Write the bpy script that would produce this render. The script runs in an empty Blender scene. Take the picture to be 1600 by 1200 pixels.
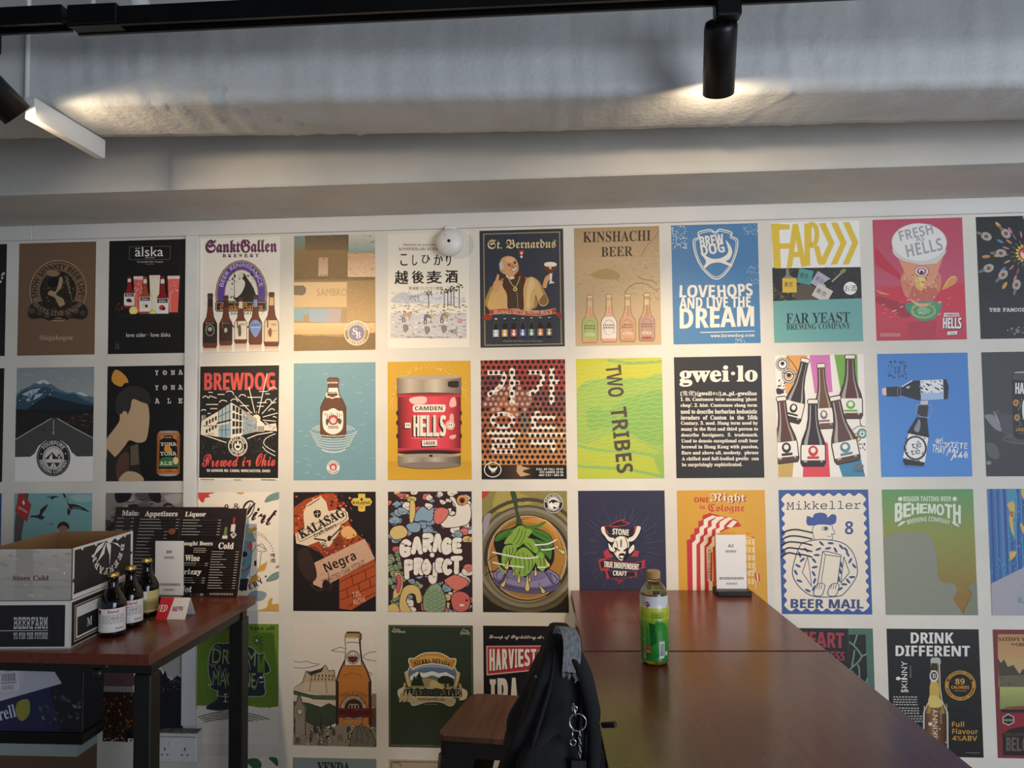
import bpy, math, random
import numpy as np
from mathutils import Vector, Matrix, noise
from mathutils.geometry import tessellate_polygon

SC = bpy.context.scene
COL = SC.collection
# ---------------------------------------------------------------- camera
cam_d = bpy.data.cameras.new('camera'); cam = bpy.data.objects.new('camera', cam_d); COL.objects.link(cam)
F_PX, YAW, PITCH, ROLL = 1118.87, -.06368, .04529, -.01115
CAM = Vector((0, -2.5111, 1.35))
cam_d.sensor_fit = 'HORIZONTAL'; cam_d.sensor_width = 36; cam_d.lens = 36*F_PX/1600; cam_d.clip_start = .02
_f = Vector((math.sin(YAW)*math.cos(PITCH), math.cos(YAW)*math.cos(PITCH), math.sin(PITCH)))
_r = Vector((math.cos(YAW), -math.sin(YAW), 0)); _u = _r.cross(_f)
_r2 = _r*math.cos(ROLL)+_u*math.sin(ROLL); _u2 = -_r*math.sin(ROLL)+_u*math.cos(ROLL)
_m = Matrix((_r2, _u2, -_f)).transposed().to_4x4(); _m.translation = CAM
cam.matrix_world = _m
SC.camera = cam
# ---------------------------------------------------------------- world, daylight, exposure
SC.view_settings.view_transform = 'Standard'; SC.view_settings.look = 'None'; SC.view_settings.gamma = 1
SC.view_settings.exposure = .35
wd = bpy.data.worlds.new('world'); SC.world = wd; wd.use_nodes = True
bgn = wd.node_tree.nodes['Background']; bgn.inputs[0].default_value = (.62, .72, 1, 1); bgn.inputs[1].default_value = .24
def area_light(name, loc, target, size, size_y, power, color, shape='RECTANGLE', spread=180):
    d = bpy.data.lights.new(name, 'AREA'); d.shape = shape; d.size = size; d.size_y = size_y; d.energy = power; d.color = color; d.spread = math.radians(spread)
    o = bpy.data.objects.new(name, d); COL.objects.link(o); o.location = loc
    o.rotation_euler = (Vector(target)-Vector(loc)).to_track_quat('-Z', 'Y').to_euler(); return o
# daylight from the shopfront behind and to the right of the camera
area_light('shopfront_daylight', (3.1, -4.4, 1.35), (.4, 0, 1.5), 2.6, 2.1, 92, (.82, .91, 1))

# ---------------------------------------------------------------- materials
def new_mat(name, rough=.5, metal=0, color=None, ink=False, bump=0, bscale=60, coat=0, trans=0, spec=.5, sheen=0):
    m = bpy.data.materials.new(name); m.use_nodes = True; nt = m.node_tree; b = nt.nodes['Principled BSDF']
    b.inputs['Roughness'].default_value = rough; b.inputs['Metallic'].default_value = metal; b.inputs['Specular IOR Level'].default_value = spec
    b.inputs['Coat Weight'].default_value = coat; b.inputs['Coat Roughness'].default_value = .15; b.inputs['Transmission Weight'].default_value = trans
    if sheen: b.inputs['Sheen Weight'].default_value = sheen
    if color: b.inputs['Base Color'].default_value = tuple(color)+(1,)
    if ink:
        a = nt.nodes.new('ShaderNodeAttribute'); a.attribute_name = 'ink'; nt.links.new(a.outputs['Color'], b.inputs['Base Color'])
    if bump:
        tc = nt.nodes.new('ShaderNodeTexCoord'); n = nt.nodes.new('ShaderNodeTexNoise'); n.inputs['Scale'].default_value = bscale; n.inputs['Detail'].default_value = 5
        bp = nt.nodes.new('ShaderNodeBump'); bp.inputs['Strength'].default_value = bump; bp.inputs['Distance'].default_value = .004
        nt.links.new(tc.outputs['Object'], n.inputs['Vector']); nt.links.new(n.outputs['Fac'], bp.inputs['Height']); nt.links.new(bp.outputs['Normal'], b.inputs['Normal'])
    return m
def mottled(m, c1, c2, scale=(3, 3, 3), detail=6, lo=.35, hi=.65, coords='Object'):
    """two-tone noise as the base colour"""
    nt = m.node_tree; b = nt.nodes['Principled BSDF']
    tc = nt.nodes.new('ShaderNodeTexCoord'); mp = nt.nodes.new('ShaderNodeMapping'); mp.inputs['Scale'].default_value = scale
    n = nt.nodes.new('ShaderNodeTexNoise'); n.inputs['Scale'].default_value = 1; n.inputs['Detail'].default_value = detail
    r = nt.nodes.new('ShaderNodeValToRGB'); r.color_ramp.elements[0].position = lo; r.color_ramp.elements[1].position = hi
    r.color_ramp.elements[0].color = tuple(c1)+(1,); r.color_ramp.elements[1].color = tuple(c2)+(1,)
    nt.links.new(tc.outputs[coords], mp.inputs['Vector']); nt.links.new(mp.outputs['Vector'], n.inputs['Vector']); nt.links.new(n.outputs['Fac'], r.inputs['Fac']); nt.links.new(r.outputs['Color'], b.inputs['Base Color'])
    return m
def srgb(h):
    v = [int(h[i:i+2], 16)/255 for i in (0, 2, 4)]
    return tuple(x/12.92 if x <= .04045 else ((x+.055)/1.055)**2.4 for x in v)
MAT = dict(
    wall=mottled(new_mat('painted_wall', .6, bump=.25, bscale=22), srgb('dad5ca'), srgb('e2ddd3'), (5, 5, 5)),
    trim=mottled(new_mat('painted_trim', .5, bump=.15, bscale=18), srgb('d8d5d0'), srgb('dfdcd7'), (4, 4, 4)),
    beam=mottled(new_mat('painted_concrete', .8, bump=.35, bscale=26), srgb('c6c2bb'), srgb('d2cec6'), (4, 6, 6)),
    duct=mottled(new_mat('painted_duct_wrap', .62, bump=.42, bscale=80), srgb('c0c1c1'), srgb('cccccb'), (5, 4, 3)),
    ceiling=mottled(new_mat('dark_ceiling', .9, bump=.3), srgb('1c1b1a'), srgb('262422'), (4, 4, 4)),
    floor=mottled(new_mat('grey_floor', .6, bump=.1), srgb('a2978a'), srgb('aea396'), (6, 6, 6)),
    white=mottled(new_mat('white_plastic', .42), srgb('dcdcda'), srgb('e2e2e0'), (9, 9, 9)),
    print=new_mat('printed_paper', .48, ink=True, bump=.16, bscale=34, spec=.4),
    card=new_mat('printed_card', .6, ink=True, bump=.08, bscale=40),
    board=new_mat('laminated_print', .3, ink=True, spec=.5),
    black_metal=mottled(new_mat('black_powder_coat', .42, .2, bump=.05, bscale=300), srgb('151515'), srgb('1c1c1c'), (20, 20, 20)),
    lamp_black=mottled(new_mat('satin_black_lamp', .38, .3), srgb('101010'), srgb('151515'), (20, 20, 20)),
    dark_glass=mottled(new_mat('dark_bottle_glass', .05, coat=.2, spec=.5), srgb('080605'), srgb('0d0907'), (12, 12, 12)),
    gold=mottled(new_mat('gold_cap', .3, 1), srgb('c9a24e'), srgb('d9b564'), (30, 30, 30)),
    steel=mottled(new_mat('polished_steel', .22, 1), srgb('b4b4b4'), srgb('cacaca'), (30, 30, 30)),
    fabric=mottled(new_mat('black_canvas', .9, bump=.35, bscale=420, spec=.2), srgb('1d1d1e'), srgb('2b2b2d'), (9, 9, 5)),
    grey_fabric=mottled(new_mat('grey_webbing', .95, bump=.8, bscale=700, spec=.15), srgb('7c7e82'), srgb('b2b4b8'), (260, 260, 90), lo=.3, hi=.7),
    leather=mottled(new_mat('black_leather', .5, bump=.3, bscale=260), srgb('141414'), srgb('1d1c1c'), (30, 30, 30)),
    tan_cap=mottled(new_mat('tan_cap', .45), srgb('b98b4c'), srgb('c4975a'), (40, 40, 40)),
    clear=mottled(new_mat('clear_plastic', .06, trans=1), srgb('eef2ea'), srgb('f6f8f2'), (5, 5, 5)),
    tea=mottled(new_mat('green_tea', .05, trans=.6), srgb('b9a63a'), srgb('c8b44a'), (5, 5, 5)),
    dust=mottled(new_mat('dusty_plastic', .9, bump=.4, bscale=160), srgb('6e6a60'), srgb('a8a498'), (40, 40, 40)),
    lens=mottled(new_mat('lamp_lens', .3), srgb('fff2d8'), srgb('fff6e2'), (10, 10, 10)),
)
for k, st in (('lens', 60),):
    b = MAT[k].node_tree.nodes['Principled BSDF']; b.inputs['Emission Color'].default_value = (1, .8, .55, 1); b.inputs['Emission Strength'].default_value = st
def wood(name, c1, c2, c3, rough, coat, grain_axis):
    m = new_mat(name, rough, coat=coat, spec=.4); nt = m.node_tree; b = nt.nodes['Principled BSDF']
    sc = [26, 26, 26]; sc[grain_axis] = 1.6
    tc = nt.nodes.new('ShaderNodeTexCoord'); mp = nt.nodes.new('ShaderNodeMapping'); mp.inputs['Scale'].default_value = sc
    n = nt.nodes.new('ShaderNodeTexNoise'); n.inputs['Scale'].default_value = 2.2; n.inputs['Detail'].default_value = 8; n.inputs['Distortion'].default_value = .6
    r = nt.nodes.new('ShaderNodeValToRGB'); e = r.color_ramp.elements; e[0].position = .25; e[1].position = .75; e[0].color = srgb(c1)+(1,); e[1].color = srgb(c3)+(1,); x = e.new(.5); x.color = srgb(c2)+(1,)
    bp = nt.nodes.new('ShaderNodeBump'); bp.inputs['Strength'].default_value = .02; bp.inputs['Distance'].default_value = .001
    nt.links.new(tc.outputs['Object'], mp.inputs['Vector']); nt.links.new(mp.outputs['Vector'], n.inputs['Vector']); nt.links.new(n.outputs['Fac'], r.inputs['Fac'])
    nt.links.new(r.outputs['Color'], b.inputs['Base Color']); nt.links.new(n.outputs['Fac'], bp.inputs['Height']); nt.links.new(bp.outputs['Normal'], b.inputs['Normal'])
    n2 = nt.nodes.new('ShaderNodeTexNoise'); n2.inputs['Scale'].default_value = 5; mr = nt.nodes.new('ShaderNodeMapRange'); mr.inputs['To Min'].default_value = rough-.05; mr.inputs['To Max'].default_value = rough+.08
    nt.links.new(tc.outputs['Object'], n2.inputs['Vector']); nt.links.new(n2.outputs['Fac'], mr.inputs['Value']); nt.links.new(mr.outputs['Result'], b.inputs['Roughness'])
    return m
MAT['table'] = wood('mahogany_veneer', '56281a', '602f20', '6a3727', .27, .2, 1)
MAT['seat'] = wood('walnut_seat', '4a2f22', '5e3c2b', '70503c', .5, .05, 1)
def planks(m, width):
    """boards of slightly different tone side by side"""
    nt = m.node_tree; b = nt.nodes['Principled BSDF']; src = b.inputs['Base Color'].links[0].from_socket
    tc = nt.nodes.new('ShaderNodeTexCoord'); sp = nt.nodes.new('ShaderNodeSeparateXYZ'); d = nt.nodes.new('ShaderNodeMath'); d.operation = 'DIVIDE'; d.inputs[1].default_value = width
    fl = nt.nodes.new('ShaderNodeMath'); fl.operation = 'FLOOR'; wn = nt.nodes.new('ShaderNodeTexWhiteNoise'); wn.noise_dimensions = '1D'
    mr = nt.nodes.new('ShaderNodeMapRange'); mr.inputs['To Min'].default_value = .62; mr.inputs['To Max'].default_value = 1.12
    hs = nt.nodes.new('ShaderNodeHueSaturation')
    nt.links.new(tc.outputs['Object'], sp.inputs[0]); nt.links.new(sp.outputs['X'], d.inputs[0]); nt.links.new(d.outputs[0], fl.inputs[0]); nt.links.new(fl.outputs[0], wn.inputs['W'])
    nt.links.new(wn.outputs['Value'], mr.inputs['Value']); nt.links.new(mr.outputs['Result'], hs.inputs['Value']); nt.links.new(src, hs.inputs['Color']); nt.links.new(hs.outputs['Color'], b.inputs['Base Color'])
planks(MAT['seat'], .105)

# ---------------------------------------------------------------- mesh kit
class MB:
    """collects shapes and links them as one mesh object"""
    def __init__(s): s.V, s.F, s.C, s.S, s.mats, s.Mi, s.cur, s.col = [], [], [], [], [], [], 0, (1, 1, 1)
    def mat(s, m):
        if m not in s.mats: s.mats.append(m)
        s.cur = s.mats.index(m); return s
    def ink(s, c): s.col = srgb(c) if isinstance(c, str) else c; return s
    def face(s, idx, smooth=False, cols=None): s.F.append(idx); s.S.append(smooth); s.Mi.append(s.cur); s.C.append(cols or [s.col]*len(idx))
    def vs(s, pts, M=None):
        b = len(s.V); s.V += [tuple(M @ Vector(p)) if M else tuple(p) for p in pts]; return b
    def box(s, x0, y0, z0, x1, y1, z1, bev=0, M=None):
        x0, x1 = sorted((x0, x1)); y0, y1 = sorted((y0, y1)); z0, z1 = sorted((z0, z1))
        if not bev:
            b = s.vs([(x, y, z) for z in (z0, z1) for x, y in ((x0, y0), (x1, y0), (x1, y1), (x0, y1))], M)
            for f in ((3, 2, 1, 0), (4, 5, 6, 7), (0, 1, 5, 4), (1, 2, 6, 5), (2, 3, 7, 6), (3, 0, 4, 7)): s.face([b+i for i in f])
            return s
        e = bev
        def ring(i, z): return [(x0+e+i, y0+i, z), (x1-e-i, y0+i, z), (x1-i, y0+e+i, z), (x1-i, y1-e-i, z), (x1-e-i, y1-i, z), (x0+e+i, y1-i, z), (x0+i, y1-e-i, z), (x0+i, y0+e+i, z)]
        R_ = [s.vs(ring(e*.7, z0), M), s.vs(ring(0, z0+e), M), s.vs(ring(0, z1-e), M), s.vs(ring(e*.7, z1), M)]
        s.face([R_[0]+i for i in range(7, -1, -1)]); s.face([R_[3]+i for i in range(8)])
        for a, b in zip(R_, R_[1:]):
            for i in range(8): s.face([a+i, a+(i+1) % 8, b+(i+1) % 8, b+i])
        return s
    def prism(s, poly, z0, z1, M=None, bev=0):
        n = len(poly); ar = sum(poly[i-1][0]*poly[i][1]-poly[i][0]*poly[i-1][1] for i in range(n))
        if ar < 0: poly = poly[::-1]
        cx = sum(p[0] for p in poly)/n; cy = sum(p[1] for p in poly)/n
        def sh(k): return [(p[0]-(p[0]-cx)*k/max(1e-6, math.hypot(p[0]-cx, p[1]-cy)), p[1]-(p[1]-cy)*k/max(1e-6, math.hypot(p[0]-cx, p[1]-cy))) for p in poly]
        lv = [(poly, z0), (poly, z1)] if not bev else [(sh(bev), z0), (poly, z0+bev), (poly, z1-bev), (sh(bev), z1)]
        bs = [s.vs([(p[0], p[1], z) for p in q], M) for q, z in lv]
        for a, b in zip(bs, bs[1:]):
            for i in range(n): s.face([a+i, a+(i+1) % n, b+(i+1) % n, b+i])
        s.face([bs[0]+i for i in reversed(range(n))]); s.face([bs[-1]+i for i in range(n)]); return s
    def lathe(s, prof, n=28, M=None, cap=True, smooth=True, cols=None):
        bs = [s.vs([(r*math.cos(2*math.pi*i/n), r*math.sin(2*math.pi*i/n), z) for i in range(n)], M) for r, z in prof]
        for k, (a, b) in enumerate(zip(bs, bs[1:])):
            if cols: s.col = srgb(cols[k])
            for i in range(n): s.face([a+i, a+(i+1) % n, b+(i+1) % n, b+i], smooth)
        if cap:
            s.face([bs[0]+i for i in reversed(range(n))]); s.face([bs[-1]+i for i in range(n)])
        return s
    def tube(s, pts, r, n=8, M=None, closed=False, cap=True, flat=1.0, up=(0, 0, 1)):
        P = [Vector(p) for p in pts]; bs = []
        rs = r if isinstance(r, (list, tuple)) else [r]*len(P)
        for i, p in enumerate(P):
            a = P[i-1] if (i or closed) else P[0]; b = P[(i+1) % len(P)] if (i < len(P)-1 or closed) else P[-1]
            t = (b-a).normalized(); u = Vector(up); u = (u-t*u.dot(t))
            if u.length < 1e-3: u = Vector((1, 0, 0)); u = u-t*u.dot(t)
            u.normalize(); w = t.cross(u)
            bs.append(s.vs([p+u*(rs[i]*flat*math.sin(2*math.pi*k/n))+w*(rs[i]*math.cos(2*math.pi*k/n)) for k in range(n)], M))
        m = len(bs)
        for i in range(m if closed else m-1):
            a, b = bs[i], bs[(i+1) % m]
            for k in range(n): s.face([a+k, a+(k+1) % n, b+(k+1) % n, b+k], True)
        if cap and not closed: s.face([bs[0]+k for k in reversed(range(n))]); s.face([bs[-1]+k for k in range(n)])
        return s
    def rings(s, R_, cap=True, smooth=True, M=None):
        n = len(R_[0]); bs = [s.vs(r, M) for r in R_]
        for a, b in zip(bs, bs[1:]):
            for i in range(n): s.face([a+i, a+(i+1) % n, b+(i+1) % n, b+i], smooth)
        if cap: s.face([bs[0]+i for i in reversed(range(n))], smooth); s.face([bs[-1]+i for i in range(n)], smooth)
        return s
    def printed(s, p, frame, thick=.0005):
        for v, c in print_faces(p, thick):
            b = s.vs([frame(*q) for q in v]); s.face(list(range(b, b+len(v))), False, list(c))
        return s
    def build(s, name, material=None, parent=None):
        me = bpy.data.meshes.new(name); me.from_pydata(s.V, [], s.F)
        me.polygons.foreach_set('use_smooth', s.S)
        for m in ([material] if material else s.mats): me.materials.append(m)
        if not material: me.polygons.foreach_set('material_index', s.Mi)
        at = me.color_attributes.new('ink', 'FLOAT_COLOR', 'CORNER')
        at.data.foreach_set('color', [x for f in s.C for c in f for x in (c[0], c[1], c[2], 1.)])
        me.update(); o = bpy.data.objects.new(name, me); COL.objects.link(o)
        if parent: o.parent = parent
        return o
def tag(o, label=None, cat=None, group=None, kind=None):
    if label: o['label'] = label
    if cat: o['category'] = cat
    if group: o['group'] = group
    if kind: o['kind'] = kind
    return o
def thing(name, label, cat, loc=(0, 0, 0), rotz=0, group=None):
    o = bpy.data.objects.new(name, None); COL.objects.link(o); o.location = loc; o.rotation_euler = (0, 0, rotz); o.empty_display_size = .05
    return tag(o, label, cat, group)
def copy_tree(o, loc, rotz, label):
    c = o.copy(); COL.objects.link(c); c.location = loc; c.rotation_euler = (0, 0, rotz); c['label'] = label
    for ch in [x for x in bpy.data.objects if x.parent == o]:
        d = ch.copy(); COL.objects.link(d); d.parent = c
        for g in [x for x in bpy.data.objects if x.parent == ch]:
            e = g.copy(); COL.objects.link(e); e.parent = d
    return c
# ---------------------------------------------------------------- the room
def struct(name, mb, m, label=None):
    o = mb.build(name, MAT[m]); tag(o, label, None, None, 'structure'); return o
struct('wall_back', MB().box(-3.6, 0, 0, 3.8, .12, 2.9), 'wall', 'white wall pasted with beer prints')
struct('floor', MB().box(-3.6, -5.2, -.1, 3.8, .12, 0), 'floor')
struct('ceiling', MB().box(-3.6, -5.2, 2.75, 3.8, .12, 2.87), 'ceiling')
struct('wall_left', MB().box(-3.72, -5.2, 0, -3.6, .12, 2.9), 'wall')
struct('trim_1', MB().box(-3.6, -.011, 2.021, -1.93, 0, 2.0755, .002).box(-1.9285, -.011, 2.021, 3.8, 0, 2.0755, .002), 'trim', 'white board strip along the top of the wall')
struct('trim_2', MB().box(-3.6, -.356, 2.076, 3.8, 0, 2.75, .006), 'beam', 'grey painted ceiling beam above the wall')

# wrapped duct below the ceiling, in front of the beam
def duct():
    mb = MB(); n = 420; R_ = []
    prof = []                                                   # (y from front face, z) going round: back bottom, front bottom, front top, back top
    zb, zt, dp, rc = 0, .235, .21, .03
    for t in np.linspace(0, 1, 9): prof.append((dp-t*(dp-rc), zb+.004*math.sin(math.pi*t)*-1))
    for a in np.linspace(0, 90, 7)[1:]: prof.append((rc-rc*math.sin(math.radians(a)), zb+rc-rc*math.cos(math.radians(a))))
    for t in np.linspace(0, 1, 12)[1:]: prof.append((-.004*math.sin(math.pi*t), rc+t*(zt-2*rc)))
    for a in np.linspace(0, 90, 5)[1:]: prof.append((rc-rc*math.cos(math.radians(a)), zt-rc+rc*math.sin(math.radians(a))))
    prof += [(dp*.5, zt), (dp, zt)]
    for i in range(n+1):
        x = -2.6+5.4*i/n; ring = []
        for j, (y, z) in enumerate(prof):
            cr = max(0, noise.noise((x*3.1, 7, 2))); w = .0035*noise.noise((x*7, y*9, z*9))+.0034*noise.noise((x*30, y*5, z*4))+.001*noise.noise((x*70, y*26, z*22))+(.010*cr+.004*(x < -.5))*noise.noise((x*19+z*11, y*14, z*17))
            seam = sum(.007*math.exp(-((x-sx-.012*math.sin(z*30+sx)-.5*max(0, y-.03)*sl)/.005)**2)*kz(z, y) for sx, sl, kz in ((.545, -1, lambda z, y: 1), (-.93, 3, lambda z, y: y > .02), (-.80, 3.4, lambda z, y: z < .09), (.62, 0, lambda z, y: .06 < z < .14), (-1.1, .2, lambda z, y: z > .05)))
            sag = -.007*math.exp(-((x+.15)/.9)**2)
            fy = -(w+seam) if y < dp*.6 else 0
            ring.append((x, y+fy, z+sag-(w+seam)*.7*(z < .06)))
        R_.append(ring)
    mb.rings(R_, cap=True)
    o = mb.build('air_duct', MAT['duct']); o.location = (0, -.862, 2.108); o.rotation_euler = (0, 0, .045)
    tag(o, 'long wrapped grey-white duct with rounded lower edge under the dark ceiling', 'duct')
duct()

# lighting track with its couplings and two lamps
def track(name, x0, x1, y, z, label):
    t = thing(name, label, 'track', ((x0+x1)/2, y, z), 0, 'black lighting tracks under the ceiling')
    w = (x1-x0)/2
    MB().box(-w, -.02, .010, w, .02, .040).box(-w, -.02, 0, w, -.013, .010).box(-w, .013, 0, w, .02, .010).build('rail', MAT['lamp_black'], t)
    MB().box(-w, -.024, .002, -w+.11, .024, .046, .002).build('end_feed', MAT['lamp_black'], t)
    for x in (-w+.5, w-.4):
        MB().tube([(x, 0, .04), (x, 0, 2.75-z)], .004, 6).build('hanger_rod', MAT['lamp_black'], t)
    return t
TY = -1.06
track('track_light_rail', -1.035, 1.6, TY, 2.193, 'long black lighting track running across the top of the picture')
track('track_light_rail', -1.75, -1.05, TY, 2.203, 'short black lighting track at the top left, beyond the coupling')
def spot(center, axis, label, power, beam, spread):
    c = Vector(center); ax = Vector(axis).normalized()
    q = ax.to_track_quat('-Z', 'Y').to_matrix().to_4x4()             # local -Z looks along the beam
    t = thing('track_spotlight', label, 'spotlight', (c.x, TY, c.z), 0, 'black cylinder spotlights on the ceiling tracks')
    M = Matrix.Translation(c-Vector((c.x, TY, c.z))) @ q
    r, h = .034, .074
    MB().lathe([(r*.86, -h+.012), (r*.9, -h), (r, -h), (r, h-.012), (r*.93, h-.002), (r*.8, h)], 36, M, cap=False).build('housing', MAT['lamp_black'], t)
    MB().lathe([(r*.82, h-.004), (r*.80, h), (r*.55, h-.001), (.004, h-.001)], 30, M, cap=False).lathe([(.006, h-.002), (.006, h+.008)], 10, M).build('heat_sink_cap', MAT['lamp_black'], t)
    MB().lathe([(.001, -h+.0115), (r*.86, -h+.0118)], 30, M, cap=False).build('lens', MAT['lens'], t)
    topp = M @ Vector((0, 0, h)); zt = 2.19-c.z
    MB().tube([topp, (topp.x*.5, topp.y*.5, (topp.z+zt-.02)/2+.006), (0, 0, zt-.03)], .0075, 10).build('swivel_arm', MAT['lamp_black'], t)
    MB().box(-.026, -.017, zt-.035, .026, .017, zt+.012, .004).build('track_adapter', MAT['lamp_black'], t)
    d = bpy.data.lights.new('spot_lamp', 'AREA'); d.shape = 'DISK'; d.size = .05; d.energy = power; d.spread = math.radians(spread); d.color = (1, .77, .50)
    o = bpy.data.objects.new('spot_lamp', d); COL.objects.link(o); o.parent = t
    o.matrix_local = M @ Matrix.Translation((0, 0, -h-.001))
    d = bpy.data.lights.new('spot_beam', 'SPOT'); d.spot_size = math.radians(72); d.spot_blend = 1; d.shadow_soft_size = .03; d.energy = beam; d.color = (1, .77, .50)
    o = bpy.data.objects.new('spot_beam', d); COL.objects.link(o); o.parent = t
    o.matrix_local = M @ Matrix.Translation((0, 0, -h-.003))
    return t
spot((.356, -.985, 2.111), (.10, .70, -.71), 'black cylinder spotlight hanging right of centre, tipped towards the wall', 1.7, 36, 168)
spot((-1.2355, -1.050, 2.087), (.40, .67, -.63), 'black cylinder spotlight cut off by the left edge of the picture', 1.8, 52, 148)

# white trunking bar and pipes at the upper left
o = MB().box(-.012, -.26, 0, .012, 0, .05, .002).build('cable_trunking', MAT['white']); o.location = (-1.209, -.70, 2.05); tag(o, 'white trunking bar pointing at the wall below the duct, upper left', 'trunking')
o = MB().tube([(0, 0, 0), (0, 0, .68)], .0055, 10).build('conduit_pipe', MAT['white']); o.location = (-1.24, -.93, 2.08); tag(o, 'thin white upright conduit beside the left spotlight', 'pipe', 'white pipes below the dark ceiling')
o = MB().tube([(0, 0, 0), (-.14, .1, .30), (-.2, .12, .49)], .024, 14).build('conduit_pipe', MAT['white']); o.location = (-1.03, -.80, 2.36); tag(o, 'thick white slanting pipe rising above the duct at the upper left', 'pipe', 'white pipes below the dark ceiling')
o = MB().tube([(0, 0, 0), (0, 0, .45)], .006, 10).build('conduit_pipe', MAT['white']); o.location = (-1.17, -.80, 2.346); tag(o, 'thin white upright pipe standing on the duct behind the track coupling', 'pipe', 'white pipes below the dark ceiling')

# upright trunking and socket box on the wall, sensor at the wall top
o = MB().box(-.024, -.018, 0, .024, 0, 1.745, .002).box(-.024, -.0195, .18, .024, -.0175, .182).build('cable_trunking', MAT['white']); o.location = (-1.318, 0, .274); tag(o, 'white upright cable trunking down the wall to the double socket', 'trunking')
t = thing('power_socket', 'white double wall socket with dusty top beside the table legs', 'socket', (-1.345, 0, .205))
MB().box(-.075, -.042, -.045, .075, 0, .0525, .003).build('back_box', MAT['white'], t)
MB().box(-.074, -.049, -.043, .074, -.042, .043, .003).build('face_plate', MAT['white'], t)
MB().box(-.072, -.040, .0525, .072, -.002, .0545).build('dust_layer', MAT['dust'], t)
for x in (-.013, .013): MB().box(x-.008, -.053, .012, x+.008, -.049, .027, .001).build('switch', MAT['white'], t)
for x in (-.036, .036):
    MB().box(x-.002, -.0496, -.001, x+.002, -.049, .008).box(x-.013, -.0496, -.018, x-.007, -.049, -.014).box(x+.007, -.0496, -.018, x+.013, -.049, -.014).build('pin_holes', MAT['black_metal'], t)
t = thing('motion_sensor', 'round white sensor dome at the top of the wall, casting a round shadow', 'sensor', (-.372, 0, 1.965))
Ms = Matrix.Rotation(math.radians(90), 4, 'X')
MB().box(-.021, -.022, .035, .021, 0, .063, .003).lathe([(.040, 0), (.042, .02), (.048, .026), (.048, .032)], 32, Ms).build('mount', MAT['white'], t)
MB().lathe([(.049, .032), (.048, .037), (.035, .047), (.02, .053), (.007, .056)], 36, Ms).build('dome', MAT['white'], t)
MB().lathe([(.006, .056), (.0055, .0565)], 16, Ms).build('lens_hole', MAT['black_metal'], t)
for x in (-.009, -.016): MB().lathe([(.0015, .0), (.0015, .002)], 8, Matrix.Translation((x, -.048, .024)) @ Ms).build('pin_hole', MAT['black_metal'], t)
# ---------------------------------------------------------------- posters: a small flat-print drawing kit
# every poster is one thin pasted sheet; its print is laid on as coloured faces in the sheet's own plane
PW, PH = .297, .4177
PX = {0:-2.332, 1:-1.987, 2:-1.6395, 3:-1.2935, 4:-.9443, 5:-.6033, 6:-.27, 7:.0655, 8:.404, 9:.747, 10:1.0888, 11:1.4307}
PZ = {1:2.0115, 2:1.549, 3:1.0895, 4:.6255, 5:.1655}
POSTERS = []
cur = None

def lin(c):
    if len(c) == 3: c = c[0]*2 + c[1]*2 + c[2]*2
    v = [int(c[i:i+2], 16)/255 for i in (0, 2, 4)]
    return tuple(x/12.92 if x <= .04045 else ((x+.055)/1.055)**2.4 for x in v)

def homography(quad):
    """sketch quad TL TR BR BL -> sheet coordinates (0..PW, 0..PH)"""
    src = [(quad[0], quad[1]), (quad[2], quad[3]), (quad[4], quad[5]), (quad[6], quad[7])]
    dst = [(0, 0), (cur['w'], 0), (cur['w'], cur['h']), (0, cur['h'])]
    M, b = [], []
    for (x, y), (u, v) in zip(src, dst):
        M.append([x, y, 1, 0, 0, 0, -u*x, -u*y]); b.append(u)
        M.append([0, 0, 0, x, y, 1, -v*x, -v*y]); b.append(v)
    return np.linalg.solve(np.array(M, float), np.array(b, float))

def sheet(name, quad, bg, w=PW, h=PH, **meta):
    global cur
    cur = dict(name=name, bg=bg, ops=[], w=w, h=h, **meta)
    cur['H'] = homography(quad); cur['q'] = quad
    POSTERS.append(cur); return cur

def poster(c, r, quad, bg, label):
    return sheet('poster', quad, bg, label=label, at=(PX[c], PZ[r]))

def G(col, *p): cur['ops'].append(('p', [(p[i], p[i+1]) for i in range(0, len(p), 2)], col))
def R(x0, y0, x1, y1, col, col2=None):
    if col2 is None: G(col, x0, y0, x1, y0, x1, y1, x0, y1)
    else: cur['ops'].append(('g', [(x0, y0), (x1, y0), (x1, y1), (x0, y1)], [col, col, col2, col2]))
def RH(x0, y0, x1, y1, *cols):                                     # horizontal gradient through several colours
    n = len(cols)-1
    for i in range(n):
        a = x0+(x1-x0)*i/n; b = x0+(x1-x0)*(i+1)/n
        cur['ops'].append(('g', [(a, y0), (b, y0), (b, y1), (a, y1)], [cols[i], cols[i+1], cols[i+1], cols[i]]))
def ell(cx, cy, rx, ry, n=28, a0=0, a1=360, rot=0):
    cr, sr = math.cos(math.radians(rot)), math.sin(math.radians(rot)); out = []
    for i in range(n + (a1-a0 < 360)):
        a = math.radians(a0+(a1-a0)*i/n); x = rx*math.sin(a); y = -ry*math.cos(a)
        out.append((cx+x*cr-y*sr, cy+x*sr+y*cr))
    return out
def E(cx, cy, rx, ry, col, rot=0, n=24): cur['ops'].append(('p', ell(cx, cy, rx, ry, n, rot=rot), col))
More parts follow.
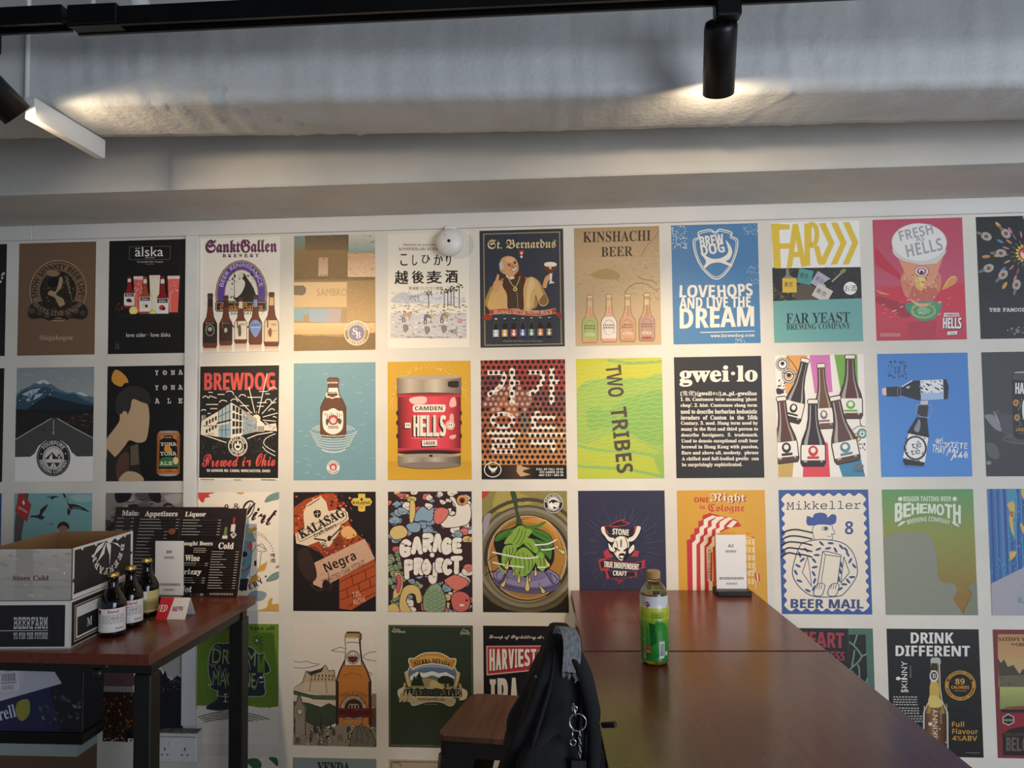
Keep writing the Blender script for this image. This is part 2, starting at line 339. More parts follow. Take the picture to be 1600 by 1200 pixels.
def ribbon(pts, w, closed=False):
    n = len(pts); L_, R_ = [], []
    for i in range(n):
        a = pts[i-1] if (i or closed) else pts[i]; b = pts[(i+1) % n] if (i < n-1 or closed) else pts[i]
        dx, dy = b[0]-a[0], b[1]-a[1]; l = math.hypot(dx, dy) or 1; nx, ny = -dy/l*w/2, dx/l*w/2
        L_.append((pts[i][0]+nx, pts[i][1]+ny)); R_.append((pts[i][0]-nx, pts[i][1]-ny))
    m = n if closed else n-1
    return [[L_[i], L_[(i+1) % n], R_[(i+1) % n], R_[i]] for i in range(m)]
def catmull(p, closed, k=5):
    n = len(p); out = []
    for i in range(n if closed else n-1):
        a, b, c, d = (p[(i-1) % n] if closed or i else p[0]), p[i], p[(i+1) % n], (p[(i+2) % n] if closed or i < n-2 else p[-1])
        for j in range(k):
            t = j/k; out.append(tuple(.5*(2*b[q]+(c[q]-a[q])*t+(2*a[q]-5*b[q]+4*c[q]-d[q])*t*t+(3*b[q]-a[q]-3*c[q]+d[q])*t**3) for q in (0, 1)))
    if not closed: out.append(p[-1])
    return out
def pr(p): return [(p[i], p[i+1]) for i in range(0, len(p), 2)]
def S(col, *p, line=None, w=4):
    q = catmull(pr(p), True); cur['ops'].append(('p', q, col))
    if line: cur['ops'].append(('m', ribbon(q, w, True), line))
def C(col, w, *p): cur['ops'].append(('m', ribbon(catmull(pr(p), True), w, True), col))
def K(col, w, *p): cur['ops'].append(('m', ribbon(catmull(pr(p), False), w), col))
def L(col, w, *p): 
    q = pr(p)
    cur['ops'].append(('m', [ribbon(q[i:i+2], w)[0] for i in range(len(q)-1)], col))
def O(cx, cy, rx, ry, w, col, a0=0, a1=360, rot=0, n=36):
    cur['ops'].append(('m', ribbon(ell(cx, cy, rx, ry, n, a0, a1, rot), w, a1-a0 >= 360), col))
def T(s, x0, y0, x1, y1, col, f='b', rot=0, sk=0):
    if f == 'x':                                                   # heavy: the bold letter laid down three times, a hair apart
        d = abs(y1-y0)*.022
        for k in (-1, 1): cur['ops'].append(('t', s, f, (x0+d+k*d, y0, x1-d+k*d, y1, rot, sk), col))
        x0, x1 = x0+d, x1-d
    cur['ops'].append(('t', s, f, (x0, y0, x1, y1, rot, sk), col))
def A(s, cx, cy, r, h, a0, a1, col, f='b', flip=0, ry=None): cur['ops'].append(('a', s, f, (cx, cy, r, h, a0, a1, flip, ry or r), col))
def W(x0, y0, x1, y1, n, col, seed=1, fill=.62, sk=0):              # rows of print too small to read
    rg = random.Random(seed); q = []; dy = (y1-y0)/n
    for i in range(n):
        y = y0+i*dy; x = x0
        while x < x1-2:
            w = min(rg.uniform(.03, .1)*(x1-x0)+4, x1-x); s = sk*(x-x0)
            q.append([(x, y+s), (x+w, y+s), (x+w, y+dy*fill+s), (x, y+dy*fill+s)]); x += w+dy*.35
    cur['ops'].append(('m', q, col))
def N(x0, y0, x1, y1, n, size, cols, seed=1, asp=1, rot=None):     # scattered specks or brush dabs
    rg = random.Random(seed)
    cols = cols.split()
    D = {c: [] for c in cols}
    seen = []
    for i in range(n):
        x, y = rg.uniform(x0, x1), rg.uniform(y0, y1); s = size*rg.uniform(.4, 1.2); a = rg.uniform(0, 360) if rot is None else rot+rg.uniform(-12, 12)
        r = s*.5*max(1, asp); k = rg.choice(cols)
        if any(k == k2 and abs(x-u) < r+r2 and abs(y-v) < r+r2 for u, v, r2, k2 in seen): continue
        seen.append((x, y, r, k)); D[k].append(ell(x, y, s*asp*.5, s*.5, 7, rot=a))
    for c, q in D.items(): cur['ops'].append(('m', q, c))
def M(col, *polys): cur['ops'].append(('m', [pr(p) for p in polys], col))
def DA(cx, cy, rx, ry, w, a0, a1, col, seed=1):                      # a curved row of print too small to read
    rg = random.Random(seed); a = a0; q = []
    while a < a1:
        b = min(a1, a+rg.uniform(3, 9)*(120/rx)); q += ribbon(ell(cx, cy, rx, ry, 3, a, b), w); a = b+1.6*(120/rx)
    cur['ops'].append(('m', q, col))
BP = {'long': [(.30, 0), (.34, .012), (.34, .05), (.28, .06), (.30, .09), (.34, .30), (.50, .44), (.98, .56), (1, .62), (1, .96), (.92, 1)],
      'stub': [(.36, 0), (.42, .015), (.42, .06), (.36, .075), (.38, .16), (.46, .28), (.80, .40), (1, .50), (1, .95), (.92, 1)],
      'wine': [(.34, 0), (.40, .01), (.40, .05), (.33, .06), (.36, .28), (.50, .44), (.88, .62), (1, .72), (1, .96), (.92, 1)]}
def Bt(cx, y0, y1, w, glass, kind='long', lab=None, lcol='eee', cap='bbb', neck=None, edge=None, shine=None, rot=0, neckr=(.12, .24)):
    P = BP[kind]; H = y1-y0; cy = (y0+y1)/2; cr, sr = math.cos(math.radians(rot)), math.sin(math.radians(rot))
    def wid(t):
        for (a, ta), (b, tb) in zip(P, P[1:]):
            if ta <= t <= tb: return a+(b-a)*(t-ta)/(tb-ta or 1)
        return P[-1][0]
    def tf(p): return [(cx+(x-cx)*cr-(y-cy)*sr, cy+(x-cx)*sr+(y-cy)*cr) for x, y in p]
    def band(t0, t1, k=1., l=-1, r=1):
        ts = [t0+(t1-t0)*i/8 for i in range(9)]
        return tf([(cx+r*k*w/2*wid(t), y0+H*t) for t in ts]+[(cx+l*k*w/2*wid(t), y0+H*t) for t in reversed(ts)])
    sil = [(cx+w/2*a, y0+H*t) for a, t in P]+[(cx-w/2*a, y0+H*t) for a, t in reversed(P)]
    if edge: cur['ops'].append(('m', ribbon(tf(sil), w*.09, True), edge))
    cur['ops'].append(('p', tf(sil), glass))
    if shine:
        cur['ops'].append(('p', band(.08, .95, 1, -.82, -.5), shine)); cur['ops'].append(('p', band(.08, .95, 1, .62, .8), shine))
    if neck: cur['ops'].append(('p', band(neckr[0], neckr[1]), neck))
    cur['ops'].append(('p', band(0, .055, 1.05), cap))
    if lab: cur['ops'].append(('p', band(lab[0], lab[1]), lcol))
    return tf

# ---- letters: outlines of Blender's built-in font (its own fallback faces give serif, blackletter, script and CJK)
SANSB = (0x1D5D4, 0x1D5EE, 0x1D7EC)
FONTS = {'n': (0, None), 'b': (0, SANSB), 'x': (0, SANSB), 'S': (0, (0x1D400, 0x1D41A, 0x1D7CE)), 'Z': (.02, (0x1D400, 0x1D41A, 0x1D7CE)), 'F': (0, (0x1D56C, 0x1D586, 0x1D7CE)),
         'C': (.012, (0x1D4D0, 0x1D4EA, 0x1D7CE)), 'I': (0, (0x1D468, 0x1D482, 0x1D7CE)), 'M': (0, (0x1D670, 0x1D68A, 0x1D7F6)), 'B': (0, (0x1D5D4, 0x1D5EE, 0x1D7EC)), 'Y': (.016, (0x1D670, 0x1D68A, 0x1D7F6))}
GL = {}
def mapch(ch, f):
    m = FONTS[f][1]
    if m:
        if 'A' <= ch <= 'Z': return chr(m[0]+ord(ch)-65)
        if 'a' <= ch <= 'z': return chr(m[1]+ord(ch)-97)
        if '0' <= ch <= '9': return chr(m[2]+ord(ch)-48)
    return ch
def goff(ch, f): return FONTS[f][0] if ord(ch) < 0x250 else 0
def load_glyphs():
    need = {}
    for p in POSTERS:
        for o in p['ops']:
            if o[0] in 'ta':
                for ch in o[1]:
                    if ch != ' ': need.setdefault(goff(ch, o[2]), set()).add(mapch(ch, o[2]))
    for off, chars in need.items():
        chars = sorted(chars)
        c = bpy.data.curves.new('lettering', 'FONT'); c.resolution_u = 3; c.offset = off
        c.body = '\n'.join(x+'|' for x in chars)
        for i in range(len(c.body)): c.body_format[i].material_index = i
        c.materials.append(None); c.materials.append(None)
        o = bpy.data.objects.new('lettering', c); COL.objects.link(o)
        me = bpy.data.meshes.new_from_object(o.evaluated_get(bpy.context.evaluated_depsgraph_get()))
        D = {}
        for pl in me.polygons: D.setdefault(pl.material_index, []).append([me.vertices[i].co for i in pl.vertices])
        for i, ch in enumerate(chars):
            ps = D.get(3*i, []); bar = D.get(3*i+1, [])
            y = -i*1.0
            ps = [[(v[0], v[1]-y) for v in q] for q in ps]
            bx = min((v[0] for q in bar for v in q), default=.7)-.087+off
            GL[(off, ch)] = (ps, bx)
        bpy.data.objects.remove(o); bpy.data.curves.remove(c); bpy.data.meshes.remove(me)

def layout(s, f):
    x = 0; out = []
    for ch in s:
        if ch == ' ': x += .3; continue
        ps, adv = GL[(goff(ch, f), mapch(ch, f))]
        out.append((x, adv, ps)); x += adv
    return out, x

def clip(poly, w, h):
    for ax, lim, sg in ((0, 0, 1), (0, w, -1), (1, 0, 1), (1, h, -1)):
        if all((p[ax]-lim)*sg >= 0 for p in poly): continue
        res = []
        for i, p in enumerate(poly):
            q = poly[i-1]; a, b = (q[ax]-lim)*sg, (p[ax]-lim)*sg
            if (a >= 0) != (b >= 0):
                t = a/(a-b); res.append(tuple(q[k]+(p[k]-q[k])*t for k in range(len(p))))
            if b >= 0: res.append(p)
        poly = res
        if len(poly) < 3: return []
    return poly

LAYER = 3e-5
def print_faces(p, thick=.0005):
    """faces of the sheet: list of (verts uvz, rgb per corner)"""
    w, h = p['w'], p['h']; Hm = p['H']; F = []
    def uv(x, y):
        d = Hm[6]*x+Hm[7]*y+1
        return ((Hm[0]*x+Hm[1]*y+Hm[2])/d, (Hm[3]*x+Hm[4]*y+Hm[5])/d)
    bg = p['bg'] if isinstance(p['bg'], (list, tuple)) else [p['bg']]*2
    a, b = lin(bg[0]), lin(bg[-1])
    F.append(([(0, 0, thick), (w, 0, thick), (w, h, thick), (0, h, thick)], [a, a, b, b]))
    edge = lin('ddd')
    for (x0, y0), (x1, y1) in (((0, 0), (w, 0)), ((w, 0), (w, h)), ((w, h), (0, h)), ((0, h), (0, 0))):
        F.append(([(x0, y0, 0), (x1, y1, 0), (x1, y1, thick), (x0, y0, thick)], [edge]*4))
    F.append(([(0, h, 0), (w, h, 0), (w, 0, 0), (0, 0, 0)], [edge]*4))
    z = thick
    for o in p['ops']:
        z += min(LAYER, .0012/len(p['ops'])); k = o[0]; polys = []
        if k == 'p': polys = [(o[1], lin(o[2]))]
        elif k == 'm': polys = [(q, lin(o[2])) for q in o[1]]
        elif k == 'g':
            q = [uv(x, y)+lin(c) for (x, y), c in zip(o[1], o[2])]; q = clip(q, w, h)
            if q: F.append(([(v[0], v[1], z) for v in q], [v[2:] for v in q]))
            continue
        elif k == 't':
            x0, y0, x1, y1, rot, sk = o[3]; lay, tot = layout(o[1], o[2]); c = lin(o[4])
            xs = [x+v[0] for x, _, ps in lay for q in ps for v in q]; ys = [v[1] for _, _, ps in lay for q in ps for v in q]
            bx0, bx1, by0, by1 = min(xs), max(xs), min(ys), max(ys); cx, cy = (x0+x1)/2, (y0+y1)/2
            cr, sr = math.cos(math.radians(rot)), math.sin(math.radians(rot))
            for x, _, ps in lay:
                for q in ps:
                    t = []
                    for v in q:
                        X = x0+(x+v[0]-bx0)/(bx1-bx0)*(x1-x0); Y = y1-(v[1]-by0)/(by1-by0)*(y1-y0)+sk*(X-x0)
                        t.append((cx+(X-cx)*cr-(Y-cy)*sr, cy+(X-cx)*sr+(Y-cy)*cr))
                    polys.append((t, c))
        elif k == 'a':
            cx, cy, r, hh, a0, a1, flip, ry = o[3]; lay, tot = layout(o[1], o[2]); c = lin(o[4]); sc = hh/.7
            for x, adv, ps in lay:
                aa = math.radians(a0+(a1-a0)*(x+adv/2)/tot)
                arc = abs(math.radians(a1-a0))*r*adv/tot; sx = min(sc*1.15, arc/adv)
                for q in ps:
                    t = []
                    for v in q:
                        lx = (v[0]-adv/2)*sx; ly = v[1]*sc
                        rr = (r+ly, ry+ly) if not flip else (r-ly, ry-ly)
                        da = lx/r if not flip else -lx/r
                        ang = aa+da
                        t.append((cx+rr[0]*math.sin(ang), cy-rr[1]*math.cos(ang)))
                    polys.append((t, c))
        zb = z
        for iq, (q, c) in enumerate(polys):
            z = zb+(iq % 4)*2e-6
            q = clip([uv(x, y) for x, y in q], w, h)
            if len(q) < 3: continue
            if len(q) <= 4 and k != 'p': F.append(([(v[0], v[1], z) for v in q], [c]*len(q)))
            else:
                for t in tessellate_polygon([[Vector((v[0], v[1], 0)) for v in q]]):
                    F.append(([(q[i][0], q[i][1], z) for i in t], [c]*3))
        z = zb
    return F

def faces_to_mesh(name, F, frame):
    """frame maps (u right, v down, z out) to object space"""
    V, I, Cc = [], [], []
    for vs, cs in F:
        ar = sum(vs[i-1][0]*vs[i][1]-vs[i][0]*vs[i-1][1] for i in range(len(vs)))
        if ar < 0 and abs(vs[0][2]-vs[-1][2]) < 1e-9 and abs(vs[0][2]-vs[1][2]) < 1e-9 and vs[0][2] > 0: vs, cs = vs[::-1], cs[::-1]
        b = len(V); V += [frame(*v) for v in vs]; I.append(list(range(b, b+len(vs)))); Cc += cs
    me = bpy.data.meshes.new(name); me.from_pydata(V, [], I)
    at = me.color_attributes.new('ink', 'FLOAT_COLOR', 'CORNER')
    at.data.foreach_set('color', [x for c in Cc for x in (c[0], c[1], c[2], 1.)])
    me.update(); return me

def wrap_cells(F, du, dv):
    """cuts printed faces into small cells so that they can follow a curved surface"""
    out = []
    for v, c in F:
        zs = [q[2] for q in v]
        if max(zs)-min(zs) > 1e-4 or zs[0] < 1e-5: continue                # edges and back of the sheet
        flat = [tuple(q)+tuple(cc) for q, cc in zip(v, c)]
        parts = [flat]
        for ax, step in ((0, du), (1, dv)):
            nxt = []
            for p in parts:
                lo, hi = min(q[ax] for q in p), max(q[ax] for q in p)
                for k in range(int(math.floor(lo/step)), int(math.floor((hi-1e-9)/step))+1):
                    w = [p_ for p_ in p]
                    for lim, sg in ((k*step, 1), ((k+1)*step, -1)):
                        res = []
                        for i, q in enumerate(w):
                            r = w[i-1]; a, b = (r[ax]-lim)*sg, (q[ax]-lim)*sg
                            if (a >= 0) != (b >= 0): t = a/(a-b); res.append(tuple(r[j]+(q[j]-r[j])*t for j in range(len(q))))
                            if b >= 0: res.append(q)
                        w = res
                        if len(w) < 3: break
                    if len(w) >= 3: nxt.append(w)
            parts = nxt
        out += [([q[:3] for q in p], [q[3:] for q in p]) for p in parts]
    return out
# ---------------------------------------------------------------- top row of prints
poster(0, 1, (-590,118, 60,103, 48,1050, -602,1064), '161616', 'black poster cut off by the left edge of the picture, top row, with pale dots')
for x, y in ((22,365),(20,392),(8,424),(34,352)): E(x, y, 10, 11, 'c8c4bc')

poster(1, 1, (150,105, 805,92, 803,1033, 140,1045), '7a5d46', 'brown poster with a round dark monkey emblem and faint cream script below')
O(485,500,240,252,5,'c9b08c'); E(485,500,236,247,'8a6b50'); O(485,500,232,243,6,'2a241e'); E(485,500,168,178,'2c261f'); O(485,500,160,170,4,'c0a480')
A('SNOW MONKEY BEER LIVE!!', 485,500, 180, 44, -108, 112, '241d18', 'b')
N(360,370,620,640,90,11,'8a6e52 6b5540 1c1814 a08462',3)
for i in range(9): L('b59a76', 4, 540+i*9, 380+i*26, 575+i*4, 405+i*24, 545+i*9, 425+i*22)
S('3a3028', 390,380, 440,350, 500,370, 520,430, 500,480, 430,490, 385,440); S('17120e', 400,400, 470,385, 490,440, 440,475, 400,450)
S('9a7d5e', 385,345, 430,325, 500,350, 470,380, 410,375); S('b4977086'[:6], 500,390, 525,400, 515,470, 470,530, 530,570, 550,640, 500,630, 460,560, 400,530, 420,500, 470,500)
S('2b241d', 230,690, 260,610, 340,590, 430,600, 490,640, 560,610, 660,590, 730,640, 740,700, 700,740, 600,730, 560,745, 490,720, 420,750, 350,730, 260,735)
for i, x in enumerate((265,330,395,455,520,580,640,700)): E(x, 668+(i%3)*18, 33, 30, '4a3d31' if i % 2 else '57483a'); O(x, 668+(i%3)*18, 30, 27, 5, '1d1813')
A('BEERS LIVE SNOW', 485, 420, 290, 40, 228, 132, '8f7557', 'b', 1)
T('Shigakogen', 333,870, 617,925, 'b9a78f', 'S')

poster(2, 1, (915,87, 1558,78, 1552,1027, 908,1033), '171615', 'black poster with three cider bottles and tall pink and pale glasses')
L('777', 3, 1080,137, 1418,137, 1412,248, 1080,245, 1080,137)
T('älska', 1127,140, 1358,220, 'f4f2ee', 'n'); W(1210,226,1290,240,1,'aaa',2); T('The Swedish Cider Company', 1142,258, 1358,276, 'ddd', 'n'); W(1212,282,1285,290,1,'888',3)
for i, (x, w, t, c, c2) in enumerate(((1155,78,385,'e0605a','f0a090'), (1290,88,378,'ece6cc','d8d4b4'), (1445,100,385,'ea6a5e','f5b0a0'))):
    G(c, x-w/2,t, x+w/2,t, x+w/2-14,690, x-w/2+14,690); R(x-w/2,t,x+w/2,t+26,'f2dcd0'); N(x-w/2+6,t+30,x+w/2-10,t+150,34,9,c2+' fff0e8',i); G(c2, x-w/2+16,520, x-w/2+24,520, x-w/2+28,680, x-w/2+22,680)
E(1445,728,46,22,'e8dcd4'); E(1445,722,34,12,'b08880')
for x, w, t, b, g, f in ((1082,86,372,650,'8e2024','6a1a1a'), (1212,92,372,705,'a84a2a','e8d8a0'), (1355,100,368,735,'8f1c26','c0392f')):
    Bt(x, t, b, w, g, 'long', (.56,.93), 'efe9e4', '181818', 'e8e4e0', neckr=(.12,.22)); H = b-t
    R(x-w*.42, t+H*.57, x+w*.42, t+H*.66, '1c1a1c'); T('älska', x-w*.3, t+H*.58, x+w*.3, t+H*.645, 'eee', 'n'); E(x-4, t+H*.77, w*.24, H*.06, f); E(x+12, t+H*.79, w*.12, H*.04, '3a1a22')
E(1118,672,36,36,'f0d24a'); E(1118,672,28,28,'f7e9a0'); E(1275,702,30,34,'b8c04a'); E(1277,702,22,26,'e6ea9c'); E(1290,725,18,20,'b02a3a')
N(980,600,1050,672,16,12,'a02838 7a1c28 c84a54',5); N(960,640,1040,670,6,10,'3a5a30',6); R(1000,700,1500,760,'201e1e','171615')
T('love cider · love älska', 1060,858, 1422,892, 'e8e6e2', 'n'); T('ä', 968,930, 1008,992, '55524f', 'n')

poster(3, 1, (72,96, 742,84, 740,1050, 72,1058), 'f0ebdf', 'white poster with blackletter heading, violet oval emblem and five brown beer bottles')
T('SanktGallen', 112,108, 716,222, '3a2a48', 'F'); T('SanktGallen', 116,104, 712,214, '6a2f57', 'F'); T('SanktGallen', 122,108, 718,218, '6a2f57', 'F')
for i, ch in enumerate('BREWERY'): T(ch, 258+i*46,230, 288+i*46,258, '1f1c20', 'Z')
E(418,570,218,288,'7a4a34'); E(418,570,210,280,'d8b48c'); E(418,570,204,274,'5c4698'); E(418,575,142,212,'d8b48c'); E(418,575,134,204,'e6e2d8')
A('BEER RENAISSANCE', 418,570, 158, 34, -76, 76, 'd8d0e6', 'n', 0, 232)
N(300,400,540,640,60,16,'2a2624 3a3634 b8b4ac',8,1.8); S('211d1c', 390,400, 440,395, 470,440, 520,520, 540,620, 420,640, 350,600, 370,520, 400,470); S('e8e2d6', 380,470, 420,440, 450,480, 420,560, 370,600, 350,560); E(412,412,24,28,'d8d0c4'); L('2a2624', 5, 355,360, 362,600)
G('2b211f', 200,640, 215,628, 620,628, 634,640, 634,705, 620,716, 215,716, 200,705); L('d8c8a0', 4, 210,640, 625,640, 625,705, 210,705, 210,640); T('Sankt Gallen', 240,645, 600,705, 'd08848', 'F')
G('f0ebdf', 232,716, 600,716, 540,860, 300,860); T('BREWERY', 330,722, 510,742, '222', 'S'); O(418,800,88,60,14,'5c4698', 90, 270)
for i, (x, w, t, b, lc) in enumerate(((158,112,566,1015,'2c2624'), (290,102,585,995,'3a2a26'), (415,100,598,980,'e6dcc4'), (538,104,580,990,'6f8fc4'), (672,116,560,1005,'e2c8a0'))):
    Bt(x, t, b, w, '6e3822', 'long', (.52,.92) if i != 3 else None, lc, '4a3a30', ('2c2624','4a2a24','e6dcc4','8aa0cc','e8c078')[i], neckr=(.09,.24), edge='4a2216'); H = b-t
    R(x-w*.32, t+H*.5, x-w*.22, t+H*.52+60, '8a5236')
    if i == 0: O(x,t+H*.68,34,46,5,'b8b0a0'); E(x,t+H*.66,18,18,'b8b0a0'); W(x-34,t+H*.54,x+34,t+H*.56,1,'b8a890',4)
    if i == 1: E(x,t+H*.7,14,20,'c8bca8'); W(x-32,t+H*.55,x+32,t+H*.57,1,'a89888',5)
    if i == 2: S('5a5a44', x-20,t+H*.62, x,t+H*.62, x+4,t+H*.82, x-18,t+H*.84); W(x-5,t+H*.57,x+40,t+H*.62,2,'6a6050',6)
    if i == 3: S('7a9ad0', x-48,t+H*.6, x,t+H*.5, x+48,t+H*.6, x+40,t+H*.72, x,t+H*.86, x-40,t+H*.72); W(x-38,t+H*.59,x+38,t+H*.64,1,'3a4a80',7); L('dde4f0',4,x-40,t+H*.66,x+40,t+H*.66)
    if i == 4: S('8a5a3a', x-30,t+H*.74, x-6,t+H*.66, x+4,t+H*.76, x-10,t+H*.84); W(x,t+H*.58,x+44,t+H*.63,2,'7a5a3a',8); W(x-4,t+H*.71,x+46,t+H*.73,1,'7a5a3a',9)
    R(x-w*.5, b+4, x+w*.5, 1056, 'c8ab97', 'e9dfd0')

poster(4, 1, (843,84, 1520,72, 1530,1030, 850,1042), 'b39366', 'crumpled metallic gold and bronze poster with pale blue patches and round seal')
R(840,70,1300,205,'6a5a46','8a6e48'); R(840,80,935,205,'7f9ea0','8a8468'); R(1300,70,1530,225,'dcd2bc','8fa8a4'); R(840,205,1295,440,'a08052','7c6440'); R(1295,230,1530,430,'d8ac84','e8c6a0'); R(1050,265,1130,420,'cfa684','d8b494')
R(840,430,1530,470,'6e5836','a08050'); R(840,470,1530,680,'e0c090','dcb884'); R(1290,460,1530,800,'a88858','c6a26c'); G('7a6a50', 845,498, 925,498, 948,520, 945,560, 920,580, 845,576)
G('8fb0b4', 845,680, 975,690, 975,740, 930,745, 925,792, 845,784); G('9fb0bc', 975,690, 1130,688, 1120,806, 975,800); G('b8a8a4', 1130,688, 1250,690, 1240,806, 1120,806)
R(840,810,1530,905,'e6c690','d8b078'); G('8a6c40', 845,905, 980,920, 1080,915, 1240,925, 1530,890, 1530,1040, 845,1045)
T('SAMBROOKS', 1040,525, 1420,585, 'b89468', 'n'); N(1290,480,1525,900,120,5,'93754a 8a6c42 d8bc88',11,2.2,90); N(850,80,1525,460,110,7,'93754c a88860 9a7e54',12,4,0); N(850,900,1525,1030,90,7,'806438 96784a',13,3,0); N(1300,230,1525,430,60,7,'f0dcc0 c89c74',14,2,0)
E(1374,893,104,104,'f2ead8'); E(1374,893,98,98,'a88c5c'); O(1374,893,70,70,5,'f2ead8'); E(1374,893,62,62,'8a80a4'); A('SAMBROOKS', 1374,893, 76, 20, -75, 75, 'f2ead8', 'b'); A('BREWERY', 1374,893, 96, 20, 235, 125, 'f2ead8', 'b', 1); T('S', 1340,852,1380,905,'f4eee0','S'); T('B', 1368,884,1408,936,'f4eee0','S')

poster(5, 1, (78,92, 765,72, 772,1040, 80,1055), 'efe8da', 'white poster with black brush characters above a watercolour of rice paddy planters')
L('d9cfbd', 3, 84,98, 764,78, 770,1036, 84,1050, 84,98)
T('PREMIUM JAPANESE INDIA', 212,178, 620,198, '7a4a3c', 'S'); T('KOSHIHIKARI ECHIGO BEER', 176,208, 640,232, '7a4a3c', 'S')
for ch, x0, y0, x1, y1 in (('こ',188,262,248,360), ('し',288,270,330,358), ('ひ',365,270,440,340), ('か',468,268,545,355), ('り',570,262,612,360)): T(ch, x0,y0,x1,y1,'1d1815','x')
for ch, x0, y0, x1, y1 in (('越',140,402,248,512), ('後',283,402,380,505), ('麦',405,402,530,505), ('酒',562,395,662,500)): T(ch, x0,y0,x1,y1,'221a16','n'); T(ch, x0+4,y0+3,x1+4,y1+3,'221a16','n'); T(ch, x0+7,y0,x1+7,y1,'221a16','n')
T('新潟産コシヒカリ使用', 260,532, 540,560, '4a443c', 'n')
S('c4c6cc', 110,640, 200,580, 300,600, 420,575, 500,620, 560,640, 480,670, 300,670, 140,670); S('dcdce0', 300,640, 460,590, 620,610, 740,650, 600,680)
N(120,580,720,680,70,16,'b4b8c4 d8d8dc c8ccd0',21,2,0); N(110,680,740,750,120,9,'5a5a44 8f8c5a b8b088 a8a470',22,3.2,0)
for x, y, h in ((555,570,140),(585,560,140),(612,555,140),(635,545,150),(680,525,185),(425,590,120)):
    L('4a443a', 6, x,y, x,y+h); N(x-32,y-20,x+32,y+22,26,10,'2f3a2c 4a5640 3c4838',int(x),1.4)
N(265,605,340,650,20,10,'5c5a40 4a4a38',31)
R(105,752,740,960,'d2d0d6','cfcac8'); N(105,750,740,960,190,12,'b4b4c0 e8e2dc c4c0c8 a8a4ac 8f8c90 efe8da',23,2.6,0)
for x, y, c in ((235,775,'c8a484'), (415,790,'6a7484'), (555,780,'a08a70')):
    S(c, x-30,y+4, x-20,y-22, x+4,y-26, x+28,y-14, x+34,y+4, x+20,y+8, x,y-2, x-14,y+22, x-28,y+24); S('cba868', x+20,y-20, x+36,y-26, x+50,y-8, x+36,y-2, x+22,y-6); L('4a4440', 8, x-24,y+14, x-30,y+36, x-24,y+58); L('4a4440', 8, x-14,y+16, x-8,y+36, x-12,y+56); L('8a6a50', 5, x+26,y+2, x+30,y+26, x+24,y+40); S('8a8684', x-26,y+80, x+10,y+75, x+22,y+110, x-10,y+140)
R(668,798,698,832,'c8604a'); W(672,802,694,828,3,'efe0d4',3); L('3a3430',4,660,860,660,945); L('3a3430',4,610,900,632,918); T('NET CONTENTS 330ML (11 FL.OZ.)', 240,945, 565,962, '5a5048', 'n'); T('刈', 610,880,650,925,'3a3430','n')

poster(6, 1, (853,77, 1535,56, 1552,1027, 865,1040), '343843', 'navy poster of a smiling monk in tan robes raising a goblet above small bottles')
rg = random.Random(5)
for i in range(46):
    f = i/45; M('b49a66', (885+615*f,104-19*f, 893+615*f,98-19*f, 901+615*f,104-19*f, 893+615*f,110-19*f), (898+625*f,1020-13*f, 906+625*f,1014-13*f, 914+625*f,1020-13*f, 906+625*f,1026-13*f))
for i in range(66):
    f = i/65; M('b49a66', (880+14*f,110+905*f, 887+14*f,103+905*f, 894+14*f,110+905*f, 887+14*f,117+905*f), (1499+18*f,92+905*f, 1506+18*f,85+905*f, 1513+18*f,92+905*f, 1506+18*f,99+905*f))
T('St. Bernardus', 920,150, 1476,228, 'e8cf9a', 'F', 0, -.02)
G('c8402e', 1176,238, 1216,238, 1212,272, 1196,282, 1180,272); E(1196,260,8,10,'eee'); G('e8e0d0', 1196,278, 1208,290, 1196,304, 1184,290)
S('b08a4e', 925,715, 935,560, 980,520, 1040,470, 1120,450, 1240,460, 1330,480, 1400,600, 1420,660, 1390,690, 1340,680, 1310,610, 1300,715); G('b08a4e', 922,600, 960,590, 1310,640, 1312,716, 925,726)
S('d9b070', 930,715, 945,600, 1000,520, 1050,500, 1080,600, 1085,715); S('d9b070', 1215,715, 1220,520, 1270,455, 1330,490, 1370,590, 1415,640, 1400,690, 1350,690, 1310,600, 1290,715)
S('e6c48c', 1240,700, 1246,540, 1280,470, 1310,520, 1270,600, 1268,700); S('8f6a38', 1340,660, 1380,600, 1412,640, 1402,678, 1370,690)
S('5c2c20', 1040,520, 1070,440, 1110,470, 1100,560, 1115,715, 1085,715, 1078,600); S('5c2c20', 1140,470, 1180,415, 1230,470, 1212,560, 1216,715, 1180,715, 1190,560)
G('4a3b2c', 1075,460, 1150,470, 1195,450, 1200,560, 1190,715, 1110,715, 1098,560); L('d8b86a', 6, 1090,470, 1120,520, 1145,545, 1170,500, 1185,450); E(1146,558,17,17,'e8c870'); E(1146,558,8,8,'4a3b2c'); L('c8a45c',3,1160,580,1168,710)
S('d9a071', 1020,340, 1040,300, 1090,284, 1140,300, 1168,345, 1172,400, 1140,440, 1110,458, 1070,440, 1035,420, 1022,390); S('c9c4bc', 1016,345, 1040,335, 1050,390, 1040,420, 1022,400); S('e6b487', 1060,310, 1110,296, 1140,320, 1100,340)
S('8f5a3a', 1076,352, 1096,344, 1110,350, 1094,356); S('8f5a3a', 1126,335, 1146,325, 1158,335, 1140,340); E(1098,362,9,6,'2a1a14'); E(1142,345,9,6,'2a1a14'); S('c07a52', 1118,350, 1136,372, 1126,382, 1110,375); S('f4ece0', 1112,392, 1140,386, 1160,368, 1158,392, 1130,408); C('7a3a28', 4, 1112,392, 1140,386, 1160,368, 1158,392, 1130,408); E(1043,408,13,17,'cf9468')
G('e8dcc8', 1072,440, 1100,460, 1132,452, 1140,470, 1110,478, 1070,455)
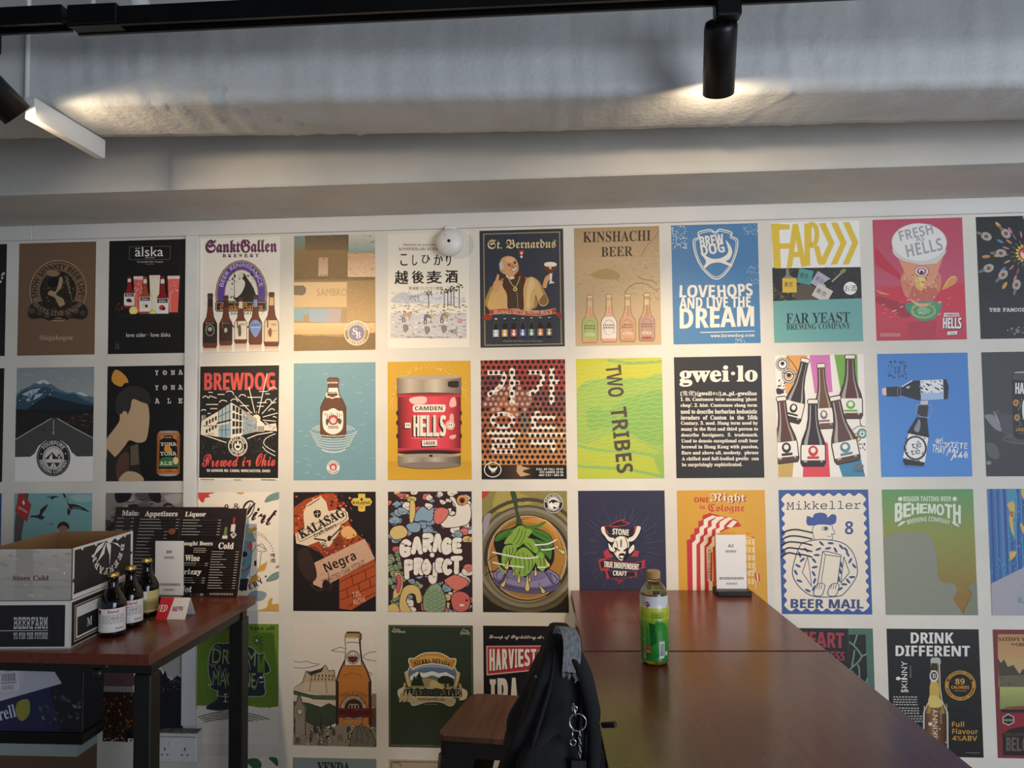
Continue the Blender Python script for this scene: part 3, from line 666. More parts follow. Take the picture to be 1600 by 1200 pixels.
S('d9a071', 965,520, 985,480, 1000,436, 1016,446, 1014,488, 1050,500, 1020,530, 1010,570, 975,580); S('d9a071', 1375,500, 1392,455, 1420,438, 1434,470, 1410,500, 1400,545, 1372,540)
G('e8e0d4', 1424,424, 1448,424, 1444,490, 1470,505, 1420,512, 1430,490); S('6a3424', 1384,366, 1432,352, 1480,364, 1470,405, 1434,428, 1396,408); S('f0e6d6', 1380,350, 1400,336, 1434,332, 1470,338, 1484,352, 1470,368, 1400,370); E(1432,380,10,14,'e0c8a0')
S('9c3426', 890,775, 940,760, 960,790, 940,812, 886,808); S('9c3426', 1470,750, 1525,760, 1524,800, 1490,780); G('b8402c', 935,728, 1050,716, 1200,730, 1340,740, 1478,714, 1482,752, 1340,778, 1200,768, 1050,752, 935,768); L('e0b084',4,935,728,1050,716,1200,730,1340,740,1478,714); L('e0b084',4,935,768,1050,752,1200,768,1340,778,1482,752)
T('HEAVENLY NECTAR WITHIN REACH', 972,730, 1446,764, 'e8c8a0', 'S')
for i, (x, c) in enumerate(((990,'b8bcc0'),(1062,'d8a050'),(1136,'c85a40'),(1208,'4a68a8'),(1280,'3f8a68'),(1352,'c87848'),(1424,'8a7448'))):
    Bt(x, 798+i*-2, 968-i*2, 46, '211d1c', 'stub', (.55,.9), c, ('e0e0e0','b0b0b0')[i > 0], '4a3a30', edge='7a7060' if i in (0,3,4) else None); G('f0ece4', x-16,930-i*2, x,912-i*2, x+16,930-i*2, x,950-i*2); E(x,905-i*2,8,8,'fff')
T('www.sintbernardus.be', 1046,976, 1366,990, '9aa0ac', 'n')

poster(7, 1, (63,93, 735,72, 750,1015, 77,1030), ('bfa27a','c8ac84'), 'tan textured poster with serif black heading and four clear bottles of pink beer')
R(60,72,750,330,'ae9068','bea079'); N(70,340,740,640,120,10,'bc9e74 cbae84 b6986e',41,3.2,-20); N(400,250,740,620,110,8,'b09068 d0b48a b8986c',42,2.4,30); N(560,330,740,480,30,7,'94764c d8bc92',44,1.6)
K('6f5530', 5, 460,610, 500,560, 560,530, 640,540, 700,580, 735,570); K('6f5530', 5, 560,470, 610,500, 680,510, 720,540); K('7a6038', 4, 590,320, 640,230, 700,170, 735,110); K('7a6038', 4, 700,640, 735,660); K('8a6e42', 4, 180,470, 300,420, 360,470, 420,520)
S('ad8f5c', 200,470, 300,415, 400,440, 420,490, 300,500); N(600,560,735,680,50,8,'8a6c3c d4b888',43)
T('KINSHACHI', 135,122, 668,208, '2c2620', 'S', 0, -.03); T('BEER', 278,244, 525,320, '2c2620', 'S', 0, -.03)
for x, t, lc, g in ((188,628,'a9b870','d99a78'), (338,622,'e6dcd4','dca084'), (485,618,'cf9c7c','c0926a'), (635,612,'b89080','b08862')):
    Bt(x, t, t+372, 118, g, 'long', (.47,.93), lc, 'dcc498', 'd8bc90', edge='8a6a44', shine='d8b490'); O(x,t+260,42,60,3,'7a5c40'); W(x-44,t+235,x+44,t+275,2,'6f5540',int(x)); W(x-38,t+300,x+38,t+325,2,'e8e0c8',int(x)+1); N(x-50,t+150,x+50,t+330,26,6,'e8d0a8 a87c54',int(x))
E(635,962,46,10,'a04848')

poster(8, 1, (832,67, 1530,37, 1543,997, 850,1012), '4c7fae', 'blue poster with a white shield and big LOVE HOPS AND LIVE THE DREAM lettering')
N(838,70,960,250,110,9,'e8e4da dcdcd8',51); N(1410,50,1535,130,70,8,'e8e4da',52); N(1440,370,1540,540,60,7,'dcdcd8',53); N(900,520,1500,560,30,5,'c8d4dc',54); N(1340,960,1430,1000,30,8,'e8e4da',55); N(850,60,1530,1000,80,4,'6a94bc 9ab4cc',56)
sh = (1010,188, 1052,160, 1050,120, 1110,100, 1150,96, 1176,112, 1196,112, 1218,92, 1262,98, 1320,116, 1318,148, 1366,178, 1352,290, 1290,420, 1192,494, 1090,420, 1030,310)
C('eee6d8', 9, *sh); q = []
for i in range(0, len(sh), 2): q += [1190+(sh[i]-1190)*.92, 280+(sh[i+1]-280)*.92]
C('eee6d8', 6, *q)
T('BREW', 1060,140, 1254,226, 'efe7da', 'x', -8); T('DOG', 1068,210, 1260,292, 'efe7da', 'x', -10)
S('efe7da', 1070,290, 1100,300, 1160,330, 1240,320, 1290,270, 1270,180, 1310,230, 1322,280, 1300,330, 1270,350, 1310,370, 1320,390, 1280,380, 1220,360, 1150,370, 1110,400, 1090,400, 1110,350)
T('LOVE', 898,548, 1180,648, 'efe7da', 'x', 2, -.05); T('HOPS', 1200,532, 1482,632, 'efe7da', 'x', -4); T('AND LIVE THE', 896,645, 1466,732, 'efe7da', 'x', 0, -.03); T('DREAM', 898,730, 1492,888, 'efe7da', 'x', 0, -.04)
N(900,540,1490,890,60,5,'4c7fae 6a94bc',57); L('efe7da', 6, 1060,918, 1495,904); T('www.brewdog.com', 1142,930, 1494,962, 'efe7da', 'Y', 0, -.02)

poster(9, 1, (75,62, 745,60, 768,985, 88,997), 'efefec', 'poster in yellow, photo and teal bands with giant FAR chevrons above labelled bottles')
y = 'e3c23c'
M(y, (75,70, 135,68, 148,415, 90,415), (135,72, 218,80, 218,118, 135,118), (137,224, 218,224, 218,266, 138,266))
M(y, (240,78, 282,78, 232,412, 190,414), (240,78, 282,74, 345,405, 305,408), (222,292, 320,288, 322,330, 226,334), (330,75, 372,72, 372,400, 330,402), (400,250, 440,245, 470,375, 430,385))
C(y, 36, 372,92, 415,100, 425,165, 412,225, 372,240)
for x in (0, 92, 182): M(y, (440+x,75-x*.02, 490+x,73, 560+x*.99,232, 515+x*.98,236), (515+x*.98,230, 560+x*.99,226, 485+x,392, 435+x,396))
R(60,416,790,672,'2a2826','24211f'); N(80,420,770,660,200,14,'3a3630 1a1816 4a4438 302c2a',61,2); N(85,570,420,668,110,15,'5a5a2c 6e6e3a 46421f 7a6a44',62,1.6); S('5c5040', 260,560, 340,540, 430,590, 400,660, 260,660)
def lab(c, x0, y0, x1, y1, rot, txt, tc='333'):
    cx, cy = (x0+x1)/2, (y0+y1)/2; cr, sr = math.cos(math.radians(rot)), math.sin(math.radians(rot))
    G(c, *[v for x, yy in ((x0,y0),(x1,y0),(x1,y1),(x0,y1)) for v in (cx+(x-cx)*cr-(yy-cy)*sr, cy+(x-cx)*sr+(yy-cy)*cr)]); T(txt, x0+14, y0+(y1-y0)*.25, x1-30, y0+(y1-y0)*.62, tc, 'n', rot)
G('8a8478', 186,420, 206,420, 212,470, 252,496, 160,496, 184,470); lab('e2bd45', 156,494,266,606,0,'東京'); lab('4f9a94', 276,428,386,540,12,'東京'); lab('b4aebc', 392,464,506,572,33,'東京','6a6484'); lab('d4ccc0', 398,560,526,668,30,'東京'); L('a8a890', 12, 520,540, 625,445); E(620,446,26,16,'8a8a5c',-30); G('1a1716', 470,535, 520,505, 545,540, 500,570)
E(674,578,50,50,'f4f2ee'); T('お酒', 632,555, 718,602, '333', 'n')
G('6fa9a5', 60,672, 790,655, 790,1000, 60,1010); T('FAR YEAST', 182,768, 668,850, '1f2422', 'S', 0, -.02); T('BREWING COMPANY', 182,852, 672,898, '1f2422', 'S', 0, -.02)

poster(10, 1, (842,65, 1522,40, 1560,968, 868,980), 'c9455a', 'crimson poster with a tall beer glass seen from above, FRESH on its foam')
R(830,30,1570,560,'bd4a5e','c45670'); G('c23048', 855,265, 1075,500, 1062,524, 860,405); G('cf3a4a', 862,600, 1100,550, 1300,545, 1560,540, 1560,800, 868,820); R(868,760,1565,985,'cf4356','c4384c'); S('a83044', 870,640, 1000,670, 1120,720, 1130,790, 1060,800, 960,730, 870,690); G('bb3448', 1100,840, 1330,820, 1310,985, 1120,985)
S('d9866a', 1060,480, 1150,430, 1290,420, 1360,490, 1350,600, 1280,670, 1190,640, 1100,650, 1060,560); G('e0997a', 1010,300, 1390,300, 1300,560, 1130,560); S('c96a58', 1150,560, 1200,600, 1260,560, 1340,600, 1290,680, 1200,690, 1120,660)
G('e6b95c', 1150,440, 1255,440, 1235,560, 1210,600, 1170,575); G('f0d27a', 1185,470, 1240,470, 1225,560, 1205,570); N(1070,470,1340,660,70,11,'d98a70 e8a888 b85848 f0c0a0',71,2,40)
E(1195,290,205,100,'d6d0ca'); G('d8d2cc', 985,240, 1405,220, 1375,330, 1330,390, 1200,400, 1075,370, 1010,310); E(1195,232,211,146,'e9e6e2'); O(1195,232,208,143,5,'cfcac6'); 
T('FRESH', 1040,118, 1300,196, 'a6a4a6', 'b', -13); T('AS', 1168,178, 1232,222, 'a6a4a6', 'b', -10); T('HELLS', 1092,222, 1372,318, 'a6a4a6', 'b', -12)
E(1212,450,55,42,'f0ece6'); O(1212,450,52,39,5,'3a3a4a'); E(1212,450,38,29,'c0505a'); E(1212,450,22,20,'f0e0d8'); S('3a3a4a', 1195,470, 1212,440, 1228,470)
S('4e9478', 1090,700, 1180,680, 1350,680, 1360,730, 1320,800, 1240,830, 1170,810, 1100,750); O(1225,750,88,52,16,'a6b060'); E(1225,750,50,30,'86b890'); N(1140,700,1320,800,50,7,'d8d890 3f7a5a b8d0a8',72); S('e8b080', 1120,660, 1200,720, 1300,680, 1220,700)
S('e0985c', 1366,590, 1400,520, 1450,480, 1484,500, 1470,540, 1410,575); K('f0c890', 5, 1390,560, 1430,500, 1475,490); S('d88a60', 865,592, 920,610, 975,628, 900,625); N(870,640,1540,800,26,10,'e89a90 d8706c f0b8a8',73,4,-15)
G('f0ece8', 1384,766, 1495,766, 1500,792, 1378,794); T('CAMDEN', 1390,772,1492,788,'3a2a2c','x'); T('HELLS', 1378,808, 1522,892, '2a2024', 'x'); T('HELLS', 1374,802, 1516,886, 'f4f0ea', 'x'); G('2a2024', 1412,912, 1488,908, 1490,936, 1414,942); G('f4f0ea', 1408,910, 1484,906, 1484,932, 1408,936); T('LAGER', 1422,916,1474,930,'3a2a2c','b'); W(895,922,1050,950,3,'d8a8a8',7)

poster(11, 1, (683,45, 1448,14, 1485,1075, 716,1083), '232324', 'black poster of bottles and coloured rays bursting from a sun, THE FAMOUS below')
cx, cy = 1088, 352
rg = random.Random(9)
for i in range(34):
    a = 2*math.pi*i/34; 
    for r0, r1, w, cs in ((80,120,5,('6a6a5a','8a8a70')), (135,195,8,('c07a88','8f5a68','c89a50')), (200,260,11,('4f86b4','d0a048','4f86b4','c87a8a')), (290,360,14,('d0a048','c8864a'))):
        if (i+int(r0)) % (2 if r0 < 150 else 3 if r0 < 250 else 5) == 0:
            m = (r0+r1)/2; E(cx+m*math.sin(a), cy-m*math.cos(a), w, (r1-r0)/2, cs[i % len(cs)], math.degrees(a))
for a, r in ((-66,350),(-43,230),(-90,200),(-113,330),(-135,260),(-165,280),(-200,170),(43,230),(66,350),(90,200),(113,300)):
    ra = math.radians(a); E(cx+r*math.sin(ra), cy-r*math.cos(ra), 34, 46, 'b0aa9c', a); E(cx+r*math.sin(ra), cy-r*math.cos(ra), 16, 18, '8a4a4a', a); E(cx+(r+62)*math.sin(ra), cy-(r+62)*math.cos(ra), 12, 30, '7a7468', a)
for i in range(16): a = math.radians(i*22.5); E(cx+62*math.sin(a), cy-62*math.cos(a), 10, 20, 'e0bc50', i*22.5)
E(cx,cy,54,54,'a8322c'); E(cx,cy+8,38,40,'e8d0c4'); E(cx,cy-16,26,18,'c84a40')
T('THE FAMOUS', 787,820, 1085,852, 'f0eee8', 'Y'); N(930,985,1300,1045,90,12,'8a8a88 a8a8a4 6a6a68',75)
# ---------------------------------------------------------------- second row of prints
poster(0, 2, (-600,85, 43,83, 27,1045, -612,1050), '141414', 'plain black poster cut off by the left edge of the picture, second row')

poster(1, 2, (138,72, 805,70, 795,1038, 125,1043), 'efede8', 'poster of a road running to a snowy blue mountain with round black mountain seal')
R(120,60,815,330,'8c9699','a0a8a8'); N(140,75,800,200,50,24,'949ea0 a0a8a8 8f999b',81,4,5)
G('5b6f7c', 130,310, 170,262, 240,235, 300,200, 345,180, 390,178, 440,215, 510,260, 580,290, 680,280, 740,310, 810,330, 810,420, 130,420); M('c2ccd0', (300,200, 345,180, 390,178, 430,210, 400,215, 370,200, 340,215), (640,290, 690,280, 760,318, 720,320))
G('2f5064', 130,330, 200,270, 290,240, 400,235, 480,275, 560,300, 640,300, 720,350, 810,385, 810,440, 130,440); M('aebcc4', (180,300, 260,260, 350,245, 300,290, 250,320), (300,300, 370,290, 340,320, 280,350), (220,340, 270,320, 230,370))
N(150,260,500,400,70,10,'9fb0b8 3f6074 2a4252',82,2.2,-35)
G('1c2833', 220,430, 320,360, 400,310, 480,330, 600,360, 700,385, 810,400, 810,480, 130,470, 130,420); R(125,430,815,500,'17191c','201d1b')
G('241f1c', 120,470, 450,485, 810,470, 815,840, 120,840); G('4a4a4a', 440,500, 490,500, 815,690, 815,840, 120,840, 120,690); N(500,470,800,570,50,12,'5a3c34 3a2c28 6a4a40',83,4,5); N(140,460,380,600,60,12,'15140f 23221a 2e2a20',84,3)
L('d8d6d0', 5, 440,505, 290,590, 120,690); L('d8d6d0', 5, 490,505, 640,590, 812,680); L('cfcdc8', 5, 460,520, 460,600); L('cfcdc8', 8, 460,612, 460,640)
G('efede8', 110,832, 262,830, 300,800, 330,740, 390,695, 460,684, 530,695, 590,740, 615,790, 660,828, 815,826, 815,1050, 110,1050)
E(460,838,146,158,'2c2b2a'); O(460,838,134,146,4,'a8a49c'); E(460,838,90,98,'e4e0d8'); E(460,838,80,88,'2c2b2a'); E(460,838,76,84,'dcd8d0')
G('2c2b2a', 385,850, 450,790, 490,835, 510,800, 540,850); M('e8e4dc', (430,828, 450,800, 452,850, 420,850), (500,840, 512,815, 520,850)); G('2c2b2a', 400,880, 520,880, 490,918, 430,918); M('dcd8d0', (450,885, 470,885, 490,920, 430,920)); L('2c2b2a',4,460,890,460,920)
A('FOURPURE', 460,838, 99, 32, -52, 52, 'e4e0d8', 'b', 0, 108); A('BREWING COMPANY', 460,838, 124, 32, 262, 98, 'e4e0d8', 'b', 1, 134); E(356,806,6,6,'e4e0d8'); E(565,804,6,6,'e4e0d8')

poster(2, 2, (902,68, 1552,62, 1537,1030, 886,1032), '161514', 'black poster with large dark-haired head in profile, orange crescent and an orange can')
S('d89a3c', 935,160, 950,115, 975,96, 1020,120, 1060,165, 1072,205, 1045,208, 1015,238, 970,225, 940,195)
# a plain bust stands in for the woodblock portrait
S('c9aa84', 1000,520, 1000,420, 1060,340, 1150,330, 1225,380, 1245,470, 1240,580, 1215,690, 1150,710, 1080,690, 1040,740, 960,830, 890,830, 890,690, 950,600); S('33302d', 980,470, 965,370, 1010,280, 1090,235, 1190,250, 1250,310, 1250,385, 1180,370, 1110,345, 1090,420, 1070,470, 1060,520, 1020,470)
E(1042,490,26,46,'c9aa84'); G('2a2622', 895,760, 960,830, 1060,740, 1160,710, 1170,900, 1175,1030, 890,1030); S('5a3f30', 985,1030, 970,900, 1020,800, 1075,800, 1075,900, 1060,1030); G('6a5c4a', 1090,740, 1150,720, 1160,890, 1090,900); S('c9aa84', 1000,1000, 1060,950, 1140,960, 1190,1000, 1180,1035, 1010,1035)
T('Y', 1294,104,1322,144,'e8e2d8','Y'); T('O',1357,104,1392,144,'e8e2d8','Y'); T('N',1424,104,1458,144,'e8e2d8','Y'); T('A',1486,102,1524,142,'e8e2d8','Y'); E(1374,124,5,5,'e8e2d8'); E(1374,249,5,5,'e8e2d8')
T('Y', 1294,230,1322,270,'e8e2d8','Y'); T('O',1357,230,1392,270,'e8e2d8','Y'); T('N',1422,229,1458,269,'e8e2d8','Y'); T('A',1484,228,1522,268,'e8e2d8','Y')
T('A',1292,340,1330,382,'e8e2d8','Y'); T('L',1394,340,1424,382,'e8e2d8','Y'); T('E',1484,340,1518,382,'e8e2d8','Y')
G('b8763a', 1325,618, 1482,618, 1497,650, 1490,965, 1470,985, 1325,985, 1303,960, 1308,650); RH(1306,650,1494,960,'8a4a22','d98a48','b8682e','d98a48','8a4a22'); E(1404,620,80,10,'a8a49c'); G('1a1714', 1330,690, 1400,650, 1470,690, 1478,840, 1478,930, 1322,930, 1325,840); G('2a2420',1362,655,1400,648,1440,655,1440,680,1400,690,1362,680); W(1372,662,1432,678,1,'d8b890',5)
T('YONA',1336,708,1470,738,'efe6d8','Y'); S('e0a03c', 1366,770, 1375,730, 1395,726, 1425,760, 1432,790, 1400,788, 1375,782); T('YONA',1334,786,1468,818,'efe6d8','Y'); S('3f7a3c', 1330,910, 1335,850, 1380,830, 1440,835, 1475,870, 1475,910); E(1460,860,22,32,'e6cfa0'); T('ALE',1330,868,1432,898,'efe6d8','Y'); R(1330,912,1476,930,'2a2420'); W(1338,945,1460,958,1,'8a3a20',4); E(1398,980,74,10,'b8b0a4')

poster(3, 2, (78,62, 742,52, 744,1008, 76,1018), 'ece4d4', 'black poster with red lettering over a white line drawing of a corner building')
G('211f1e', 84,75, 738,65, 735,990, 80,993)
T('BREWDOG', 118,126, 706,272, 'dd5a52', 'x', 0, -.005)
w = 'ece4d4'
for x0, y0, x1, y1 in ((490,245,540,455),(640,130,570,460),(375,318,512,456),(718,335,598,464),(728,456,606,490),(715,524,606,515),(650,545,620,530)): L(w, 7, x0,y0,x1,y1)
S('efe2c0', 526,490, 540,472, 562,470, 584,490, 582,520, 560,510)
for x, y, l in ((155,288,35),(230,305,58),(135,388,100),(170,422,58),(478,328,118),(560,372,78),(575,280,70),(555,402,60),(415,398,76),(148,462,25),(625,300,36)): L(w, 7, x,y, x+l,y)
for p in ((108,335,120,320,140,322,155,335,170,318,190,325,222,335),(300,285,330,278,355,285,365,310),(408,326,425,308,450,308,465,322),(245,372,262,355,290,355,310,365),(340,362,355,345,385,345,400,365),(620,372,640,345,670,350,680,375,715,368),(650,275,670,255,700,245,720,262),(652,440,680,420,705,435),(690,490,700,485,720,495),(95,440,115,430,135,438)): K(w, 7, *p)
G('e6dcc8', 98,525, 235,445, 345,372, 345,662, 235,655, 92,630); G('a9bcc0', 240,440, 342,378, 342,520, 240,545); G('8fb0bc', 240,560, 342,540, 342,655, 240,655)
for i in range(4): L('2a2826', 5, 240+i*30,440-i*20, 240+i*30,545)
L('2a2826', 5, 240,490, 342,440); L('2a2826', 14, 225,545, 345,515); L('2a2826', 4, 270,550,270,655); L('2a2826', 4, 300,550,300,655); L('2a2826',4,240,600,342,595)
for k in range(2):
    for i in range(4): x = 135+i*25; G('2a2826', x,528-i*13+k*70, x+15,520-i*13+k*70, x+15,555-i*13+k*66, x,560-i*13+k*64)
W(115,560,235,575,1,'6a5a50',5); N(150,618,210,645,14,7,'2a2826',6)
G('ece4d4', 345,372, 440,430, 440,640, 345,665)
for k in range(4):
    for i in range(3): x = 356+i*28; t = 390+k*66+i*(14-k*6); G('2a2826', x,t, x+21,t+9-k*3, x+21,t+52-k*4, x,t+48)
G('9aaab0', 440,430, 560,505, 560,610, 440,638); N(445,445,560,620,90,12,'6f8c9c d8704a 4a5a64 e0d4c0 c8a060',15); G('ece4d4', 560,500, 620,545, 620,610, 560,610); G('e6dcc8', 620,555, 715,540, 725,605, 620,600); N(625,555,715,590,16,10,'c84a40 2a2826',16)
for i in range(5): R(566+i*11,565,572+i*11,608,'2a2826')
L(w,8, 95,632, 308,702); L(w,8, 480,668, 560,635, 690,612); K(w,6, 712,625, 640,660, 615,700, 640,735, 712,775); K(w,6, 605,730, 640,770, 712,808); N(100,660,700,790,170,3,'ece4d4',17); R(104,475,135,510,'8a8478'); L(w,5,104,480,104,520)
E(402,728,80,86,w); E(402,728,72,78,'211f1e'); O(402,728,46,50,6,w); A('CRAFT BEER',402,728,50,20,-75,75,w,'b',0,54); A('FOR THE PEOPLE',402,728,68,20,250,110,w,'b',1,74); S(w, 372,735, 380,700, 390,715, 402,680, 416,715, 428,700, 434,735, 415,765, 390,765); E(402,735,16,12,'211f1e')
T('Brewed in Ohio', 106,798, 712,905, 'dd5a52', 'C', 0, -.02); T('96 GENDER RD. CANAL WINCHESTER, OHIO', 145,920, 670,946, w, 'x'); W(95,1003,205,1014,1,'5a544c',3); W(370,1003,428,1014,1,'5a544c',4); W(596,1000,718,1011,1,'5a544c',5)

poster(4, 2, (850,45, 1530,38, 1530,1007, 848,1017), '7aa0ac', 'dusty blue poster with one brown bottle standing in rings of white writing')
N(855,45,1525,1010,120,14,'84a8b2 749aa6 8cb0b8',91,3,0)
for i, (ry, t) in enumerate(((40,'d6dcdc'),(55,'d6dcdc'),(72,'d6dcdc'))): O(1180,620,140+i*25,ry,6,t,-70,70)
Bt(1180,172,655,200,'6b4630','stub',None,'fff','7a5038','efe6d8',neckr=(.16,.33),edge='5a3a28'); G('6b4630',1084,600,1278,600,1275,655,1180,668,1086,655)
T('www',1130,200,1220,214,'efe6d8','b'); G('efe6d8', 1120,290, 1228,290, 1225,315, 1175,342, 1118,318); G('6b4630', 1130,296,1218,296,1216,312,1175,330,1130,314); W(1136,284,1214,300,1,'4a382c',2)
q = (1094,450, 1130,440, 1180,418, 1225,440, 1260,450, 1262,560, 1240,610, 1180,636, 1120,612, 1094,560); S('efe6d8', *q)
for i in range(9): L('3a2e28', 5, 1112+i*17,455+(i%3)*8, 1112+i*17,480+((i*7)%4)*14)
E(1180,516,42,40,'3a2820'); E(1180,516,37,36,'d4484a'); E(1180,520,24,24,'f0cfc4'); S('5a5450', 1118,520, 1135,505, 1140,545, 1125,560); S('5a5450', 1225,500, 1250,520, 1240,550, 1222,540); W(1140,565,1225,590,2,'3a2e28',6)
for i in range(6): DA(1182, 592+i*21, 204-i*11, 58, 9, 106+i, 254-i, 'ccd8d8', 20+i)
DA(1182,732,112,50,12,120,240,'e4e6e2',9)
E(1180,907,54,56,'f0e8dc'); E(1180,904,30,30,'3a2820'); E(1180,904,26,27,'d4484a'); E(1180,908,17,18,'f0cfc4'); A('HITACHINO',1180,907,38,12,-70,70,'3a2820','b'); A('NEST BEER',1180,907,50,12,240,120,'3a2820','b',1)

poster(5, 2, (90,57, 768,50, 778,1030, 90,1033), 'd8a735', 'mustard yellow poster with a large steel keg banded in bright red')
rg = random.Random(3)
for i in range(170):
    a = rg.uniform(-95, 85); r = 1+rg.random()**2*.18; E(428+300*r*math.sin(math.radians(a)), 420-310*r*math.cos(math.radians(a)), 6*(1.3-r+.3), 6*(1.3-r+.3), 'efdc9c', 0, 8)
R(80,880,790,1040,'cc9a2c','d8a735')
RH(166,185,692,330,'7a6c60','c9b8a4','a89886','d4c4b0','9a8a7a','6f6258'); E(429,186,263,16,'b8a896'); G('5a4c44', 166,320, 300,312, 430,310, 560,312, 692,320, 690,345, 166,345); G('2c2622', 582,228, 600,217, 660,215, 674,225, 672,265, 655,272, 598,268, 584,258)
RH(172,335,690,800,'5a1a1c','c83a44','e04a56','e8525e','d84450','7a2024'); R(172,320,690,345,'8a2a2c','d04450'); R(172,770,690,812,'d04450','5a1a1c'); E(429,806,258,20,'3a1a1a')
RH(172,830,690,915,'7a6e64','b8aa9a','8f8274','c0b0a0','8a7c70','5f544c'); E(429,912,258,28,'8a7c70'); E(429,832,258,16,'a89a8a'); E(445,834,16,10,'2a2320'); K('4a4038',5,176,918,300,938,430,942,560,938,686,918)
for yy in (480,560,670): E(170,yy,10,20,'3a1a1a'); E(690,yy,8,20,'3a1a1a')
S('f4c8c0', 268,365, 330,345, 405,350, 398,400, 300,405); S('f4b8b0', 605,370, 640,350, 652,420, 600,430); S('f0a8a4', 600,500, 630,495, 630,610, 600,600); S('f0b0a8', 600,670,650,660,640,690,605,695); R(290,676,520,690,'ec7a80')
S('f1e8d6', 296,440, 305,415, 340,410, 430,410, 530,410, 562,415, 566,440, 556,468, 520,472, 430,472, 340,472, 304,468); T('CAMDEN', 314,424, 540,458, '241c1a', 'b')
def tall(s, x0, y0, x1, y1, c):
    u = (x1-x0)/sum(.5 if ch == 'I' else 1 for ch in s); x = x0
    for ch in s: w_ = u*(.5 if ch == 'I' else 1); T(ch, x+2, y0, x+w_-3, y1, c, 'x'); x += w_
tall('HELLS',290,510,560,682,'241c1a'); tall('HELLS',300,498,572,672,'f1e8d6'); L('c8b8a4',4,318,510,318,660); L('c8b8a4',4,428,510,428,655); L('c8b8a4',4,480,510,480,655)
R(224,566,270,612,'241c1a'); R(232,560,280,604,'f1e8d6'); E(248,580,4,8,'241c1a'); E(264,580,4,8,'241c1a'); E(604,580,37,37,'f1e8d6'); O(606,580,28,28,5,'c84a50'); E(596,578,4,8,'241c1a'); E(614,578,4,8,'241c1a')
G('241c1a', 362,712, 490,708, 490,760, 364,764); G('f1e8d6', 372,706, 496,702, 496,750, 374,754); T('LAGER', 388,714, 480,742, '241c1a', 'x')

poster(6, 2, (868,48, 1557,40, 1570,1020, 876,1023), ('a4473a','b8784c'), 'red brown perforated-sheet poster with large white stencilled Korean characters')
G('6a3c3a', 868,180, 1010,160, 1060,300, 1010,420, 870,480); R(868,40,1575,330,'b04a3e','a04a3e'); G('7a4240', 868,190, 1020,150, 1100,300, 960,430, 870,480); G('c08a58', 1180,620, 1575,560, 1575,910, 1100,900); G('84504a',1100,250,1575,330,1575,480,1180,470); S('8a7a6c', 1180,500, 1220,470, 1270,560, 1230,630, 1190,580); R(870,830,1575,905,'c07a4c','d89a5c'); N(870,340,1570,640,60,22,'7a4a42 a8685a 8a5650 b07a5c',101,2)
wh = 'efe6d8'
L(wh, 38, 925,150, 1045,150); K(wh, 38, 1045,150, 1062,185, 1030,260, 980,300, 925,335); L(wh, 44, 1126,110, 1126,410); L(wh, 34, 1126,232, 1185,232)
L(wh, 36, 1255,148, 1370,148); K(wh, 38, 1370,148, 1372,220, 1320,290, 1255,330); L(wh, 40, 1450,110, 1450,412); L(wh, 34, 1450,228, 1510,228)
O(1050,540,88,54,32,wh); L(wh,36, 920,642, 1190,642); L(wh,34, 955,700, 1145,700); L(wh,34,1130,700,1130,748); L(wh,34,1150,748,955,748); L(wh,34,972,748,972,795); L(wh,34,955,797,1150,797)
L(wh,32,1285,520,1478,520); L(wh,40,1300,500,1300,610); L(wh,34,1285,600,1478,600); L(wh,30,1245,660,1560,660); L(wh,40,1275,722,1478,722); L(wh,36,1460,722,1460,800); L(wh,30,1310,480,1350,480)
rg = random.Random(8)
for j in range(20):
    q = []; ql = []
    for i in range(17):
        x = 866+i*43+(21 if j % 2 else 0)-j*.3; yy = 62+j*43.2
        lt = (x-1090)**2/190**2+(yy-380)**2/130**2 < 1 and rg.random() < .75
        (ql if lt else q).append(ell(x+rg.uniform(-1,1), yy, 14.5, 15, 12))
    cur['ops'].append(('m', q, '1f1614')); cur['ops'].append(('m', ql, rg.choice(('c8a890','b08a70'))))
R(866,902,1580,1030,'1c1816'); RH(1000,902,1330,1030,'1c1816','4a3426','1c1816')
G('c8a478', 1165,905, 1200,905, 1210,920, 1275,935, 1215,950, 1215,965, 1275,985, 1210,1000, 1190,1000, 1160,960); R(876,902,1575,908,'8a5a3a')
O(966,944,68,60,7,'f0e8dc'); S('f0e8dc', 930,915, 945,930, 985,930, 1005,915, 1000,935, 985,955, 960,960, 935,935); K('f0e8dc',5,930,905,960,935,1000,930); L('f0e8dc',5,960,955,965,975); L('f0e8dc',5,975,955,985,968)
T('FULL OF FALL 10 IN', 1322,932, 1540,950, 'e8e2d8', 'b'); T('RYE AMBER 20 IN', 1350,957, 1540,974, 'e8e2d8', 'b'); T('ABV 5.5% • IBU 40', 1342,981, 1542,998, 'e8e2d8', 'b')

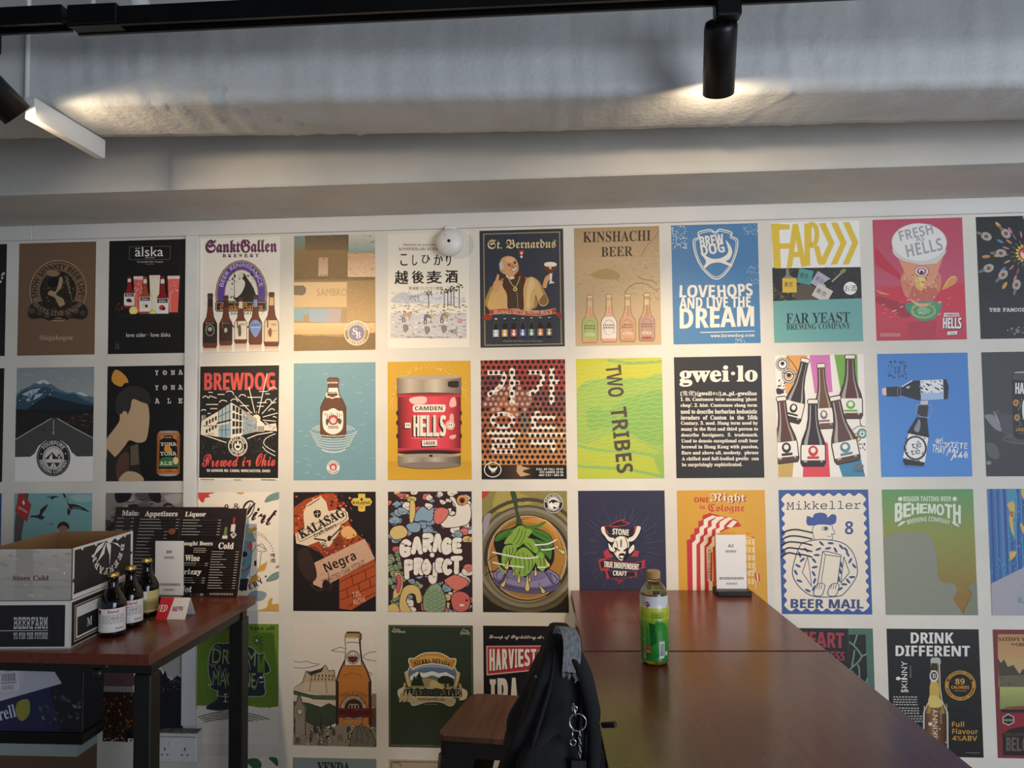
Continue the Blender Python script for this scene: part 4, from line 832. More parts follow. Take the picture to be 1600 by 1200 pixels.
poster(7, 2, (77,57, 755,45, 770,995, 92,1000), ('bcc23c','a9c24a'), 'lime green poster of rippled water with dark letters running down it')
S('c8c63c', 60,60, 400,80, 760,40, 780,200, 560,220, 300,220, 60,330); S('9cbc58', 90,300, 300,210, 560,220, 780,210, 780,760, 600,720, 400,640, 90,720); S('86b45a', 160,520, 180,450, 260,440, 330,470, 450,380, 600,330, 780,330, 780,700, 620,710, 500,640, 300,600, 190,620); S('b9c444', 60,740, 300,760, 560,800, 700,860, 790,1000, 60,1010); K('88b868', 20, 80,905, 300,915, 500,930, 770,985); K('88b868', 22, 90,740, 250,775, 500,790, 760,830); S('94b858', 690,830, 760,800, 790,1000, 740,960); K('90b460', 24, 330,68, 500,90, 760,75); K('90b860',20,90,300,220,240,420,225,760,215)
for j in range(26):
    y0 = 130+j*32; pts = []
    for i in range(23):
        x = 70+i*31; pts += [x, y0-.17*(x-70)+7*math.sin(i*2.1+j*1.7)+16*math.sin(i*.35+j*.4)]
    K('c6d478', 3.5, *pts)
d = '54443c'
T('TWO', 383-124,232-62,383+124,232+62,d,'b',84); T('TRIBES', 437-258,695-64,437+258,695+64,d,'b',84)

poster(8, 2, (850,45, 1543,32, 1570,992, 868,995), '2c2a2b', 'charcoal poster filled with a white dictionary definition under a lowercase word')
T('gwei·lo', 893,112, 1515,276, 'f0e6d8', 'Z', 0, -.012)
for i, (s, x1) in enumerate((('(鬼佬)(gweiləʊ),n.,pl.-gweilos',1508),("1. lit. Cantonese term meaning 'ghost",1510),("chap'. 2. hist. Cantonese slang term",1512),('used to describe barbarian hedonistic',1513),('invaders  of  Canton  in  the  16th',1515),('Century. 3. mod. Slang term used by',1517),('many in the first and third person to',1518),('describe  foreigners.  5.  trademark.',1519),('Used to denote exceptional craft beer',1520),('brewed in Hong Kong with passion,',1521),('flare and above all, modesty.  phrase',1523),('A chilled and full-bodied gweilo  can',1525),('be surprisingly sophisticated.',1392))):
    y0 = 312+i*46.8; T(s, 900+i*.9, y0-(6 if i == 0 else 0), x1, y0+(42 if i == 0 else 36), 'ece2d4', 'Z', 0, -.003)

poster(9, 2, (90,48, 785,38, 803,973, 117,973), 'efeae2', 'white poster of six dark bottles lying over orange, pink, green and blue brush stripes')
G('e2a45c', 180,45, 345,45, 330,200, 240,345, 175,340, 160,180); G('d278b4', 360,45, 520,42, 540,330, 400,340); G('76ac3e', 555,42, 735,40, 740,330, 600,310); G('dc4a56', 470,700, 500,720, 515,970, 305,970, 310,860); G('3f86aa', 570,850, 745,800, 785,970, 610,970); G('c8a860', 118,860, 235,860, 225,970, 118,970)
for x, y, r, c in ((150,115,50,'e2a45c'),(200,205,52,'e2a45c')): E(x,y,r,r,'efeae2'); O(x,y,r,r,5,'26221f'); O(x,y,r*.72,r*.72,9,'3a342f'); E(x,y,r*.5,r*.5,'efeae2' if x < 180 else c); E(x,y-6,r*.3,r*.3,'1c1917')
K('26221f',5,185,55,240,120,265,190,140,180); N(105,240,180,330,26,10,'26221f 5a544c',111,2,-50); S('3a342f',105,300,150,310,160,335,110,345)
E(725,675,30,32,'efeae2'); O(725,675,28,30,6,'26221f'); E(725,675,20,20,'d8b04a'); E(725,675,8,8,'1c1917'); E(765,645,34,34,'7ab8c0'); O(765,645,34,34,6,'26221f'); E(765,648,18,18,'efeae2'); E(765,648,8,8,'1c1917'); N(710,710,790,780,30,10,'26221f 4a443f',112,2,60); K('26221f',5,690,620,740,590,790,595); O(770,550,20,40,6,'26221f',180,300)
for x, y0, y1, w, g, rot, c, mk in ((270,65,560,150,'3a2c26',14,'efe6dc','26221f'), (462,112,606,140,'6f4a2c',-3,'efeae2','7a6a72'), (678,45,528,176,'5c2c2c',0,'efeae2','6aa83c')):
    tf = Bt(x,y0,y1,w,g,'wine',(.69,.92),c,'efe6da',None,edge='231e1c',shine='a8a29c',rot=rot); H = y1-y0
    cur['ops'].append(('p', tf(ell(x, y0+H*.79, w*.2, H*.07)), mk)); cur['ops'].append(('p', tf(ell(x, y0+H*.78, w*.11, H*.04)), 'efeae2')); cur['ops'].append(('p', tf([(x-w*.3,y0+H*.87),(x+w*.3,y0+H*.87),(x+w*.3,y0+H*.9),(x-w*.3,y0+H*.9)]), mk))
for x, y0, y1, w, g, rot, c, mk in ((165,365,860,168,'5e3830',-6,'efeae2','3a342f'), (385,388,885,180,'33222a',0,'efeae2','c83a40'), (605,360,862,190,'5c3c34',-11,'efeae2','5a8a98')):
    tf = Bt(x,y0,y1,w,g,'wine',(.69,.92),c,'efe6da',None,edge='231e1c',shine='a8a29c',rot=rot); H = y1-y0
    cur['ops'].append(('p', tf(ell(x, y0+H*.78, w*.21, H*.08)), mk)); cur['ops'].append(('p', tf(ell(x, y0+H*.77, w*.11, H*.04)), 'efeae2')); cur['ops'].append(('p', tf([(x-w*.25,y0+H*.86),(x+w*.25,y0+H*.86),(x+w*.25,y0+H*.9),(x-w*.25,y0+H*.9)]), mk))
S('7a6a6a',700,880,720,890,738,870,756,890,770,880,765,905,705,905); T('CITRA', 698,915, 772,938, '6a6a72', 'n')

poster(10, 2, (872,38, 1565,22, 1597,967, 900,970), ('4682cc','4f8cd6'), 'bright blue poster with one swing-top bottle balancing across another upright one')
N(960,95,1095,220,140,13,'1a2a44 22324a',121,1.6); E(1022,158,52,46,'4682cc'); T('TÊ',992,130,1054,162,'1a2a44','n'); T('TÊ',998,162,1048,190,'1a2a44','n')
M('e8c4c0', (908,300, 940,292, 942,352, 910,346)); G('2a2a30', 940,288, 1035,284, 1038,362, 942,360); G('1d1d22', 1035,285, 1060,292, 1140,240, 1400,228, 1418,280, 1412,375, 1390,382, 1180,388, 1060,352, 1036,356); G('f0eeea', 1200,236, 1375,230, 1380,380, 1205,388); N(1200,240,1370,380,70,13,'2a2a2e 8aa8d0 3a3a40',122,2.2,30); G('a8c4e8', 1204,335, 1378,330, 1380,380, 1205,388); L('f4f0ec',7,1060,285,1140,238); O(1038,325,12,46,4,'8a8a90'); S('c8c8cc',1090,290,1120,280,1110,300)
M('e8c4c0', (1200,395, 1258,390, 1258,422, 1202,425)); G('2a2a30', 1190,420, 1262,418, 1252,516, 1172,508); G('1d1d22', 1172,515, 1250,522, 1265,660, 1225,888, 1080,880, 1064,850, 1108,650, 1100,630); G('f0eeea', 1108,640, 1260,672, 1232,860, 1064,826); O(1160,750,80,86,14,'26262a'); N(1080,665,1245,850,60,10,'26262a 6a7a98',123,1.8); E(1160,752,62,66,'f0eeea'); T('tê',1128,700,1205,750,'2a3a5a','n',-12); T('tê',1122,752,1195,800,'2a3a5a','n',-12); C('a8b4c8',4,1165,430,1180,500,1265,515,1285,450,1262,425); S('8f8f98',1172,560,1190,530,1200,570,1185,630,1150,610)
S('3f74b8', 1064,880, 1150,892, 1240,882, 1200,896, 1100,896)
T('Uống', 1310,665, 1425,742, 'f0eef0', 'C', 8); T('TÊTÊ', 1425,700, 1560,752, 'f0eef0', 'b', 5); T('THAY', 1288,728, 1390,788, 'f0eef0', 'b', 8); T('phi', 1395,735, 1490,810, 'f0eef0', 'C', 4); T('phê', 1425,775, 1562,845, 'f0eef0', 'C', 0)

poster(11, 2, (738,55, 1495,20, 1545,1135, 780,1140), ('3f3f42','39393c'), 'dark grey poster with a black skull can half out of frame on the right')
S('4c4c4f', 760,600, 900,740, 1000,840, 1200,860, 1200,700, 1000,600); S('8a8a8c', 765,610, 830,600, 870,650, 905,740, 860,730, 810,680); S('a0a0a2', 835,570, 860,600, 895,690, 870,650); S('5c5c60', 780,850, 850,860, 885,940, 870,990, 800,960); E(800,1020,20,18,'8a8a8c'); O(1090,810,170,40,8,'6a6a6e'); E(870,570,14,14,'5a5a5c')
G('1c1c1e', 985,270, 1010,225, 1250,215, 1260,290, 1255,800, 1040,815, 1000,780); E(1130,226,125,12,'b8b8ba'); G('4a4a4d', 985,285, 1010,230, 1160,222, 1140,300)
T('HAVANA'[:3], 1014,315, 1120,412, 'e8e4de', 'x'); T('OC', 1125,315, 1200,412, 'e8e4de', 'x'); S('e8e4de', 1070,560, 1080,470, 1130,430, 1200,440, 1220,540, 1200,640, 1130,670, 1085,640); E(1110,560,24,28,'1c1c1e'); E(1110,605,14,20,'1c1c1e'); E(1180,555,24,28,'1c1c1e')
for x, y in ((1018,492),(1028,622)): E(x,y,24,30,'c8863a'); E(x,y,9,11,'6a3a1a')
K('5a8a5a',6,1040,470,1060,510,1040,550); K('5a8a5a',6,1050,580,1035,640,1070,690); N(1030,430,1075,700,20,9,'5a8a5a 8ab07a c8a050',131); T('URBAN', 1018,712, 1130,742, 'c89a50', 'b'); W(1040,755,1120,770,1,'5a7a5a',4)
# ---------------------------------------------------------------- third row of prints
poster(0, 3, (-608,80, 25,75, 15,1075, -630,1080), '24508a', 'blue poster cut off by the left edge of the picture, third row')

poster(1, 3, (124,78, 788,70, 778,1078, 112,1085), '7fb0b0', 'pale teal poster of flying seagulls and a red sign behind the cardboard carton')
R(640,75,800,120,'8fb8b8','7fb0b0'); S('9cc0bc', 600,95, 760,90, 790,130, 700,150, 640,140); G('5a5652', 165,70, 250,75, 190,440, 170,1090, 110,1090, 130,330)
G('b03438', 160,75, 185,75, 272,175, 235,328, 132,240); W(160,190,240,215,2,'e8d0c8',3,sk=.6); G('f0e0d8', 192,150, 208,135, 215,170, 200,180)
for q in ((535,75,560,90,580,150,600,170,615,165,690,185,765,235,690,215,615,212,600,250,585,265,575,240,580,200,570,150), (310,270,340,255,350,215,410,172,395,210,360,265,385,285,355,305,320,290,265,285,250,300,270,270), (390,100,440,105,450,95,470,100,505,105,460,118,448,132,430,115)): S('2e2c2c', *q)
K('b8bcb8',6,560,110,580,180,600,215); K('a0a4a0',5,620,195,700,205); S('2a2420', 498,380, 505,340, 540,320, 580,335, 590,380); E(542,382,38,28,'a07a60'); G('4a6a80', 450,420,640,420,700,1085,400,1085); N(400,330,470,350,5,8,'3a3a3a',5,3)

poster(2, 3, (882,66, 1535,66, 1525,1065, 872,1068), '8a807c', 'black and white photo poster of a stone wall behind the menu boards')
rg = random.Random(141)
for i in range(90):
    x, yy = rg.uniform(880,1530), rg.uniform(60,1050); r = rg.uniform(30,75); g = rg.choice(('4a4442','6a6260','8a827e','a29a96','342e2c','1f1b1a','b8b0ac','565050'))
    S(g, x-r,yy+rg.uniform(-20,20), x-r*.5,yy-r*.5, x+r*.3,yy-r*.6, x+r,yy-rg.uniform(0,20), x+r*.8,yy+r*.5, x,yy+r*.7, x-r*.7,yy+r*.4)
    K('1d1918',5, x-r,yy+r*.5, x,yy+r*.75, x+r,yy+r*.5)
S('17131a', 965,66,1090,66,1070,130,980,150); S('201c1b',1240,66,1330,66,1330,150,1260,130); S('b0a8a4',1370,90,1500,75,1530,130,1440,160,1390,140)

poster(3, 3, (62,62, 745,55, 742,1045, 62,1052), 'f1e7d8', 'cream poster of a waving blue cat figurine in leaf ornament, half behind the menu board')
S('cf4a44', 62,62, 200,60, 150,80, 160,100, 120,110, 110,140, 90,145, 65,110); S('d6a24a', 385,60, 450,58, 430,75, 400,72); S('7f9a94', 625,140, 660,85, 745,58, 740,110, 690,125); C('4f6a68',4,625,140,660,85,745,58,740,110,690,125); K('4f6a68',3,635,132,690,100,735,75)
T('0', 285,160,318,208,'3a1f22','b'); T('&', 358,152,415,205,'3a1f22','I'); T('Dint', 432,150, 716,310, '3a1f22', 'C', 18)
S('6e94a2', 340,420, 450,390, 470,450, 510,480, 520,560, 505,680, 470,780, 380,800, 330,760, 330,500); G('8aa8ac', 440,270, 492,270, 490,470, 440,450); S('7da39e', 450,370, 500,360, 540,440, 550,470, 500,470); S('d0504a', 478,500, 512,472, 522,520, 505,545); E(448,578,32,24,'1f2226'); K('26302f',5,380,650,420,670,455,650,460,625); for_ = 0
K('a03a40',10,395,705,440,720,480,700,505,670); E(405,745,16,20,'c8a24a'); S('f1e7d8', 520,560, 545,530, 560,500, 640,545, 600,560, 590,610, 580,690, 555,740, 500,765, 510,650, line='4a2a2a', w=4); R(537,632,556,675,'2a2022'); K('4a2a2a',4,555,520,600,490,640,545); K('4a2a2a',4,560,530,575,555,600,545)
G('2f2c34', 360,790, 490,780, 475,880, 360,880); S('d6a24a', 580,680, 640,640, 650,620, 630,700, 600,720, 560,720); S('d6a24a', 490,800, 550,750, 580,770, 540,810, 505,830); S('d6a24a', 480,380, 540,350, 560,370, 500,400); K('d6a24a',5,560,390,620,420,640,460)
for i in range(14): a = math.radians(-8+i*7.5); E(520+172*math.sin(a)+10, 600-190*math.cos(a), 5, 5, '8a7a74')
T('啤',672,568,712,600,'3a2426','n'); T('酒',670,612,714,645,'3a2426','n'); S('7f9a94', 640,800, 680,750, 742,722, 738,770, 700,790); C('4f6a68',4,640,800,680,750,742,722,738,770,700,790); S('7f9a94',712,690,740,665,740,685); A('BREWERY •', 400,560, 330, 44, 205, 128, '2f2224', 'x', 1); S('d6a24a', 560,1048, 640,1020, 660,960, 690,940, 685,990, 742,990, 742,1050); S('8fa0ac', 560,880, 640,900, 600,960, 480,960, 500,900)

poster(4, 3, (848,52, 1532,45, 1533,1040, 842,1045), '211a18', 'dark poster of a tilted glowing beer can with cream emblem and brick base')
G('a84a26', 850,180, 950,110, 1110,60, 1190,60, 1260,180, 1320,320, 1380,400, 1480,480, 1530,640, 1533,910, 1320,1030, 1240,1010, 1230,780, 1080,560, 900,470, 850,400); N(860,60,1300,440,110,22,'d8602a 7a2a18 e89050 3a1a14 c8502a',151,1.5,20); N(1150,80,1330,340,50,20,'b8482a 5a2018 e08a58',152,1.4,40)
S('e8b070', 1240,380, 1300,330, 1360,370, 1370,410, 1290,440); N(1240,400,1420,480,26,13,'2a1614 6a2a1a d87a40',153)
G('e8d3b4', 960,150, 1075,82, 1120,130, 1140,210, 1270,180, 1312,270, 1240,310, 1230,380, 1150,500, 1100,520, 1060,460, 960,500, 870,480, 862,400, 940,360, 930,230)
for i in range(5): L('3a2a20',6, 960+i*22,170-i*14, 1000+i*18,150-i*12)
for i in range(6): L('3a2a20',6, 1075+i*3,480+i*14, 1120+i*3,460+i*14); L('3a2a20',6, 1170+i*5,450+i*12, 1240+i*5,420+i*12)
S('2a2220', 1015,215, 1040,200, 1070,205, 1078,235, 1055,265, 1025,255); L('e8d3b4',4,1048,205,1048,260); L('e8d3b4',4,1022,235,1075,225)
G('e8d3b4', 868,395, 1240,190, 1300,215, 1308,275, 1260,310, 900,482, 872,462); L('3a2a20',5, 880,400, 1235,200, 1285,218, 1292,265, 1250,300, 905,465, 885,450, 880,400)
T('KALASAG', 870,270, 1290,352, '211a18', 'Z', -28); T('Craft Beers', 1008,350, 1212,385, '2a2220', 'b', -27); E(1146,435,16,24,'2a2220',10); 
for i in range(5): E(1170+i*16,420-i*16,16,6,'2a2220',-50); E(1110-i*20,452-i*3,16,6,'2a2220',20)
G('8f3a20', 1090,545, 1330,470, 1345,500, 1105,590); N(1095,480,1330,580,22,14,'e8c490 3a1a14 c8502a',154)
G('d0a68c', 1020,640, 1440,435, 1525,600, 1080,850, 1010,820); N(1050,480,1480,800,40,26,'b88a70 dab49c c49a80',155,.35,30); O(1000,640,90,130,8,'4a3028',200,420); O(1060,760,80,110,6,'5a3a2c',60,240); S('3a2824', 880,560, 960,520, 1020,640, 1040,760, 980,800, 900,700)
T('Negra', 1098,590, 1378,690, '1f1614', 'b', -24); T('TOASTED OAK STOUT', 1070,695, 1462,735, '3a241c', 'n', -27)
G('b4532a', 1228,770, 1510,630, 1533,700, 1533,905, 1330,1030, 1230,1020)
for s in ((1228,800,1520,660),(1232,880,1530,740),(1235,950,1533,820),(1300,1000,1533,880),(1330,735,1345,820),(1440,690,1455,770),(1290,850,1300,925),(1390,810,1400,880),(1480,770,1490,835),(1340,900,1350,965)): L('5a2412',6,*s)
T('7.0%',1340,875,1405,920,'e8c8b0','n',-15); T('Alc/Vol',1340,925,1442,975,'e8c8b0','n',-20); E(1120,830,34,50,'2a1c1a'); K('6a4636',5,1100,780,1160,800,1150,870)
G('e3bf57', 1388,62, 1446,62, 1446,98, 1486,98, 1504,130, 1486,160, 1446,164, 1446,205, 1418,212, 1388,205, 1388,164, 1346,160, 1328,130, 1346,100, 1388,98); T('KALASAG',1340,122,1490,148,'2a2018','Z'); E(1416,108,10,12,'2a2018'); W(1390,155,1442,162,1,'6a5020',3); G('2a2018',1410,172,1422,172,1416,185)

poster(5, 3, (90,37, 783,37, 788,1042, 90,1042), '3a2426', 'poster crowded with pastel cartoon blobs around puffy white bubble lettering')
ln = '2a1a1c'
rg = random.Random(21)
cols = ('e7ddd2','d8786c','8aa4b8','d8bc78','8ea482','d8786c','e7ddd2','c86a62','8aa4b8','d8bc78')
for i in range(230):
    x, yy = rg.uniform(95,785), rg.uniform(40,1040)
    if 230 < x < 660 and 440 < yy < 720: continue
    c = cols[0] if yy < 300 and x > 500 else cols[2] if 200 < yy < 420 and x < 600 else cols[4] if yy > 540 and x < 220 else rg.choice(cols); r = rg.uniform(16,40); pts = []
    for k in range(8):
        a = 2*math.pi*k/8; rr = r*rg.uniform(.65,1.2); pts += [x+rr*1.25*math.cos(a), yy+rr*math.sin(a)]
    S(c, *pts, line=ln, w=5); K(ln, 3.5, x-r*.5,yy, x-r*.1,yy+r*.3, x+r*.4,yy)
S('e7ddd2', 600,90, 640,85, 680,150, 760,140, 780,220, 760,300, 690,330, 560,340, 520,290, 550,230, 640,240, 650,160, line=ln, w=6); E(705,110,44,44,'e0b060'); O(705,110,44,44,5,ln); E(705,112,30,30,'b8584c'); E(706,114,18,20,ln)
S('d8786c', 470,210, 520,170, 590,190, 580,250, 520,310, 475,290, line=ln, w=6); S('8aa4b8', 305,250, 340,190, 380,160, 430,190, 470,170, 470,250, 440,290, 380,280, 320,290, line=ln, w=6); S('8aa4b8', 240,320, 300,295, 360,310, 350,370, 280,375, line=ln, w=5); S('d8bc78', 105,370, 140,330, 210,320, 255,370, 230,420, 150,440, 110,410, line=ln, w=6); S('d8bc78', 275,120, 310,115, 320,200, 300,290, 270,285, line=ln, w=5)
S('d8bc78', 140,720, 190,720, 215,780, 200,880, 140,940, 130,880, 165,800, line=ln, w=6); S('c8606c', 160,745, 190,740, 200,800, 180,880, 160,870, line=ln, w=4); S('d8bc78', 190,1042, 185,930, 220,840, 290,815, 350,850, 370,950, 330,970, 310,900, 260,900, 240,960, 280,1042, line=ln, w=6); S('d8bc78', 95,1042, 95,990, 150,975, 185,1020, 180,1042, line=ln, w=5)
S('8ea482', 470,800, 520,820, 560,900, 570,970, 540,1042, 400,1042, 378,960, 400,870, line=ln, w=7)
for i in range(6):
    for j in range(5): K('4a5a48', 4, 395+j*34,850+i*34+(j%2)*16, 412+j*34,872+i*34+(j%2)*16, 429+j*34,850+i*34+(j%2)*16)
S('cf6a60', 610,930, 640,880, 700,870, 755,900, 770,960, 750,1020, 690,1042, 630,1020, line=ln, w=7); E(740,945,10,10,ln); E(700,985,20,10,'e7ddd2'); S('d8786c', 540,740, 640,730, 740,770, 750,810, 700,850, 640,860, 560,790, line=ln, w=5)
S('3a2024', 180,520, 210,430, 300,400, 450,380, 620,410, 705,470, 690,600, 700,690, 600,750, 500,800, 400,740, 240,760, 200,640)
BUB = {'G': [(.85,.2,.5,.08,.15,.45,.3,.9,.8,.8,.85,.55,.55,.55)], 'A': [(.1,.95,.35,.3,.5,.05,.65,.3,.9,.95), (.25,.65,.75,.65)], 'R': [(.2,.95,.2,.5,.2,.08), (.2,.08,.75,.1,.8,.35,.25,.5), (.35,.5,.85,.95)], 'E': [(.85,.1,.3,.12,.2,.5,.3,.88,.88,.88), (.25,.5,.75,.48)], 'P': [(.25,.98,.2,.5,.2,.08), (.2,.08,.8,.1,.85,.4,.25,.52)], 'O': [(.5,.08,.12,.5,.5,.92,.88,.5,.5,.08)], 'J': [(.75,.05,.72,.5,.6,.92,.3,.95,.15,.75)], 'C': [(.85,.2,.5,.08,.15,.5,.45,.92,.85,.8)], 'T': [(.08,.12,.5,.1,.95,.1), (.5,.1,.5,.5,.48,.95)]}
def bubble(ch, x0, y0, x1, y1, rot=0):
    for w, c in ((52, ln), (40, 'f0e7db')):
        for st in BUB[ch]:
            q = [v for i in range(0, len(st), 2) for v in (x0+12+(x1-x0-24)*st[i], y0+12+(y1-y0-24)*st[i+1])]
            K(c, w, *q); E(q[0], q[1], w/2, w/2, c); E(q[-2], q[-1], w/2, w/2, c)
            for x_, y_ in catmull(pr(q), False)[2:-2:3]: E(x_, y_, w/2, w/2, c, 0, 12)
    for st in BUB[ch]: E(x0+12+(x1-x0-24)*st[0]-6, y0+8+(y1-y0-24)*st[1], 9, 5, 'fffaf0')
for ch, *b in (('G',178,432,290,592),('A',280,412,380,562),('R',368,382,475,545),('A',458,386,548,545),('G',530,418,625,568),('E',615,418,705,560),('P',218,600,308,768),('R',296,588,390,735),('O',370,598,450,738),('J',420,625,510,805),('E',480,588,552,718),('C',538,595,622,738),('T',610,568,705,728)): bubble(ch, *b)
E(456,568,25,25,ln); E(456,568,19,19,'f0e7db')

poster(6, 3, (876,37, 1573,35, 1592,1037, 886,1042), '6b5f42', 'poster of a big green hop cone squeezed over a lilac juicer inside a glass')
S('8f8248', 876,37, 1573,35, 1575,300, 1400,200, 1200,170, 1000,220, 880,380); S('a89a50', 1000,40, 1150,37, 1300,120, 1150,180, 980,200); N(880,40,1590,1040,60,60,'8a7c58 5a4e38 a09270 746848',161,.25,60)
for r, c in ((345,'3f382c'),(420,'5a5040'),(480,'4a4434'),(400,'8a8470'),(372,'756a4c')): O(1250,585,r,r,30,c)
S('2a241c', 885,900, 960,960, 1100,1020, 1300,1040, 1500,980, 1592,880, 1592,1042, 886,1042); S('9a93a0', 890,260, 950,220, 930,330, 895,420); S('b8402c', 876,37, 940,40, 880,100)
E(1250,585,318,342,'8a6a34'); S('c88a34', 1210,280, 1400,270, 1500,400, 1545,600, 1500,700, 1400,640, 1460,500, 1400,360); S('b8702c', 960,480, 1000,420, 960,620, 960,700); E(1250,600,290,310,'a87a36'); O(1250,585,320,344,7,'e0b888'); O(1250,585,308,330,4,'d8a878'); O(1240,600,330,350,5,'c8a070',150,260)
S('3a4a2c', 1110,40, 1150,40, 1170,120, 1175,200, 1210,310, 1180,350, 1155,330, 1160,260, 1140,150); E(1245,780,280,105,'5f5678',4); E(1245,745,278,100,'8f84a8',4); O(1245,750,250,84,6,'3a3450',0,360,4); O(1245,745,276,100,7,'2a2438',0,360,4); E(1240,725,180,60,'7a7094')
for i in range(8): K('2a2438',5,1010+i*8,800-i*12,1040+i*6,790-i*12,1060+i*6,770-i*12); K('2a2438',5,1390+i*8,700+i*12,1420+i*6,715+i*12,1450+i*4,720+i*12)
gk, gd, gl = '16180f', '4a7a2c', '86aa44'
S(gk, 975,460, 1010,380, 1120,340, 1190,310, 1280,330, 1400,370, 1460,440, 1470,600, 1400,700, 1300,690, 1230,750, 1130,690, 1040,680, 1000,560)
S(gd, 985,450, 1020,385, 1140,345, 1170,360, 1060,430); S(gd, 1290,345, 1400,375, 1450,430, 1455,500, 1380,440, 1280,380); S(gl, 1190,320, 1285,355, 1270,400, 1180,500, 1120,470, 1060,470, 1110,390); S(gd, 1225,320, 1320,315, 1390,285, 1400,300, 1330,340, 1240,345)
S(gl, 1060,500, 1130,480, 1165,520, 1110,600, 1075,680, 1040,620); S(gl, 1170,530, 1230,500, 1300,560, 1320,620, 1260,720, 1180,740, 1120,660, 1115,610); S(gd, 1300,430, 1400,460, 1450,520, 1440,600, 1400,560, 1320,540, 1220,470); S(gl, 1320,570, 1370,540, 1410,620, 1380,700, 1330,650); S(gl,1010,640,1060,690,1085,720,1040,700); S(gl, 1210,440, 1290,430, 1340,520, 1310,545)
for x0, y0, x1, y1 in ((1190,340,1130,460),(1215,350,1160,480),(1240,360,1185,490),(1150,550,1150,690),(1180,550,1190,720),(1215,540,1230,720),(1250,560,1265,690),(1285,580,1290,670),(1080,520,1070,640),(1105,510,1090,610),(1130,500,1115,570),(1330,460,1430,540),(1310,450,1400,520),(1350,580,1360,670),(1380,590,1385,670),(1010,440,1110,370),(1030,440,1130,380),(1310,370,1430,430),(1250,460,1300,530)): K('2f4a1c',5,x0,y0,(x0+x1)/2+8,(y0+y1)/2,x1,y1)
for p in ((960,540,1100,570,1240,590,1345,578),(965,625,1080,650,1225,665),(1310,480,1420,470,1490,435),(1365,520,1440,515,1500,495),(1335,665,1400,662,1420,658)): K('e6e4e0',11,*p)
for x, t, b, w_ in ((1140,690,740,10),(1183,700,800,14),(1253,720,865,20),(1272,710,790,9),(1320,650,740,13)): S('d8c478', x,t, x+w_*.6,(t+b)/2, x+w_,b-20, x,b, x-w_,b-20, x-w_*.6,(t+b)/2, line=gk, w=4)
for x, yy, r_ in ((1410,620,-25),(1370,840,-30),(1065,790,30),(1520,525,-60),(1090,640,15)): S('d8c478', *[v for p_ in [(0,-50),(9,0),(17,30),(0,46),(-17,30),(-9,0)] for v in (x+p_[0]*math.cos(math.radians(r_))-p_[1]*math.sin(math.radians(r_)), yy+p_[0]*math.sin(math.radians(r_))+p_[1]*math.cos(math.radians(r_)))], line=gk, w=4)
L(gk,4,935,710,1000,700); L(gk,4,1470,730,1520,780); K(gk,4,930,610,960,580,1000,565); K(gk,4,900,740,950,700,1000,705)
E(1464,136,78,80,'f0ece4'); E(1464,136,74,76,'24221f'); O(1464,136,48,50,4,'e4e0d8'); E(1464,136,45,47,'e4e0d8'); S('24221f', 1425,130, 1450,108, 1480,110, 1508,130, 1480,128, 1450,140); S('f4f0e8', 1430,150, 1450,125, 1460,150, 1500,160, 1480,178, 1450,178); S('24221f',1460,165,1490,170,1470,182); A('DESCHUTES',1464,136,54,16,-85,85,'f0ece4','b'); A('BREWERY',1464,136,66,16,235,125,'f0ece4','b',1)

poster(7, 3, (97,58, 777,55, 798,1057, 120,1060), '33324a', 'indigo poster with a white horned head emblem wrapped in dark red-edged ribbons')
rg = random.Random(4)
for i in range(44):
    a = 2*math.pi*i/44+rg.uniform(-.05,.05); r0, r1 = 180+rg.uniform(0,40), 230+rg.uniform(0,110); L('5c5a70', 2.5, 440+r0*math.sin(a),520-r0*1.1*math.cos(a), 440+r1*math.sin(a),520-r1*1.1*math.cos(a))
rd = 'b03c46'; dk = '26222a'
S(rd, 340,345, 400,310, 470,290, 460,310, 510,325, 440,350, 380,360); S(dk, 350,345, 400,318, 455,303, 450,316, 490,326, 430,345); G(rd, 278,350, 330,346, 345,420, 300,412, 285,405); G(rd, 540,350, 594,345, 590,400, 545,408); G(dk, 305,352, 380,358, 500,362, 540,355, 520,430, 440,425, 345,412)
T('STONE', 370,372, 500,422, 'f0e9dd', 'x', 4)
G(rd, 300,560, 340,535, 380,600, 330,620, 310,600); G(rd, 530,540, 580,555, 570,600, 520,600)
cr_ = 'eee5d6'; bk = '1d1a20'
S(bk, 275,360, 300,345, 318,365, 320,395, 350,430, 385,440, 430,425, 475,430, 500,430, 530,420, 555,380, 560,350, 585,345, 598,370, 575,430, 545,470, 540,560, 500,590, 485,620, 450,640, 410,630, 385,590, 350,570, 335,520, 330,480, 300,440)
S(cr_, 282,362, 302,352, 312,368, 316,400, 345,438, 385,450, 375,480, 340,470, 310,430, 288,400); S(cr_, 562,352, 584,350, 592,368, 570,425, 535,468, 500,475, 495,450, 530,430, 552,390); S(cr_, 395,450, 430,432, 470,438, 495,465, 500,520, 470,580, 450,630, 420,620, 385,570, 372,520, 385,480); S(cr_, 340,490, 370,530, 385,560, 350,545); S(cr_, 535,500, 540,540, 505,575, 500,545)
L(bk,7,440,460,438,520); 
for i in range(5): L(bk,4,430,470+i*12,448,470+i*12)
S(bk, 385,520, 420,540, 432,552, 400,552); S(bk, 455,552, 490,525, 496,540, 475,556); S(cr_, 398,543, 420,548, 405,552); S(bk, 428,575, 462,572, 468,595, 440,590, 420,598); S(bk, 420,600, 445,606, 470,598, 460,618, 430,618); S(cr_,430,604,460,602,450,612); L(bk,6,380,570,400,540); K(bk,6,470,440,490,500,480,560,460,610); K(bk,5,400,470,410,520,392,570); 
